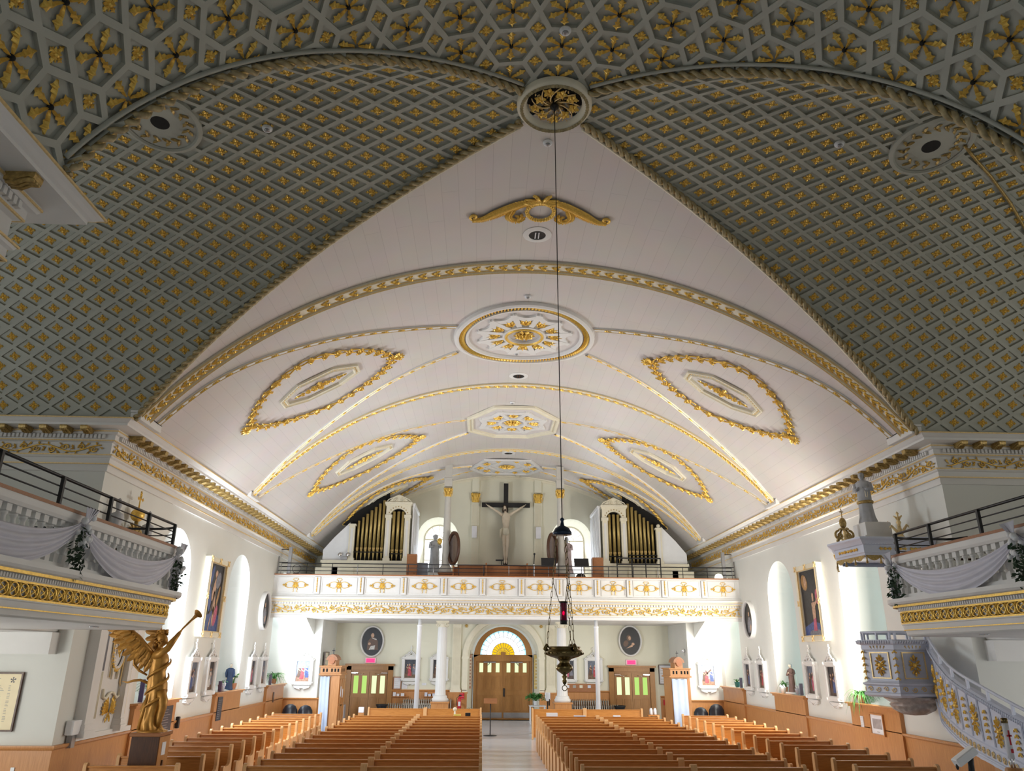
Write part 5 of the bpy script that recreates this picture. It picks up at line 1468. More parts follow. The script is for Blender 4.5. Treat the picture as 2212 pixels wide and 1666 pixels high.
# ================================================================ figures
def figure_body(h, fold=.09, nf=9, n=40, lean=0.0, hood=False, wide=1.0, head_turn=0.0):
    """one continuous draped figure facing -y; material 0 robe, 1 flesh, 2 hair"""
    R_ = [(0, .165, .135), (.03, .17, .14), (.12, .145, .12), (.28, .13, .11), (.42, .122, .105), (.52, .125, .105), (.60, .118, .095), (.68, .125, .095), (.75, .135, .095), (.795, .130, .085),
          (.82, .10, .068), (.838, .055, .046), (.852, .036, .038), (.866, .034, .038), (.876, .042, .050), (.895, .050, .058), (.92, .055, .064), (.945, .056, .068), (.97, .050, .060), (.988, .032, .040), (1.0, .004, .004)]
    m = MB(); vs = []
    for i, (z, rx, ry) in enumerate(R_):
        for k in range(n):
            a = 2*pi*k/n; f = 1.0
            if z < .8: f += fold*(1-z/.85)**.6*(cos(nf*a+2.2*z*pi)+.5*cos((nf+5)*a-5*z))*.7
            x, y = rx*f*wide*cos(a) if z < .83 else rx*f*cos(a), ry*f*sin(a)
            if z > .865 and hood: x *= 1.25; y *= 1.22
            if .88 < z < .97:
                d = a-(1.5*pi); 
                if abs(d) < .2 and .90 < z < .93: y -= .016      # nose
                if .35 < abs(d) < .6 and .91 < z < .935: y += .006
                if abs(d) < .3 and z < .90: y -= .006
            cx = lean*z*z
            if z > .84 and head_turn:
                c, s = cos(head_turn), sin(head_turn); x, y = x*c-y*s, x*s+y*c
            vs.append(((x+cx)*h, (y-(.012 if z > .87 else 0))*h, z*h))
    fs = [(i*n+k, i*n+(k+1) % n, (i+1)*n+(k+1) % n, (i+1)*n+k) for i in range(len(R_)-1) for k in range(n)]
    m.add(vs, fs, 0, True)
    for q, f in enumerate(fs):
        i = q//n; k = q % n; z = (R_[i][0]+R_[i+1][0])/2; a = 2*pi*(k+.5)/n; back = sin(a-head_turn) > -.35
        if z > .838: m.mi[q] = 2 if (z > .962 or (back and z > (.80 if hood else .885))) else 1
    return m
def limb(m, pts, rs, mi=0, n=8): return m.tube(pts, rs, n, mi, True)
def hand(m, p, d, s, mi=1):
    """palm, four fingers and a thumb"""
    p = Vector(p); d = Vector(d).normalized(); u = d.cross(Vector((0, 0, 1))); u = u.normalized() if u.length > .1 else Vector((1, 0, 0)); w = d.cross(u)
    m.tube([p, p+d*s*.25, p+d*s*.5], [s*.16, s*.24, s*.2], 7, mi, squash=.55)
    for k, L in enumerate((.42, .50, .46, .36)):
        b = p+d*s*.48+u*s*(-.17+.115*k); m.tube([b, b+d*s*L*.55-w*s*.03, b+d*s*L-w*s*.12], [s*.06, s*.055, s*.04], 5, mi)
    b = p+d*s*.15+u*s*-.2; m.tube([b, b+u*s*-.14+d*s*.14, b+u*s*-.16+d*s*.34], [s*.065, s*.06, s*.045], 5, mi)
def place_statue(name, loc, rz, label, h, mats, **kw):
    e = empty(name, loc, rz, label, 'statue'); arms = kw.pop('arms', None); m = figure_body(h, **kw)
    for s in (-1, 1):
        if arms == 'folded' or arms is None:
            limb(m, [(s*.125*h, .0, .775*h), (s*.165*h, -.01*h, .66*h), (s*.13*h, -.09*h, .60*h), (s*.03*h, -.135*h, .655*h)], [.044*h, .050*h, .043*h, .03*h]); hand(m, (s*.035*h, -.135*h, .65*h), (-s*.5, -.15, .35), .075*h)
        elif arms == 'down':
            limb(m, [(s*.125*h, .0, .775*h), (s*.155*h, .0, .62*h), (s*.14*h, -.04*h, .48*h)], [.044*h, .046*h, .036*h]); hand(m, (s*.138*h, -.045*h, .47*h), (0, -.15, -1), .075*h)
        elif arms == 'book':
            limb(m, [(s*.125*h, .0, .775*h), (s*.152*h, -.02*h, .65*h), (s*.09*h, -.125*h, .66*h)], [.044*h, .046*h, .034*h]); hand(m, (s*.09*h, -.14*h, .66*h), (-s*.7, -.4, .2), .075*h)
    m.build('figure', mats, e); return e

# ================================================================ organ cases
def organ(sg, sd):
    O = empty('organ_case', (sg*5.6, 33.6, 4.95), 0, 'cream organ case with gilt pipes on the %s of the loft' % sd, 'organ')
    F = 33.5; X = lambda a: sg*a
    def bx(m, a0, a1, y0, y1, z0, z1, **k): x0, x1 = sorted((X(a0), X(a1))); m.box(x0, x1, y0, y1, z0, z1, **k); return m
    m = MB(); bx(m, 4.2, 8.0, F-.05, F+.15, 4.95, 6.45); bx(m, 4.15, 8.05, F-.12, F+.2, 6.45, 6.55); bx(m, 4.18, 8.0, F-.08, F+.18, 6.38, 6.45)
    for a in (4.3, 5.35, 6.6, 7.3): bx(m, a, a+.95, F-.075, F-.05, 5.2, 6.25)
    m.build('base', CREAM, O, world=True)
    m = MB(); bx(m, 6.68, 6.92, F-.08, F+.10, 6.55, 8.05); bx(m, 6.64, 6.96, F-.11, F+.12, 8.05, 8.13); bx(m, 6.64, 6.96, F-.11, F+.12, 6.55, 6.66)
    for a in (4.28, 5.12): bx(m, a, a+.24, F-.08, F+.10, 6.55, 8.42); bx(m, a-.03, a+.27, F-.11, F+.12, 8.42, 8.56); bx(m, a-.03, a+.27, F-.11, F+.12, 6.55, 6.66)
    pil_ = m.build('pilaster', CREAM, O, world=True)
    m = MB()
    for a, z1 in ((6.70, 7.95), (4.30, 8.3), (5.14, 8.3)): bx(m, a+.05, a+.15, F-.095, F-.08, 6.75, z1)
    m.build('pilaster_panel', TRIM, pil_, world=True)
    # arched tower head
    m = MB(); cx, r, n = 4.82, .36, 16; top = 9.02
    A = [(cx-r*cos(pi*i/n), 8.48+r*sin(pi*i/n)) for i in range(n+1)]
    vs = [];
    for a, z in A: vs += [(X(a), F-.06, z), (X(a), F-.06, top), (X(a), F+.1, z)]
    m.add(vs, [(3*i, 3*i+3, 3*i+4, 3*i+1) for i in range(n)]+[(3*i, 3*i+2, 3*i+5, 3*i+3) for i in range(n)])
    bx(m, 4.28, cx-r, F-.06, F+.1, 8.48, top); bx(m, cx+r, 5.36, F-.06, F+.1, 8.48, top); bx(m, 4.22, 5.42, F-.13, F+.14, top, top+.10); bx(m, 4.25, 5.39, F-.10, F+.14, top-.06, top)
    vs = [(X(4.30), F-.03, 9.12), (X(5.36), F-.03, 9.12), (X(5.20), F-.03, 9.22), (X(cx+.15), F-.03, 9.40), (X(cx), F-.03, 9.44), (X(cx-.15), F-.03, 9.40), (X(4.46), F-.03, 9.22)]
    m.add(vs+[(x, F+.05, z) for x, y, z in vs], [tuple(range(7)), tuple(range(13, 6, -1))]+[(i, (i+1) % 7, 7+(i+1) % 7, 7+i) for i in range(7)])
    for s in (-1, 1): m.tube([(X(cx+s*.17+x), F-.05, 9.24+z) for x, z in scroll_pts(0, 0, .10, 1.3, pi/2, s, 16)], .022, 5); m.tube([(X(cx+s*.54), F-.05, 9.14), (X(cx+s*.46), F-.05, 9.24), (X(cx+s*.2), F-.05, 9.36), (X(cx), F-.05, 9.46)], .025, 5)
    twr = m.build('tower_head', CREAM, O, world=True)
    m = MB()
    for i in range(11): a = pi*(i+.5)/11; q = .44; bx(m, cx-q*cos(a)-.022, cx-q*cos(a)+.022, F-.07, F-.055, 8.48+q*sin(a)-.022, 8.48+q*sin(a)+.022)
    m.build('arch_dots', GOLDD, twr, world=True)
    # outer boarded wing following the vault, inner side of the case
    m = MB(); pts = [(6.92, 6.55), (8.0, 6.55), (8.0, 7.0), (7.55, 7.55), (6.92, 8.2)]
    m.add([(X(a), F, z) for a, z in pts]+[(X(a), F+.06, z) for a, z in pts], [tuple(range(5)), tuple(range(9, 4, -1))]+[(i, (i+1) % 5, 5+(i+1) % 5, 5+i) for i in range(5)])
    m.build('boarded_wing', WHITE, O, world=True)
    m = MB(); bx(m, 4.14, 4.20, F+.1, 36.2, 6.45, 9.0); bx(m, 4.10, 4.24, F+.1, 36.2, 9.0, 9.12)
    for k in range(8): bx(m, 4.11, 4.14, F+.25+k*.33, F+.37+k*.33, 6.6, 8.9)
    m.build('side_panel', WHITE, O, world=True)
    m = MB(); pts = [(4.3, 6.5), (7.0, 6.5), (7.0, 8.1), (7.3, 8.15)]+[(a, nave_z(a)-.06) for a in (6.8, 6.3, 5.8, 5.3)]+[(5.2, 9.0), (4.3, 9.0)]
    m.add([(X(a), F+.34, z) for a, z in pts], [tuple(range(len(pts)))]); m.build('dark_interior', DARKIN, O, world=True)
    for k in range(7):
        a = 5.48+k*.178; zt = min(nave_z(a)-.30, 9.30-.02*k) if k else 9.25
        zt = 9.22-.155*k; m = MB(); r = .066 if k < 5 else .056
        m.lathe([(.012, 6.56), (.03, 6.72), (r, 6.98), (r, 7.05)], 12, c=(X(a), F+.12, 0)); m.lathe([(r, 7.13), (r, zt), (r*.9, zt+.01)], 12, c=(X(a), F+.12, 0)); pp = m.build('pipe', PIPE, O, world=True); MB().box(X(a)-r*.95, X(a)+r*.95, F+.08, F+.16, 7.04, 7.14).box(X(a)-r*.6, X(a)+r*.6, F+.045, F+.07, 7.00, 7.045).build('pipe_mouth', GOLDD, pp, world=True)
    for k in range(3):
        a = 4.62+k*.2; m = MB(); r = .07
        m.lathe([(.012, 6.56), (.03, 6.70), (r, 6.92), (r, 6.98)], 12, c=(X(a), F+.12, 0)); m.lathe([(r, 7.06), (r, 8.72), (r*.9, 8.73)], 12, c=(X(a), F+.12, 0)); pp = m.build('pipe', PIPE, O, world=True); MB().box(X(a)-r*.95, X(a)+r*.95, F+.08, F+.16, 6.97, 7.07).build('pipe_mouth', GOLDD, pp, world=True)
    m = MB(); bx(m, 5.36, 6.68, F-.04, F+.02, 6.90, 6.94); bx(m, 4.52, 5.12, F-.04, F+.02, 6.84, 6.88); m.build('pipe_rail', DARKIN, O, world=True)
    if sg > 0: m = MB(); m.ball((X(6.80), F, 8.22), .09, n=10, m=6); m.build('ball_finial', CREAM, O, world=True)
organ(-1, 'left'); organ(1, 'right')
e = empty('pipe_guard_rack', (5.75, 33.05, 4.95), 0, 'black open rack standing in front of the right organ pipes', 'rack')
m = MB()
for z in (1.50, 1.76): m.box(-.95, .95, -.03, .03, z, z+.05)
for x in (-.95, -.3, .3, .95): m.box(x-.02, x+.02, -.03, .03, 0, 1.8)
m.build('frame', BLACK, e)
e = empty('emergency_light', (-7.05, 33.35, 6.56), 0, 'twin-headed emergency light on the ledge of the left organ case', 'emergency light')
MB().box(-.14, .14, -.05, .05, 0, .14, bev=.01).build('case', GREY, e)
for s in (-1, 1): MB().lathe([(.03, .06), (.085, .0), (.085, -.02), (.001, -.03)], 14).map(lambda p: (p[0]+s*.17, p[2]-.03, p[1]+.22)).build('lamp_head', CHROME, e)
# ================================================================ crucifix and back wall of the loft
for X, sd in ((-1.44, 'left'), (1.60, 'right')):
    P_ = struct(MB().box(X-.19, X+.19, BY-.10, BY, 4.95, 9.72).box(X-.24, X+.24, BY-.13, BY, 4.95, 6.2).box(X-.17, X+.17, BY-.10, BY, 10.22, nave_z(abs(X)+.2)).build('trim_pilaster_'+sd, BACKWALL))
    m = MB()
    for k in range(6): m.box(X-.15+k*.055, X-.125+k*.055, BY-.115, BY-.10, 7.9 if 0 else 6.3, 9.6)
    m.build('fluting', CREAM, P_)
    c = MB(); capital(c, .16, 0, .50); c.map(lambda p: (X+p[0], BY-.10+p[1]*.6, 9.70+p[2])).build('capital', GOLD, P_)
    q = empty('wall_speaker', (X+(-.02 if X < 0 else .0), BY-.20, 8.25), 0, 'white loudspeaker box on the pilaster %s of the crucifix' % sd, 'loudspeaker')
    MB().box(-.12, .12, -.09, .09, -.28, .28, bev=.02).build('cabinet', WHITE, q); MB().box(-.10, .10, -.095, -.09, -.25, .25).build('grille', PAPER, q); MB().box(-.03, .03, .09, .12, -.05, .05).build('bracket', GREY, q)
m = MB()
for x in (-.55, -.16, .36, 1.02): m.box(x-.008, x+.008, BY-.006, BY, 9.3, 10.9)
struct(m.build('trim_wall_batten', BACKWALL))
Cx = empty('crucifix', (.03, BY-.32, 6.45), 0, 'tall dark wooden crucifix with pale carved corpus on the loft back wall', 'crucifix')
MB().box(-.11, .11, -.05, .05, 0, 4.15, bev=.01).build('upright', BLACK, Cx); MB().box(-1.16, 1.16, -.065, .065, 2.98, 3.20, bev=.01).build('crossbeam', BLACK, Cx)
MB().box(-.16, .16, -.14, .05, .0, .25).build('foot_block', DARKW, Cx)
def corpus():
    m = MB(); n = 16; Y0 = -.16
    T = [(1.50, 0.0, .075, .07), (1.62, 0, .10, .085), (1.72, 0, .13, .10), (1.86, .0, .145, .105), (1.98, .0, .135, .10), (2.14, .0, .155, .11), (2.34, .0, .185, .12), (2.52, .01, .20, .12), (2.62, .01, .185, .10), (2.69, .0, .10, .075), (2.73, -.02, .058, .055), (2.77, -.03, .055, .055), (2.80, -.045, .068, .075), (2.87, -.055, .078, .085), (2.95, -.06, .078, .085), (3.02, -.06, .055, .06), (3.045, -.06, .004, .004)]
    vs = []
    for z, cx, rx, ry in T:
        for k in range(n):
            a = 2*pi*k/n; x, y = rx*cos(a), ry*sin(a)
            if 2.2 < z < 2.6 and sin(a) < -.3: y -= .012*abs(cos(a*1.0))
            if 2.82 < z < 2.9 and abs(a-1.5*pi) < .25: y -= .018
            vs.append((cx+x, Y0+y-(.06 if z > 2.75 else 0), z))
    fs = [(i*n+k, i*n+(k+1) % n, (i+1)*n+(k+1) % n, (i+1)*n+k) for i in range(len(T)-1) for k in range(n)]
    m.add(vs, fs, 0, True)
    for s in (-1, 1):
        limb(m, [(s*.07, Y0, 1.78), (s*.08, Y0-.03, 1.50), (s*.075, Y0-.10, 1.10), (s*.06, Y0-.04, .98), (s*.05, Y0-.02, .70), (s*.04, Y0+.01, .46)], [.105, .10, .072, .066, .06, .038], 0, 9)
        limb(m, [(s*.04, Y0+.01, .48), (s*.045, Y0-.03, .40), (s*.05, Y0-.06, .30)], [.045, .045, .028], 0, 7)
        limb(m, [(s*.17, Y0, 2.57), (s*.34, Y0-.01, 2.70), (s*.58, Y0+.02, 2.86), (s*.66, Y0+.03, 2.91), (s*.88, Y0+.06, 3.05)], [.075, .062, .052, .05, .033], 0, 8)
        hand(m, (s*.86, Y0+.06, 3.04), (s*.8, -.1, .5), .15, 0)
    return m
corpus().build('body', SKIN, Cx)
m = MB(); m.lathe([(.155, 1.62), (.175, 1.74), (.165, 1.90), (.15, 1.97)], 20, c=(0, -.16, 0), fn=lambda a, z: 1+.05*cos(9*a+z*8)); m.tube([(-.15, -.2, 1.92), (-.22, -.22, 1.86), (-.24, -.2, 1.62), (-.27, -.2, 1.50)], [.05, .07, .06, .03], 7); m.build('loincloth', CREAM, Cx)
m = MB(); m.lathe([(.085, 2.84), (.098, 2.93), (.085, 3.02), (.02, 3.07)], 14, c=(-.06, -.20, 0)); m.ball((-.04, -.29, 2.795), .05, n=8, m=5, sc=(1, .7, 1.2)); m.tube([(.03, -.18, 2.9), (.04, -.20, 2.78), (.05, -.22, 2.70)], [.035, .04, .02], 6); m.tube([(-.14, -.18, 2.9), (-.15, -.2, 2.78), (-.15, -.22, 2.68)], [.035, .04, .02], 6)
m.build('hair', HAIR, Cx)
fz = MB(); fz.ball((-.06, -.285, 2.90), .062, n=10, m=7, sc=(.95, .5, 1.25)); fz.tube([(-.06, -.315, 2.93), (-.06, -.335, 2.895), (-.06, -.318, 2.885)], [.010, .016, .010], 6); fz.build('face', SKIN, Cx)
# loft furnishings
lz = 4.95
place_statue('loft_statue', (-3.30, 36.0, 6.35), .5, 'grey draped statue with gold-haloed child silhouetted in the left loft window', 1.75, [STONE, STONE, STONE], arms='book', fold=.12, hood=True)
MB().ball((.16, -.16, 1.42), .13, n=12, m=8, sc=(1, .5, 1.2)).build('gilded_child', GOLD, bpy.data.objects['loft_statue'])
MB().box(-.3, .3, -.25, .25, -1.40, -.0).build('stand', WHITE, bpy.data.objects['loft_statue'])
place_statue('loft_statue', (2.95, 36.0, 6.35), -.5, 'pinkish draped statue with gold-haired child silhouetted in the right loft window', 1.70, [mat('rosy_stone', (.50, .38, .36), .6, var=.15), STONE, STONE], arms='book', fold=.13)
r2 = bpy.data.objects['loft_statue.001']
MB().ball((-.20, -.12, 1.38), .14, n=12, m=8, sc=(1, .5, 1.3)).build('gilded_child', GOLD, r2); MB().box(-.3, .3, -.25, .25, -1.40, -.0).build('stand', WHITE, r2)
for X0, X1, y, zt, lab in ((-2.25, -1.02, 32.4, 1.22, 'low brown choir bench behind the loft parapet, left of the middle bench'), (-.88, .80, 31.8, 1.25, 'dark brown choir bench in the middle behind the loft parapet'), (.90, 2.0, 32.4, 1.22, 'low brown choir bench behind the loft parapet, right of the middle bench')):
    e = empty('choir_bench', ((X0+X1)/2, y, lz), 0, lab, 'bench', 'choir benches in the loft'); h = (X1-X0)/2
    MB().box(-h, h, 0, .05, .05, zt).box(-h, h, -.03, .08, zt, zt+.05, bev=.01).build('back', REDW, e); MB().box(-h, h, -.4, 0, .42, .46).build('seat', REDW, e)
    for s in (-1, 1): MB().box(s*h-.03, s*h+.03, -.4, .08, 0, zt+.08, bev=.01).build('bench_end', REDW, e)
e = empty('loft_wainscot', (0, BY, lz), 0, 'long low wooden back rail along the loft wall under the crucifix', 'wooden rail')
MB().box(-2.2, 2.3, -.45, -.40, 0, 1.62).box(-2.2, 2.3, -.50, -.36, 1.62, 1.70).build('rail', REDW, e); m = MB()
for k in range(12): m.box(-2.1+k*.37, -2.06+k*.37, -.46, -.45, .9, 1.6)
m.build('batten', DARKW, e)
for X, y, w, hh, rzv, mt, lab in ((-4.0, 32.4, .42, 1.75, 0, REDW, 'tall reddish-brown cabinet by the left organ case'), (-3.62, 32.9, .5, 1.45, 0, mat('grey_blue_case', (.22, .24, .30), .5), 'grey-blue instrument case beside the left loft cabinet'), (3.78, 32.0, .46, 1.65, 0, REDW, 'tall reddish-brown cabinet by the right organ case')):
    e = empty('loft_cabinet', (X, y, lz), rzv, lab, 'cabinet'); MB().box(-w/2, w/2, -.2, .2, 0, hh, bev=.015).build('body', mt, e); MB().box(-w/2+.05, w/2-.05, -.215, -.2, .1, hh*.45).box(-w/2+.05, w/2-.05, -.215, -.2, hh*.5, hh-.08).build('door', mt, e); MB().ball((w/2-.09, -.225, hh*.55), .018, n=6, m=4).build('knob', BRASS, e)
for X, y, h, t, lab in ((1.66, 31.2, 1.22, .42, 'black music stand behind the loft parapet, right of the crucifix'), (3.05, 31.5, 1.25, .40, 'black music stand in front of the right loft statue')):
    e = empty('music_stand', (X, y, lz), 0, lab, 'music stand'); MB().tube([(0, 0, 0), (0, 0, h)], .016, 6).build('pole', GREY, e)
    m = MB()
    for k in range(3): a = 2*pi*k/3; m.tube([(0, 0, .25), (.28*cos(a), .28*sin(a), .01)], .012, 5)
    m.build('tripod', BLACK, e); MB().add([(-.30, -.10, h-.04), (.30, -.10, h-.04), (.30, .06, h+.32), (-.30, .06, h+.32), (-.30, -.08, h-.05), (.30, -.08, h-.05), (.30, .08, h+.31), (-.30, .08, h+.31)], [(0, 1, 2, 3), (7, 6, 5, 4), (0, 4, 5, 1), (1, 5, 6, 2), (2, 6, 7, 3), (3, 7, 4, 0)]).build('desk', BLACK, e)
e = empty('stacking_chair', (3.2, 32.1, lz), .4, 'black stacking chair behind the right loft music stand', 'chair')
MB().box(-.22, .22, -.22, .22, .44, .48, bev=.015).build('seat', BLACK, e); MB().lathe([(.001, -.02), (.24, -.015), (.24, .015), (.001, .02)], 20).map(lambda p: (p[0], .22+p[2], .86+p[1]*.8)).build('backrest', BLACK, e)
for sx in (-1, 1):
    for sy in (-1, 1): MB().tube([(sx*.19, sy*.19, 0), (sx*.18, sy*.18, .45)], .012, 5).build('leg', CHROME, e)
MB().tube([(-.15, .2, .46), (-.15, .24, .8)], .012, 5).tube([(.15, .2, .46), (.15, .24, .8)], .012, 5).build('back_tube', CHROME, e)
e = empty('microphone_stand', (1.05, 31.0, lz), 0, 'slim black and white stand behind the loft parapet near the crucifix foot', 'stand')
MB().tube([(0, 0, 0), (0, 0, 1.25)], .03, 8).build('white_sleeve', WHITE, e); MB().tube([(0, 0, 1.25), (.02, 0, 1.62)], .02, 6).ball((.02, 0, 1.66), .045).build('microphone', BLACK, e); MB().lathe([(.16, 0), (.16, .02), (.03, .04)], 14).build('base', BLACK, e)
e = empty('side_table_cross', (-.22, 33.2, lz), 0, 'small dark stand with a short crossbar left of the crucifix foot', 'stand')
MB().tube([(0, 0, 0), (0, 0, 1.62)], .02, 6).build('pole', BLACK, e); MB().box(-.25, .10, -.02, .02, 1.62, 1.68).build('crossbar', BLACK, e); MB().lathe([(.16, 0), (.16, .02), (.03, .04)], 14).build('base', BLACK, e)

# ================================================================ trumpet angel on its plinth
e = empty('statue_plinth', (-6.65, 14.42, 0), 0, 'tall dark wooden plinth with small cross and notice under the gilded angel', 'plinth')
MB().box(-.23, .23, -.24, .24, 0, 1.36).build('body', DARKW, e); MB().box(-.26, .26, -.27, .27, 1.36, 1.42, bev=.008).build('top', REDW, e)
MB().box(.23, .24, -.22, .22, .02, 1.35).build('side_panel', WAINS, e); MB().box(.24, .246, -.10, .06, 1.06, 1.26).build('notice', PAPER, e)
MB().box(.24, .262, -.045, -.005, .50, .98).box(.24, .262, -.10, .05, .82, .86).build('cross', DARKW, e)
A = empty('trumpet_angel', (-6.65, 14.42, 1.40), 0, 'gilded carved angel blowing a long trumpet, standing on a dark plinth at left', 'statue')
def angel_body():
    m = MB(); n = 44
    T = [(0, -.02, .17, .14), (.04, -.03, .20, .16), (.14, -.06, .17, .15), (.26, -.06, .15, .135), (.40, -.05, .15, .13), (.54, -.03, .155, .135), (.68, -.03, .165, .145), (.80, -.04, .165, .145), (.90, -.06, .145, .13), (.99, -.07, .135, .125), (1.08, -.06, .15, .14), (1.18, -.055, .155, .155), (1.26, -.07, .14, .165), (1.32, -.085, .10, .14), (1.36, -.09, .055, .075), (1.385, -.09, .045, .05), (1.41, -.085, .047, .05), (1.435, -.075, .065, .058), (1.47, -.07, .085, .068), (1.51, -.072, .092, .075), (1.56, -.08, .092, .078), (1.61, -.09, .072, .066), (1.645, -.10, .035, .035), (1.655, -.10, .004, .004)]
    vs = []
    for z, cx, rx, ry in T:
        for k in range(n):
            a = 2*pi*k/n; f = 1
            if z < 1.3: f += (.13 if z < .9 else .06)*(1-z/1.5)*(cos(7*a+5.5*z)+.7*cos(11*a-7*z)+.4*cos(17*a+3*z))*.8
            x, y = rx*f*cos(a), ry*f*sin(a)
            if 1.46 < z < 1.53 and abs((a+pi) % (2*pi)-pi) < .22: x += .022*(1-abs(z-1.485)/.05)     # nose, facing +x
            if 1.42 < z < 1.45 and abs((a+pi) % (2*pi)-pi) < .4: x += .008
            vs.append((cx+x, y, z))
    m.add(vs, [(i*n+k, i*n+(k+1) % n, (i+1)*n+(k+1) % n, (i+1)*n+k) for i in range(len(T)-1) for k in range(n)], 0, True)
    # raised near arm and far arm
    limb(m, [(-.10, -.13, 1.25), (.0, -.18, 1.28), (.12, -.19, 1.37), (.17, -.15, 1.48), (.25, -.09, 1.64)], [.07, .066, .058, .052, .034], 0, 9); hand(m, (.24, -.09, 1.62), (.35, .08, .55), .13, 0)
    limb(m, [(-.08, .12, 1.25), (.0, .13, 1.16), (.04, .06, 1.10)], [.06, .05, .04], 0, 8)
    # bare forward leg and foot
    limb(m, [(.05, -.05, .66), (.14, -.07, .50), (.14, -.06, .40), (.11, -.05, .22), (.10, -.05, .09)], [.095, .078, .066, .056, .036], 0, 9); limb(m, [(.09, -.05, .06), (.15, -.07, .045), (.22, -.09, .02)], [.042, .04, .025], 0, 7)
    for k in range(5): m.ball((.235-.008*k, -.118+.018*k, .018), .014, n=6, m=4)
    return m
angel_body().build('figure', ANGEL, A)
m = MB()
random.seed(5)
for i in range(46):
    a = random.uniform(0, 2*pi); z = random.uniform(1.44, 1.66); r = .085 if z < 1.6 else .06
    if cos(a) > .35 and z < 1.60: continue
    m.tube([(-.085+(r+.01)*cos(a)+.022*cos(t), (r-.002)*sin(a)+.022*sin(t), z+.006*t) for t in [k*pi/3 for k in range(7)]], .015, 5)
for k in range(8): m.ball((-.16-.012*(k % 3), -.05+.014*k, 1.43-.018*(k % 4)), .032, n=7, m=5)
m.build('curls', ANGEL, A)
m = MB()   # drapery swathes over the robe
for q, (z0, z1, ph) in enumerate(((1.20, .86, 0), (.96, .60, .4), (.74, .36, .8))):
    pts = []
    for i in range(13):
        t = i/12; a = -pi*.9+1.1*pi*t+ph*.2; z = z0+(z1-z0)*(1-t); r = .155+.02*sin(pi*t)
        pts.append((-.045+r*1.08*cos(a), r*.98*sin(a), z))
    m.tube(pts, [.010+.016*sin(pi*i/12) for i in range(13)], 6)
for k in range(6): m.tube([(-.12-.03*k, -.10+.02*k, .62-.05*k), (-.16-.015*k, -.12+.03*k, .34), (-.20+.01*k, -.10+.035*k, .06)], [.02, .035, .03], 6)
m.build('drapery', ANGEL, A)
m = MB(); m.tube([(.03, -.02, 1.455), (.24, -.07, 1.66), (.46, -.14, 1.87)], [.010, .014, .020], 10); m.tube([(.46, -.14, 1.87), (.52, -.16, 1.925), (.545, -.168, 1.95), (.565, -.175, 1.965)], [.020, .035, .062, .088], 16, cap=False); m.ball((.03, -.02, 1.455), .016)
m.build('trumpet', ANGEL, A)
def feather(m, p, d, L, w, nrm):
    p = Vector(p); d = Vector(d).normalized(); u = d.cross(Vector(nrm)).normalized(); nn = u.cross(d); out = [(0, .45), (.3, .9), (.65, 1.0), (.88, .7), (1.0, .05)]; vs = []
    for a, b in out: vs += [p+d*L*a+u*w*b*.5, p+d*L*a+nn*.018, p+d*L*a-u*w*b*.5, p+d*L*a-nn*.012]
    fs = []
    for i in range(4):
        for k in range(4): fs.append((4*i+k, 4*i+(k+1) % 4, 4*i+4+(k+1) % 4, 4*i+4+k))
    m.add(vs, fs)
def wing(name, tab, nrm):
    """tab rows: (root point, tip point, n feathers, start dir, end dir, length0, length1, width)"""
    m = MB()
    for p0, p1, n, d0, d1, L0, L1, w in tab:
        p0, p1, d0, d1 = map(Vector, (p0, p1, d0, d1))
        for i in range(n):
            t = i/(n-1); feather(m, p0+(p1-p0)*t+Vector(nrm)*.012*(i % 2), d0+(d1-d0)*t, L0+(L1-L0)*t, w, nrm)
    m.tube([tab[0][0], (Vector(tab[0][0])+Vector(tab[0][1]))/2+Vector((0, 0, .03)), tab[0][1]], [.05, .055, .03], 8)
    m.build(name, ANGEL, A)
wing('wing', [((-.16, -.10, 1.26), (-.72, -.22, 1.78), 12, (-.25, -.02, -.8), (-1, -.05, .45), .30, .48, .11), ((-.16, -.12, 1.26), (-.66, -.23, 1.74), 12, (-.2, -.02, -.9), (-1, -.05, .15), .22, .30, .10), ((-.15, -.14, 1.27), (-.58, -.24, 1.68), 11, (-.1, -.02, -.9), (-.9, -.05, -.1), .14, .20, .085)], (0, -1, 0))
wing('wing', [((-.14, .10, 1.28), (-.30, .30, 1.92), 10, (-.5, .1, -.6), (-.6, .2, .6), .22, .36, .10), ((-.13, .09, 1.28), (-.27, .28, 1.84), 9, (-.4, .1, -.7), (-.7, .2, .2), .15, .22, .09)], (.3, -1, 0))
m = MB(); m.tube([(-.22, -.05, .93), (-.34, -.10, 1.0), (-.44, -.12, 1.10), (-.47, -.10, 1.22), (-.43, -.08, 1.27)], [.03, .045, .05, .045, .02], 7, squash=.5); m.tube([(-.18, -.05, .80), (-.30, -.10, .85), (-.40, -.12, .84), (-.50, -.12, .81), (-.60, -.12, .825)], [.05, .045, .045, .035, .008], 7, squash=.5); m.build('sash', ANGEL, A)
MB().lathe([(.24, 0), (.25, .03), (.22, .05), (.001, .05)], 20, c=(0, 0, .0)).build('base', ANGEL, A)
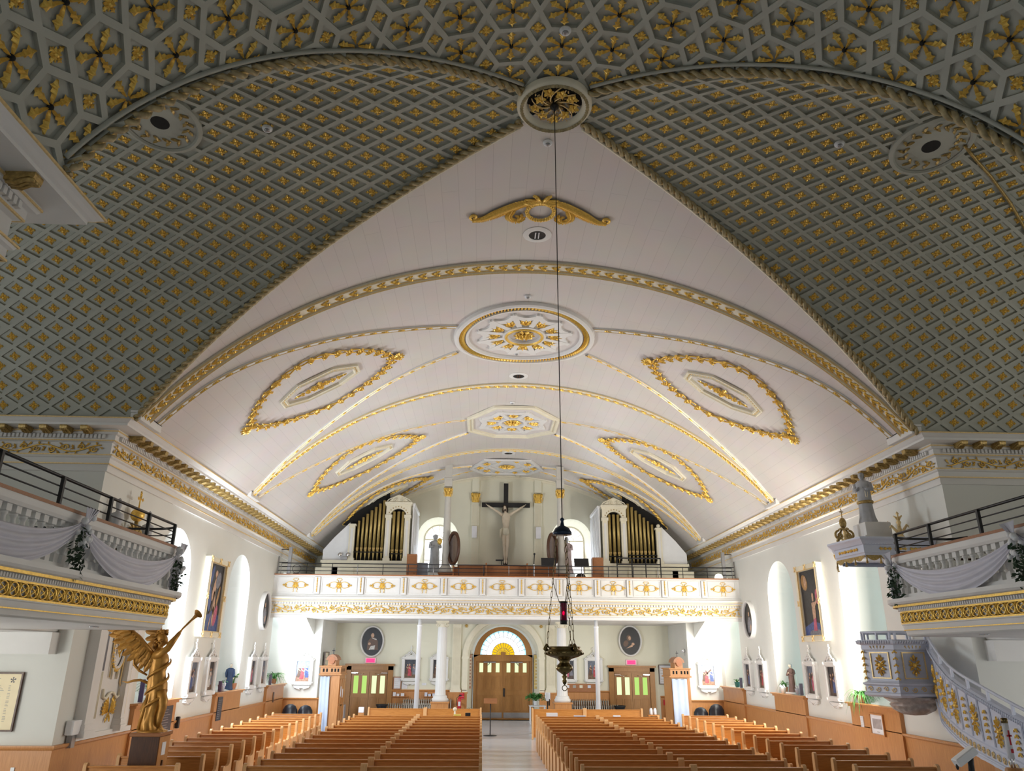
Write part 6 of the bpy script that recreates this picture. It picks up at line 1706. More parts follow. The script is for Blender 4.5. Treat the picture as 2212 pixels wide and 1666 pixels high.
# ================================================================ pulpit with stair and sounding board
PU = empty('pulpit', (8.2, 17.2, 1.5), 0, 'pale blue-grey polygonal pulpit with gilded panels on a shell corbel', 'pulpit')
PP = [(8.95, 18.0), (7.85, 18.0), (7.48, 17.35), (7.84, 16.72), (8.62, 16.72)]     # visible outline, normals outwards
def pbuild(m, name, mt, root): return m.build(name, mt, root, world=True)
path = [(x, y) for x, y in PP][::-1]
path = PP
def outw(path):   # sweep() puts offsets on the right of travel; make that the outside
    return path
m = MB(); m.sweep([(0, 1.92), (.02, 1.92), (.10, 1.96), (.10, 2.0), (.05, 2.02), (.05, 2.14), (.10, 2.17), (.10, 2.20), (.03, 2.22), (.0, 2.25), (0, 2.86), (.04, 2.88), (.04, 2.97), (.10, 3.0), (.12, 3.04), (.10, 3.08), (-.06, 3.09), (-.06, 2.0)], outw(PP)); pbuild(m, 'basket', PALEBLUE, PU)
m = MB(); n = len(PP); m.add([(x, y, 1.93) for x, y in PP]+[(x, y, 2.02) for x, y in PP], [tuple(range(n)), tuple(range(2*n-1, n-1, -1))]); pbuild(m, 'floor', PALEBLUE, PU)
m = MB()
def along_edge(a, b, off, t):
    a, b = Vector(a), Vector(b); d = (b-a).normalized(); nn = Vector((-d.y, d.x)); 
    cen = Vector((8.4, 17.5)); 
    if (a-cen).dot(nn) < 0: nn = -nn
    p = a+(b-a)*t+nn*off; return p, d, nn, (b-a).length
for i in range(len(PP)-1):
    L = along_edge(PP[i], PP[i+1], 0, 0)[3]; k = int(L/.055)
    for q in range(k):
        p, d, nn, _ = along_edge(PP[i], PP[i+1], .11, (q+.5)/k); m.tube([(p.x-d.x*.012, p.y-d.y*.012, 3.0), (p.x+nn.x*.02+d.x*.012, p.y+nn.y*.02+d.y*.012, 3.06)], .018, 5)
pbuild(m, 'gadroon_rim', PALEBLUE, PU)
m = MB()
rail = [along_edge(PP[0], PP[1], .02, 0)[0]]+[Vector(p) for p in PP[1:]]
m.tube([(p.x, p.y, 3.24) for p in rail], .028, 6)
for i in range(len(PP)-1):
    for t in (.08, .5, .92): p, d, nn, _ = along_edge(PP[i], PP[i+1], 0, t); m.box(p.x-.02, p.x+.02, p.y-.02, p.y+.02, 3.08, 3.24)
pbuild(m, 'top_rail', PALEBLUE, PU)
def wall_map(a, b, z, off=.0, t=.5):
    p, d, nn, L = along_edge(a, b, off, t); return (lambda v: (p.x+d.x*v[0]+nn.x*v[2], p.y+d.y*v[0]+nn.y*v[2], z+v[1])), L
def drop_ornament(L, w):
    m = MB()
    for k in range(5):
        z = L*(.5-k/4.6)
        for s in (-1, 1): m.leaf((0, z, .01), -pi/2+s*.7, w*.8, w*.5, .03)
        m.bead((0, z-.02, .01), w*.28, .04, n=6)
    return m
def cartouche(h, w):
    m = MB()
    for k in range(12): a = 2*pi*k/12; m.leaf((w*.18*cos(a), h*.22*sin(a), .01), a, h*.22+.04*abs(sin(a))*h, w*.28, .04)
    m.bead((0, 0, .01), w*.24, .05); m.leaf((0, h*.2, .01), pi/2, h*.34, w*.4, .04); m.leaf((0, -h*.2, .01), -pi/2, h*.34, w*.4, .04)
    for s in (-1, 1): m.tube([(s*(w*.25+x), z, .02) for x, z in scroll_pts(0, h*.1, w*.16, 1.2, 0, s, 12)], .012, 5); m.tube([(s*(w*.25+x), z, .02) for x, z in scroll_pts(0, -h*.14, w*.14, 1.2, 0, -s, 12)], .012, 5)
    return m
for i in (1, 2, 3):
    a, b = PP[i], PP[i+1]; mp, L = wall_map(a, b, 2.56)
    fr = MB(); w2 = L/2-.14
    for q in ((-w2, w2, -.27, -.245), (-w2, w2, .245, .27), (-w2, -w2+.022, -.245, .245), (w2-.022, w2, -.245, .245)):
        vs = [(q[0], q[2], 0), (q[1], q[2], 0), (q[1], q[3], 0), (q[0], q[3], 0)]; vs += [(x, z, .022) for x, z, _ in vs]
        fr.add([mp(v) for v in vs], [(0, 1, 2, 3), (4, 5, 6, 7), (0, 1, 5, 4), (1, 2, 6, 5), (2, 3, 7, 6), (3, 0, 4, 7)])
    pbuild(fr, 'panel_frame', GOLDL, PU)
    pbuild(cartouche(.42, .22).map(mp), 'gilded_cartouche', GOLD, PU)
    sc = MB(); mp2, _ = wall_map(a, b, 2.08, .05); k = max(2, int(L/.17))
    for q in range(k): x0 = -L/2+L*(q+.5)/k; sc.tube([(x0+x, z*(1 if q % 2 else -1), .015) for x, z in scroll_pts(0, 0, .058, 1.25, pi, 1, 16)], .007, 4)
    pbuild(sc.map(mp2), 'gilded_scroll_band', GOLD, PU)
    mp3, _ = wall_map(a, b, 2.93, .04); tp = MB()
    for q in range(5): tp.leaf((-.14+.07*q, -.03, 0), pi/2+.5*(2-q)/2, .07, .05, .02)
    pbuild(tp.map(mp3), 'gilded_spray', GOLDL, PU)
for i in (2, 3, 4):
    p = Vector(PP[i]); c = Vector((8.4, 17.5)); d = (p-c).normalized(); t = Vector((-d.y, d.x))
    pbuild(drop_ornament(.62, .10).map(lambda v: (p.x+t.x*v[0]+d.x*(v[2]+.01), p.y+t.y*v[0]+d.y*(v[2]+.01), 2.55+v[1])), 'gilded_drop', GOLD, PU)
m = MB(); m.lathe([(.02, 1.55), (.22, 1.57), (.40, 1.66), (.46, 1.76), (.44, 1.80), (.50, 1.84), (.62, 1.93)], 48, c=(8.36, 17.25, 0), fn=lambda a, z: 1+(.05*cos(20*a) if z < 1.78 else 0)); pbuild(m, 'shell_corbel', mat('corbel_bronze', (.42, .38, .36), .4, metal=.3, var=.25, scale=12), PU)
# --- stair
SP = smooth_path([(8.62, 16.75), (8.45, 16.3), (8.25, 15.7), (8.05, 15.0), (7.9, 14.2), (7.8, 13.4), (7.75, 12.6), (7.72, 11.6), (7.72, 10.6)], .10)
ST = empty('pulpit_stair', (8.0, 14.0, 0), 0, 'pale blue-grey curved stair balustrade with gilded ornaments descending from the pulpit', 'staircase')
cum = [0]
for p, q in zip(SP, SP[1:]): cum.append(cum[-1]+(q-p).length)
TOPZ = [(0, 3.03), (.26, 2.90), (.89, 2.63), (1.43, 2.43), (2.11, 2.25), (2.8, 2.09), (3.23, 1.98), (3.98, 1.78), (5.0, 1.55), (6.4, 1.25)]
BOTZ = [(0, 1.95), (.31, 1.42), (.96, 1.27), (1.63, 1.14), (2.14, 1.06), (2.83, .97), (3.52, .86), (4.5, .66), (6.4, .2)]
def stair_strip(prof, mi=0):
    """prof rows (offset outwards, f(top,bot))"""
    m = MB(); vs = []; N = len(SP); n = len(prof)
    for (p, d, nn), s in zip(frames(SP), cum):
        o = -nn if nn.x > 0 else nn; tz, bz = interp(TOPZ, s), interp(BOTZ, s)
        for off, fz in prof: vs.append((p.x+o.x*off, p.y+o.y*off, fz(tz, bz)))
    m.add(vs, [(i*n+k, i*n+k+1, (i+1)*n+k+1, (i+1)*n+k) for i in range(N-1) for k in range(n-1)], mi); return m
T_ = lambda k: (lambda t, b: t+k); B_ = lambda k: (lambda t, b: b+k)
m = stair_strip([(-.10, B_(0)), (.0, B_(0)), (.05, B_(.02)), (.05, B_(.06)), (.03, B_(.07)), (.03, B_(.09)), (.0, B_(.10)), (0, B_(.26)), (.03, B_(.275)), (.03, B_(.295)), (0, B_(.31)), (0, T_(-.12)), (.05, T_(-.10)), (.05, T_(-.02)), (.0, T_(0)), (-.10, T_(0)), (-.10, B_(0))]); pbuild(m, 'balustrade', PALEBLUE, ST)
g = MB(); rt_ = MB(); posts = MB()
fr_ = list(zip(frames(SP), cum)); 
def at_s(s):
    for i in range(len(cum)-1):
        if cum[i+1] >= s:
            k = (s-cum[i])/(cum[i+1]-cum[i]); p = SP[i]+(SP[i+1]-SP[i])*k; d = (SP[i+1]-SP[i]).normalized(); o = Vector((d.y, -d.x)); o = -o if o.x > 0 else o
            return p, d, o, interp(TOPZ, s), interp(BOTZ, s)
rt_.tube([(p.x, p.y, interp(TOPZ, s)+.17) for (p, d, nn), s in fr_], .028, 6)
for k in range(9): p, d, o, tz, bz = at_s(.25+k*.7); posts.box(p.x-.02, p.x+.02, p.y-.02, p.y+.02, tz-.01, tz+.17)
pbuild(rt_.merge(posts), 'hand_rail', PALEBLUE, ST)
gd = MB(); s = .05
while s < cum[-1]-.1:
    p, d, o, tz, bz = at_s(s); q = p+o*.055; gd.tube([(q.x, q.y, tz-.09), (q.x+o.x*.015+d.x*.02, q.y+o.y*.015+d.y*.02, tz-.03)], .017, 5); s += .055
pbuild(gd, 'gadroon_rim', PALEBLUE, ST)
sc = MB(); s = .15; q = 0
while s < cum[-1]-.2:
    for k in (0, 1):
        pts = []
        for i in range(15):
            x, z = scroll_pts(0, 0, .06, 1.2, 0, 1 if k else -1, 14)[i]; p, d, o, tz, bz = at_s(max(.02, s+x)); pts.append((p.x+o.x*.015, p.y+o.y*.015, bz+.18+z*(1 if q % 2 else -1)))
        sc.tube(pts, .008, 4)
    s += .17; q += 1
pbuild(sc, 'gilded_scroll_band', GOLDL, ST)
def on_stair(s, zc, off=.008):
    p, d, o, tz, bz = at_s(s); return lambda v: (p.x+d.x*v[0]+o.x*(v[2]+off), p.y+d.y*v[0]+o.y*(v[2]+off), zc+v[1])
dv = MB()
for k, s in enumerate((.30, .62, .92, 1.3, 1.62, 2.05, 2.45, 2.85, 3.25, 3.75, 4.3)):
    p, d, o, tz, bz = at_s(s); zc = (tz-.12+bz+.31)/2; h = (tz-.12)-(bz+.31)
    orn = cartouche(min(.62, h*.72), .20) if k % 2 == 0 else drop_ornament(min(.60, h*.7), .10)
    pbuild(orn.map(on_stair(s, zc)), 'gilded_cartouche' if k % 2 == 0 else 'gilded_drop', GOLD, ST)
    mp = on_stair(s+.16, zc); w = .012
    dv.add([mp((-w, -h/2, 0)), mp((w, -h/2, 0)), mp((w, h/2, 0)), mp((-w, h/2, 0)), mp((0, -h/2, .02)), mp((0, h/2, .02))], [(0, 4, 5, 3), (4, 1, 2, 5)])
pbuild(dv, 'panel_divider', PALEBLUE, ST)
stp = MB()
for k in range(12):
    s = .3+k*.5
    if s > cum[-1]-.6: break
    p, d, o, tz, bz = at_s(s); p2 = at_s(s+.5)[0]; stp.add([(p.x, p.y, bz+.2), (p2.x, p2.y, bz+.2), (8.95, p2.y, bz+.2), (8.95, p.y, bz+.2), (p.x, p.y, bz-.02), (p2.x, p2.y, bz-.05), (8.95, p2.y, bz-.05), (8.95, p.y, bz-.02)], [(0, 1, 2, 3), (4, 5, 6, 7), (0, 1, 5, 4), (1, 2, 6, 5)])
pbuild(stp, 'treads', PALEBLUE, ST)
# --- sounding board with statue
SB = empty('sounding_board', (8.2, 17.3, 4.9), 0, 'pale blue-grey sounding board with gilded frieze and tassels above the pulpit', 'canopy')
CP = [(8.98, 18.3), (7.65, 18.3), (7.3, 17.6), (7.42, 16.5), (8.98, 16.5)]
m = MB(); m.sweep([(-.08, 4.78), (.0, 4.80), (.03, 4.88), (.05, 4.90), (.05, 5.06), (.09, 5.08), (.14, 5.14), (.19, 5.18), (.19, 5.22), (.02, 5.25), (-.3, 5.26)], outw(CP)); pbuild(m, 'cornice', PALEBLUE, SB)
m = MB(); m.add([(x, y, 5.25) for x, y in CP]+[(x, y, 4.88) for x, y in CP], [tuple(range(5)), tuple(range(9, 4, -1))]); pbuild(m, 'board', PALEBLUE, SB)
m = MB(); ts = 0
for i in (1, 2, 3):
    a, b = CP[i], CP[i+1]; L = along_edge(a, b, 0, 0)[3]; k = max(3, int(L/.28))
    for q in range(k):
        vs = []
        for j in range(7):
            p, d, nn, _ = along_edge(a, b, .02, (q+j/6)/k); vs += [(p.x, p.y, 4.84), (p.x+nn.x*.02, p.y+nn.y*.02, 4.80-.08*sin(pi*j/6))]
        m.add(vs, [(2*j, 2*j+1, 2*j+3, 2*j+2) for j in range(6)])
pbuild(m, 'scalloped_valance', GOLDD, SB)
for i in (1, 2, 3):
    a, b = CP[i], CP[i+1]; L = along_edge(a, b, 0, 0)[3]; k = max(3, int(L/.28))
    for q in range(k+1):
        if q == k and i < 3: continue
        p, d, nn, _ = along_edge(a, b, .03, q/k); pbuild(MB().lathe([(.012, 4.80), (.018, 4.76), (.014, 4.75), (.032, 4.66), (.001, 4.66)], 8, c=(p.x, p.y, 0)), 'tassel', GOLDD, SB)
    mp, _ = wall_map(a, b, 4.98, .05); g = MB()
    for x in (-.22*L, .22*L, 0):
        for s in (-1, 1): g.leaf((x, 0, .005), 0 if s > 0 else pi, .15, .09, .03)
        g.bead((x, 0, .005), .035, .03)
    pbuild(g.map(mp), 'gilded_frieze', GOLD, SB)
    dn = MB(); k = int(L/.06); mp, _ = wall_map(a, b, 5.10, .07)
    for q in range(k): x = -L/2+L*(q+.5)/k; dn.add([mp(v) for v in ((x-.016, -.025, 0), (x+.016, -.025, 0), (x+.016, .025, 0), (x-.016, .025, 0), (x-.016, -.025, .025), (x+.016, -.025, .025), (x+.016, .025, .03), (x-.016, .025, .03))], [(4, 5, 6, 7), (0, 1, 5, 4), (3, 2, 6, 7), (0, 4, 7, 3), (1, 2, 6, 5)])
    pbuild(dn, 'dentil_band', PALEBLUE, SB)
pbuild(MB().box(7.75, 8.35, 16.95, 17.55, 5.25, 5.66, bev=.02).box(7.68, 8.42, 16.88, 17.62, 5.25, 5.34), 'statue_block', TRIM, SB)
def finial(loc, s, kind, name):
    m = MB()
    if kind == 0:
        for k in range(6):
            a = 2*pi*k/6; m.tube([(0, 0, .02), (.10*cos(a), .10*sin(a), .18), (.20*cos(a), .20*sin(a), .30), (.25*cos(a), .25*sin(a), .26)], [.04, .05, .035, .015], 6, squash=.5)
            m.tube([(0, 0, .40), (.05*cos(a), .05*sin(a), .50), (.11*cos(a), .11*sin(a), .54)], [.02, .025, .01], 5)
        m.lathe([(.10, 0), (.05, .08), (.03, .3), (.06, .38), (.03, .44), (.02, .56), (.04, .60), (.001, .66)], 10)
    else:
        for q in (-1, 1):
            m.tube([(q*.05+x, 0, .16+z) for x, z in scroll_pts(q*.08, 0, .13, 1.2, pi/2, -q, 14)], .03, 6); m.tube([(q*.20, 0, .0), (q*.15, 0, .14), (q*.06, 0, .30)], [.04, .04, .02], 6)
        m.box(-.12, .12, -.05, .05, .30, .34); m.ball((0, 0, .48), .11, n=10, m=6, sc=(.9, .6, 1.3)); m.tube([(0, 0, .60), (0, 0, .86)], .012, 6); m.box(-.05, .05, -.012, .012, .76, .785)
    pbuild(m.map(lambda p: (loc[0]+p[0]*s, loc[1]+p[1]*s, loc[2]+p[2]*s)), name, GOLDD if kind else GOLDL, SB)
finial((7.42, 17.35, 5.25), .9, 1, 'cartouche_finial'); finial((8.35, 16.62, 5.25), .9, 0, 'leaf_finial'); finial((8.80, 17.9, 5.25), .9, 0, 'leaf_finial'); finial((7.75, 18.0, 5.25), .8, 0, 'leaf_finial')
s_ = place_statue('saint_statue', (7.98, 17.25, 5.66), -.75, 'grey and gold statue of a robed cleric on top of the sounding board', 1.22, [STONE, STONE, mat('statue_grey_hair', (.20, .20, .21), .6)], arms='book', fold=.06, nf=8)
MB().lathe([(.175, .46), (.19, .50), (.175, .53)], 30, c=(0, 0, 0), fn=lambda a, z: 1+.03*cos(9*a)).map(lambda p: (p[0], p[1]*.85, p[2])).build('gilded_hem', GOLDD, s_)
MB().tube([(.08, -.17, .74), (.09, -.18, .60), (.12, -.17, .58), (.13, -.15, .72)], .010, 5).build('stole_cord', CREAM, s_)

# ================================================================ retable on the left wall
RT = empty('wall_retable', (-9.0, 17.5, 1.1), 0, 'grey fluted retable panel with gilded oval emblem on the left wall behind the angel', 'retable')
def rb(m, y0, y1, d0, d1, z0, z1): return m.box(-9.0+d0, -9.0+d1, y0, y1, z0, z1)
m = MB(); rb(m, 16.5, 18.75, 0, .06, 1.08, 5.0); rb(m, 16.42, 18.85, 0, .12, 1.06, 1.16); rb(m, 16.0, 18.85, 0, .36, 4.9, 5.05); pbuild(m, 'back_panel', TRIM, RT)
for y0, y1, d in ((16.45, 16.78, .22), (18.02, 18.16, .22)):
    m = MB(); rb(m, y0, y1, 0, d, 1.36, 4.9); rb(m, y0-.05, y1+.05, 0, d+.05, 1.12, 1.24); rb(m, y0-.03, y1+.03, 0, d+.03, 1.24, 1.32); rb(m, y0-.02, y1+.02, 0, d+.02, 1.32, 1.36); pbuild(m, 'pilaster', TRIM, RT)
lo, hi = MB(), MB()
for y0, y1 in ((16.82, 17.22), (18.2, 18.5)):
    k = int((y1-y0)/.05)
    for q in range(k): y = y0+.05*q; lo.tube([(-8.925, y+.025, 1.42), (-8.925, y+.025, 2.32)], .018, 5); hi.tube([(-8.925, y+.025, 2.34), (-8.925, y+.025, 4.85)], .016, 5)
pbuild(lo, 'gilded_reeding', CREAM, RT); pbuild(hi, 'grey_fluting', mat('fluting_grey', (.36, .38, .42), .6), RT)
LM = lambda y, z, off=.07: (lambda v: (-9.0+off+v[2], y+v[0], z+v[1]))
m = MB(); O = ell(0, 0, .24, .48, 36); ring(m, O, [(.06, 0), (.05, .04), (.0, .05), (-.02, .02)]); pbuild(m.map(LM(17.72, 2.88)), 'oval_moulding', TRIM, RT)
m = MB()
for i in range(22): a = pi*.95+1.1*pi*i/21; m.leaf((.29*cos(a), .54*sin(a), .01), a+pi/2+.4, .13, .08, .04); m.bead((.30*cos(a), .55*sin(a), .01), .03, .04, n=6)
for k in range(7): m.leaf((.0, -.28+.08*k, .02), pi/2+.5*(-1)**k, .22, .10, .04)
m.leaf((0, .1, .02), pi/2, .3, .1, .05); pbuild(m.map(LM(17.72, 2.88)), 'gilded_emblem', GOLD, RT)
m = MB()
for s in (-1, 1):
    for k in range(6): m.leaf((s*.05, -.05, .01), pi/2-s*(.25+.28*k), .36-.02*k, .075, .04)
    m.leaf((0, -.05, .01), -pi/2+s*.5, .22, .08, .04)
pbuild(m.map(LM(17.66, 1.55)), 'gilded_palms', GOLD, RT)
m = MB()
for s in (-1, 1):
    m.tube([(s*.38, .12, .02), (s*.36, -.04, .03), (s*.24, -.08, .03), (s*.10, .02, .03), (0, .04, .03)], [.02, .03, .03, .03, .02], 6); m.tube([(s*.12, .52, .02), (s*.14, .42, .03), (s*.12, .30, .02)], [.03, .03, .015], 6)
pbuild(m.map(LM(17.66, 1.86)), 'scroll_ribbon', CREAM, RT)
m = MB(); m.tube([(-.34, .7, .02), (-.30, .2, .02), (-.26, -.5, .02)], .014, 5); m.tube([(.34, .9, .02), (.33, .2, .02), (.28, -.6, .02), (.36, -.75, .02)], .016, 5); pbuild(m.map(LM(17.7, 2.7)), 'gilded_edge', GOLDL, RT)
OB = empty('orb_finial', (-8.78, 17.14, 5.05), 0, 'gilded orb with leafy cross on top of the left wall retable', 'finial')
m = MB(); m.lathe([(.16, 0), (.12, .1), (.05, .2), (.04, .42)], 14); 
for s in (-1, 1): m.tube([(0, s*.22+x, .18+z) for x, z in scroll_pts(0, 0, .15, 1.3, pi/2, s, 14)], .035, 6)
m.build('scroll_base', GOLDD, OB); MB().ball((0, 0, .56), .15, n=18, m=12).build('orb', GOLD, OB)
m = MB(); m.tube([(0, 0, .70), (0, 0, 1.10)], .016, 6)
for a in (0, pi/2, pi): m.leaf((0, 0, 0), a, .16, .11, .03)
m.map(lambda p: p if p[2] > .2 else (p[2], p[0], .92+p[1])); m.build('leaf_cross', GOLD, OB)
for y, lab in ((16.2, 'small fluted grey urn left of the gilded orb above the retable'), (17.75, 'small fluted grey urn right of the gilded orb above the retable')):
    e = empty('urn', (-8.78, y, 5.05), 0, lab, 'urn'); MB().lathe([(.07, 0), (.05, .06), (.10, .2), (.13, .36), (.12, .42), (.05, .46)], 20, fn=lambda a, z: 1+(.04*cos(10*a) if .1 < z < .4 else 0)).build('body', STONE, e); MB().lathe([(.05, .46), (.03, .50), (.06, .58), (.065, .66), (.03, .74), (.001, .76)], 12).build('flame_lid', STONE, e)

# ================================================================ hanging sanctuary lamp
SL = empty('sanctuary_lamp', (.02, 9.74, 2.3), 0, 'aged brass sanctuary lamp hanging on chains with ruby glass above the aisle', 'hanging lamp')
MB().tube([(0, 0, 2.0), (-.02, 0, 8.62)], .007, 6).build('cable', BLACK, SL)
MB().lathe([(.125, 1.87), (.122, 1.90), (.09, 1.955), (.03, 1.985), (.015, 2.04), (.03, 2.07), (.001, 2.10)], 28).build('smoke_bell', mat('dark_blue_metal', (.03, .05, .09), .3, metal=.6), SL)
MB().lathe([(.001, .06), (.02, .08), (.03, .11), (.018, .13), (.035, .16), (.018, .18), (.05, .20), (.085, .225), (.105, .25), (.095, .285), (.065, .31), (.06, .335), (.085, .36), (.17, .385), (.225, .41), (.232, .44), (.215, .465), (.185, .475), (.195, .485), (.205, .50), (.195, .505), (.17, .44)], 40).build('bowl', BRASS, SL)
MB().tube([(.03*cos(a), 0, .03+.03*sin(a)) for a in [2*pi*i/16 for i in range(16)]], .005, 5, closed=True).build('pull_ring', BRASS, SL)
m = MB()
for k in range(24): a = 2*pi*k/24; m.ball((.232*cos(a), .232*sin(a), .425), .014, n=6, m=4)
m.build('bowl_beading', BRASS, SL)
for k in range(3):
    a = 2*pi*k/3+pi; c, s = cos(a), sin(a)
    MB().tube([(.20*c, .20*s, .44), (.235*c, .235*s, .48), (.21*c, .21*s, .52), (.19*c, .19*s, .50)], [.02, .03, .025, .012], 7).build('chain_lug', BRASS, SL)
    m = MB(); P0 = Vector((.20*c, .20*s, .60)); P1 = Vector((.07*c, .07*s, 1.89))
    for q in (-1, 1): m.tube([(.20*c-s*.03*q, .20*s+c*.03*q, .50), P0], .004, 4)
    N = 16
    for i in range(N):
        p = P0+(P1-P0)*(i+.5)/N; d = (P1-P0).normalized(); u = Vector((-s, c, 0)) if i % 2 else d.cross(Vector((-s, c, 0))); L = (P1-P0).length/N*.58; r = .011 if i % 2 else .007
        m.tube([p+d*L*cos(t)+u*r*1.3*sin(t) for t in [2*pi*j/10 for j in range(10)]], .0038, 4, closed=True)
    m.build('chain', BRASS, SL)
MB().lathe([(.044, .80), (.048, .82), (.048, 1.02), (.052, 1.03), (.046, 1.03), (.043, .83), (.001, .82)], 24).build('ruby_glass', RUBY, SL); RG = bpy.data.objects['ruby_glass']
MB().lathe([(.04, .765), (.046, .78), (.046, .81), (.04, .82)], 20).build('glass_cup', BLACK, RG); MB().lathe([(.05, 1.02), (.056, 1.03), (.05, 1.04)], 20).build('glass_collar', BLACK, RG)
m = MB()
for k in range(3): a = 2*pi*k/3+pi; m.tube([(.052*cos(a), .052*sin(a), 1.03), (.13*cos(a), .13*sin(a), 1.28)], .004, 4)
m.build('glass_chains', BRASS, SL); MB().ball((0, 0, .88), .014, sc=(1, 1, 1.6)).build('flame', FLAME, RG)

# ================================================================ confessionals
for sg, X, sd in ((-1, -6.52, 'left'), (1, 6.38, 'right')):
    e = empty('confessional', (X, 29.9, 0), 0, 'tall carved wooden confessional with pale curtain and little gabled belfry, %s side aisle' % sd, 'confessional')
    MB().box(-.34, .36, -.3, .9, 0, 1.98).build('body', WAINS, e)
    m = MB().box(-.40, .42, -.36, .95, 1.98, 2.04, bev=.01).box(-.36, .38, -.32, .9, 2.04, 2.26).box(-.40, .42, -.36, .95, 2.26, 2.31, bev=.01); m.build('cornice_stage', OAKZ, e)
    m = MB()
    for x in (-.24, -.12, .06, .18, .29): m.box(x-.03, x+.03, -.326, -.32, 2.10, 2.21)
    for y in (-.1, .1, .3, .5): m.box(.38, .386, y-.03, y+.03, 2.10, 2.21)
    m.build('belfry_openings', DARKIN, e)
    m = MB().box(-.14, .16, -.18, .5, 2.31, 2.52); m.build('belfry', OAKZ, e)
    pts = [(-.20, 2.50), (-.17, 2.60), (-.08, 2.68), (.01, 2.71), (.10, 2.68), (.19, 2.60), (.22, 2.50)]; MB().extr(pts, -.24, .55).build('gable_roof', REDW, e)
    MB().add([(.01+.11*cos(2*pi*i/14), -.246, 2.50+.13*sin(2*pi*i/14)) for i in range(14)], [tuple(range(14))]).build('gable_panel', POT, e)
    m = MB().box(.0, .02, -.02, 0, 2.70, 2.92).box(-.04, .06, -.02, 0, 2.82, 2.85); m.build('cross', BLACK, e)
    m = MB(); vs = []; N = 20
    for i in range(N+1):
        t = i/N
        for z, k in ((1.94, 0), (1.0, .02), (.04, .04)): vs.append((-.33+(.34+.22*(sg > 0))*t+k*(1 if sg < 0 else .6), -.34-.018*sin(t*pi*5)-.02, z))
    m.add(vs, [(i*3+k, (i+1)*3+k, (i+1)*3+k+1, i*3+k+1) for i in range(N) for k in range(2)], 0, True); c = m.build('curtain', mat('curtain_blue_'+sd, (.60, .70, .88), .6, var=.03), e); c.modifiers.new('thickness', 'SOLIDIFY').thickness = .006
    MB().tube([(-.34, -.36, 1.94), (.06 if sg < 0 else .26, -.36, 1.94)], .012, 6).build('curtain_rod', GREY, e)
    for y0 in (-.22, .18, .55): MB().box(.36, .39, y0, y0+.30, .1, .95).box(.36, .39, y0, y0+.30, 1.02, 1.85).build('front_panel', OAKZ, e)
    MB().ball((.41, .15, .95), .03).build('knob', BRASS, e)
    MB().box(.392, .396, -.15, .02, 1.25, 1.6).box(.392, .396, .25, .4, 1.2, 1.5).build('notice', PAPER, e)
# black rounded covers in the corner recesses
for X, Y, s, rz_, lab in ((-8.42, 32.1, 1.0, 0, 'black rounded fabric-covered bundle in the left corner recess, nearest the window'), (-7.85, 32.2, .95, .3, 'black rounded fabric-covered bundle in the left corner recess, nearest the confessional'), (7.78, 32.2, .95, -.3, 'black rounded fabric-covered bundle in the right corner recess, nearest the confessional'), (8.38, 32.1, 1.1, .2, 'black rounded fabric-covered bundle in the right corner recess, nearest the window')):
    e = empty('covered_bundle', (X, Y, 0), rz_, lab, 'covered bundle', 'black covered bundles'); m = MB().lathe([(.26, 0), (.29, .1), (.30, .45), (.28, .66), (.20, .80), (.08, .86), (.001, .87)], 28, fn=lambda a, z: 1+.03*cos(7*a+z*3)+.02*cos(12*a)); m.map(lambda p: (p[0]*s, p[1]*.7*s, p[2]*s)); m.build('cover', mat('black_cover%d' % int(X*10), (.012, .014, .022), .35, var=.3), e)

# ================================================================ window-sill things
place_statue('priest_statue', (-8.78-.35, 26.35, 1.60), .55, 'small statue of a priest in a dark blue cassock on the second left sill', .80, [NAVY, SKIN, mat('grey_hair', (.35, .34, .33), .6)], arms='down', fold=.06)
place_statue('nun_statue', (9.1, 25.8, 1.66), -1.2, 'statue of a veiled nun in brown habit and cream cloak on the second right sill', .86, [BROWNH, SKIN, STONE], arms='folded', fold=.10, hood=True)
nu = bpy.data.objects['nun_statue']
m = MB(); m.lathe([(.150, .02), (.135, .3), (.12, .55), (.125, .66), (.06, .73)], 24, fn=lambda a, z: 1+.05*cos(8*a)); m.v = [(x, y+.02, z) for x, y, z in m.v]; m.f = [f for f in m.f if len(f) == 4 and not (sum(m.v[i][1] for i in f)/4 < -.02)]; m.mi = m.mi[:len(m.f)]; m.sm = m.sm[:len(m.f)]; m.build('cloak', CREAMH, nu)
MB().box(-.2, .2, -.14, .14, -.06, 0, bev=.01).build('base', TRIM, nu)
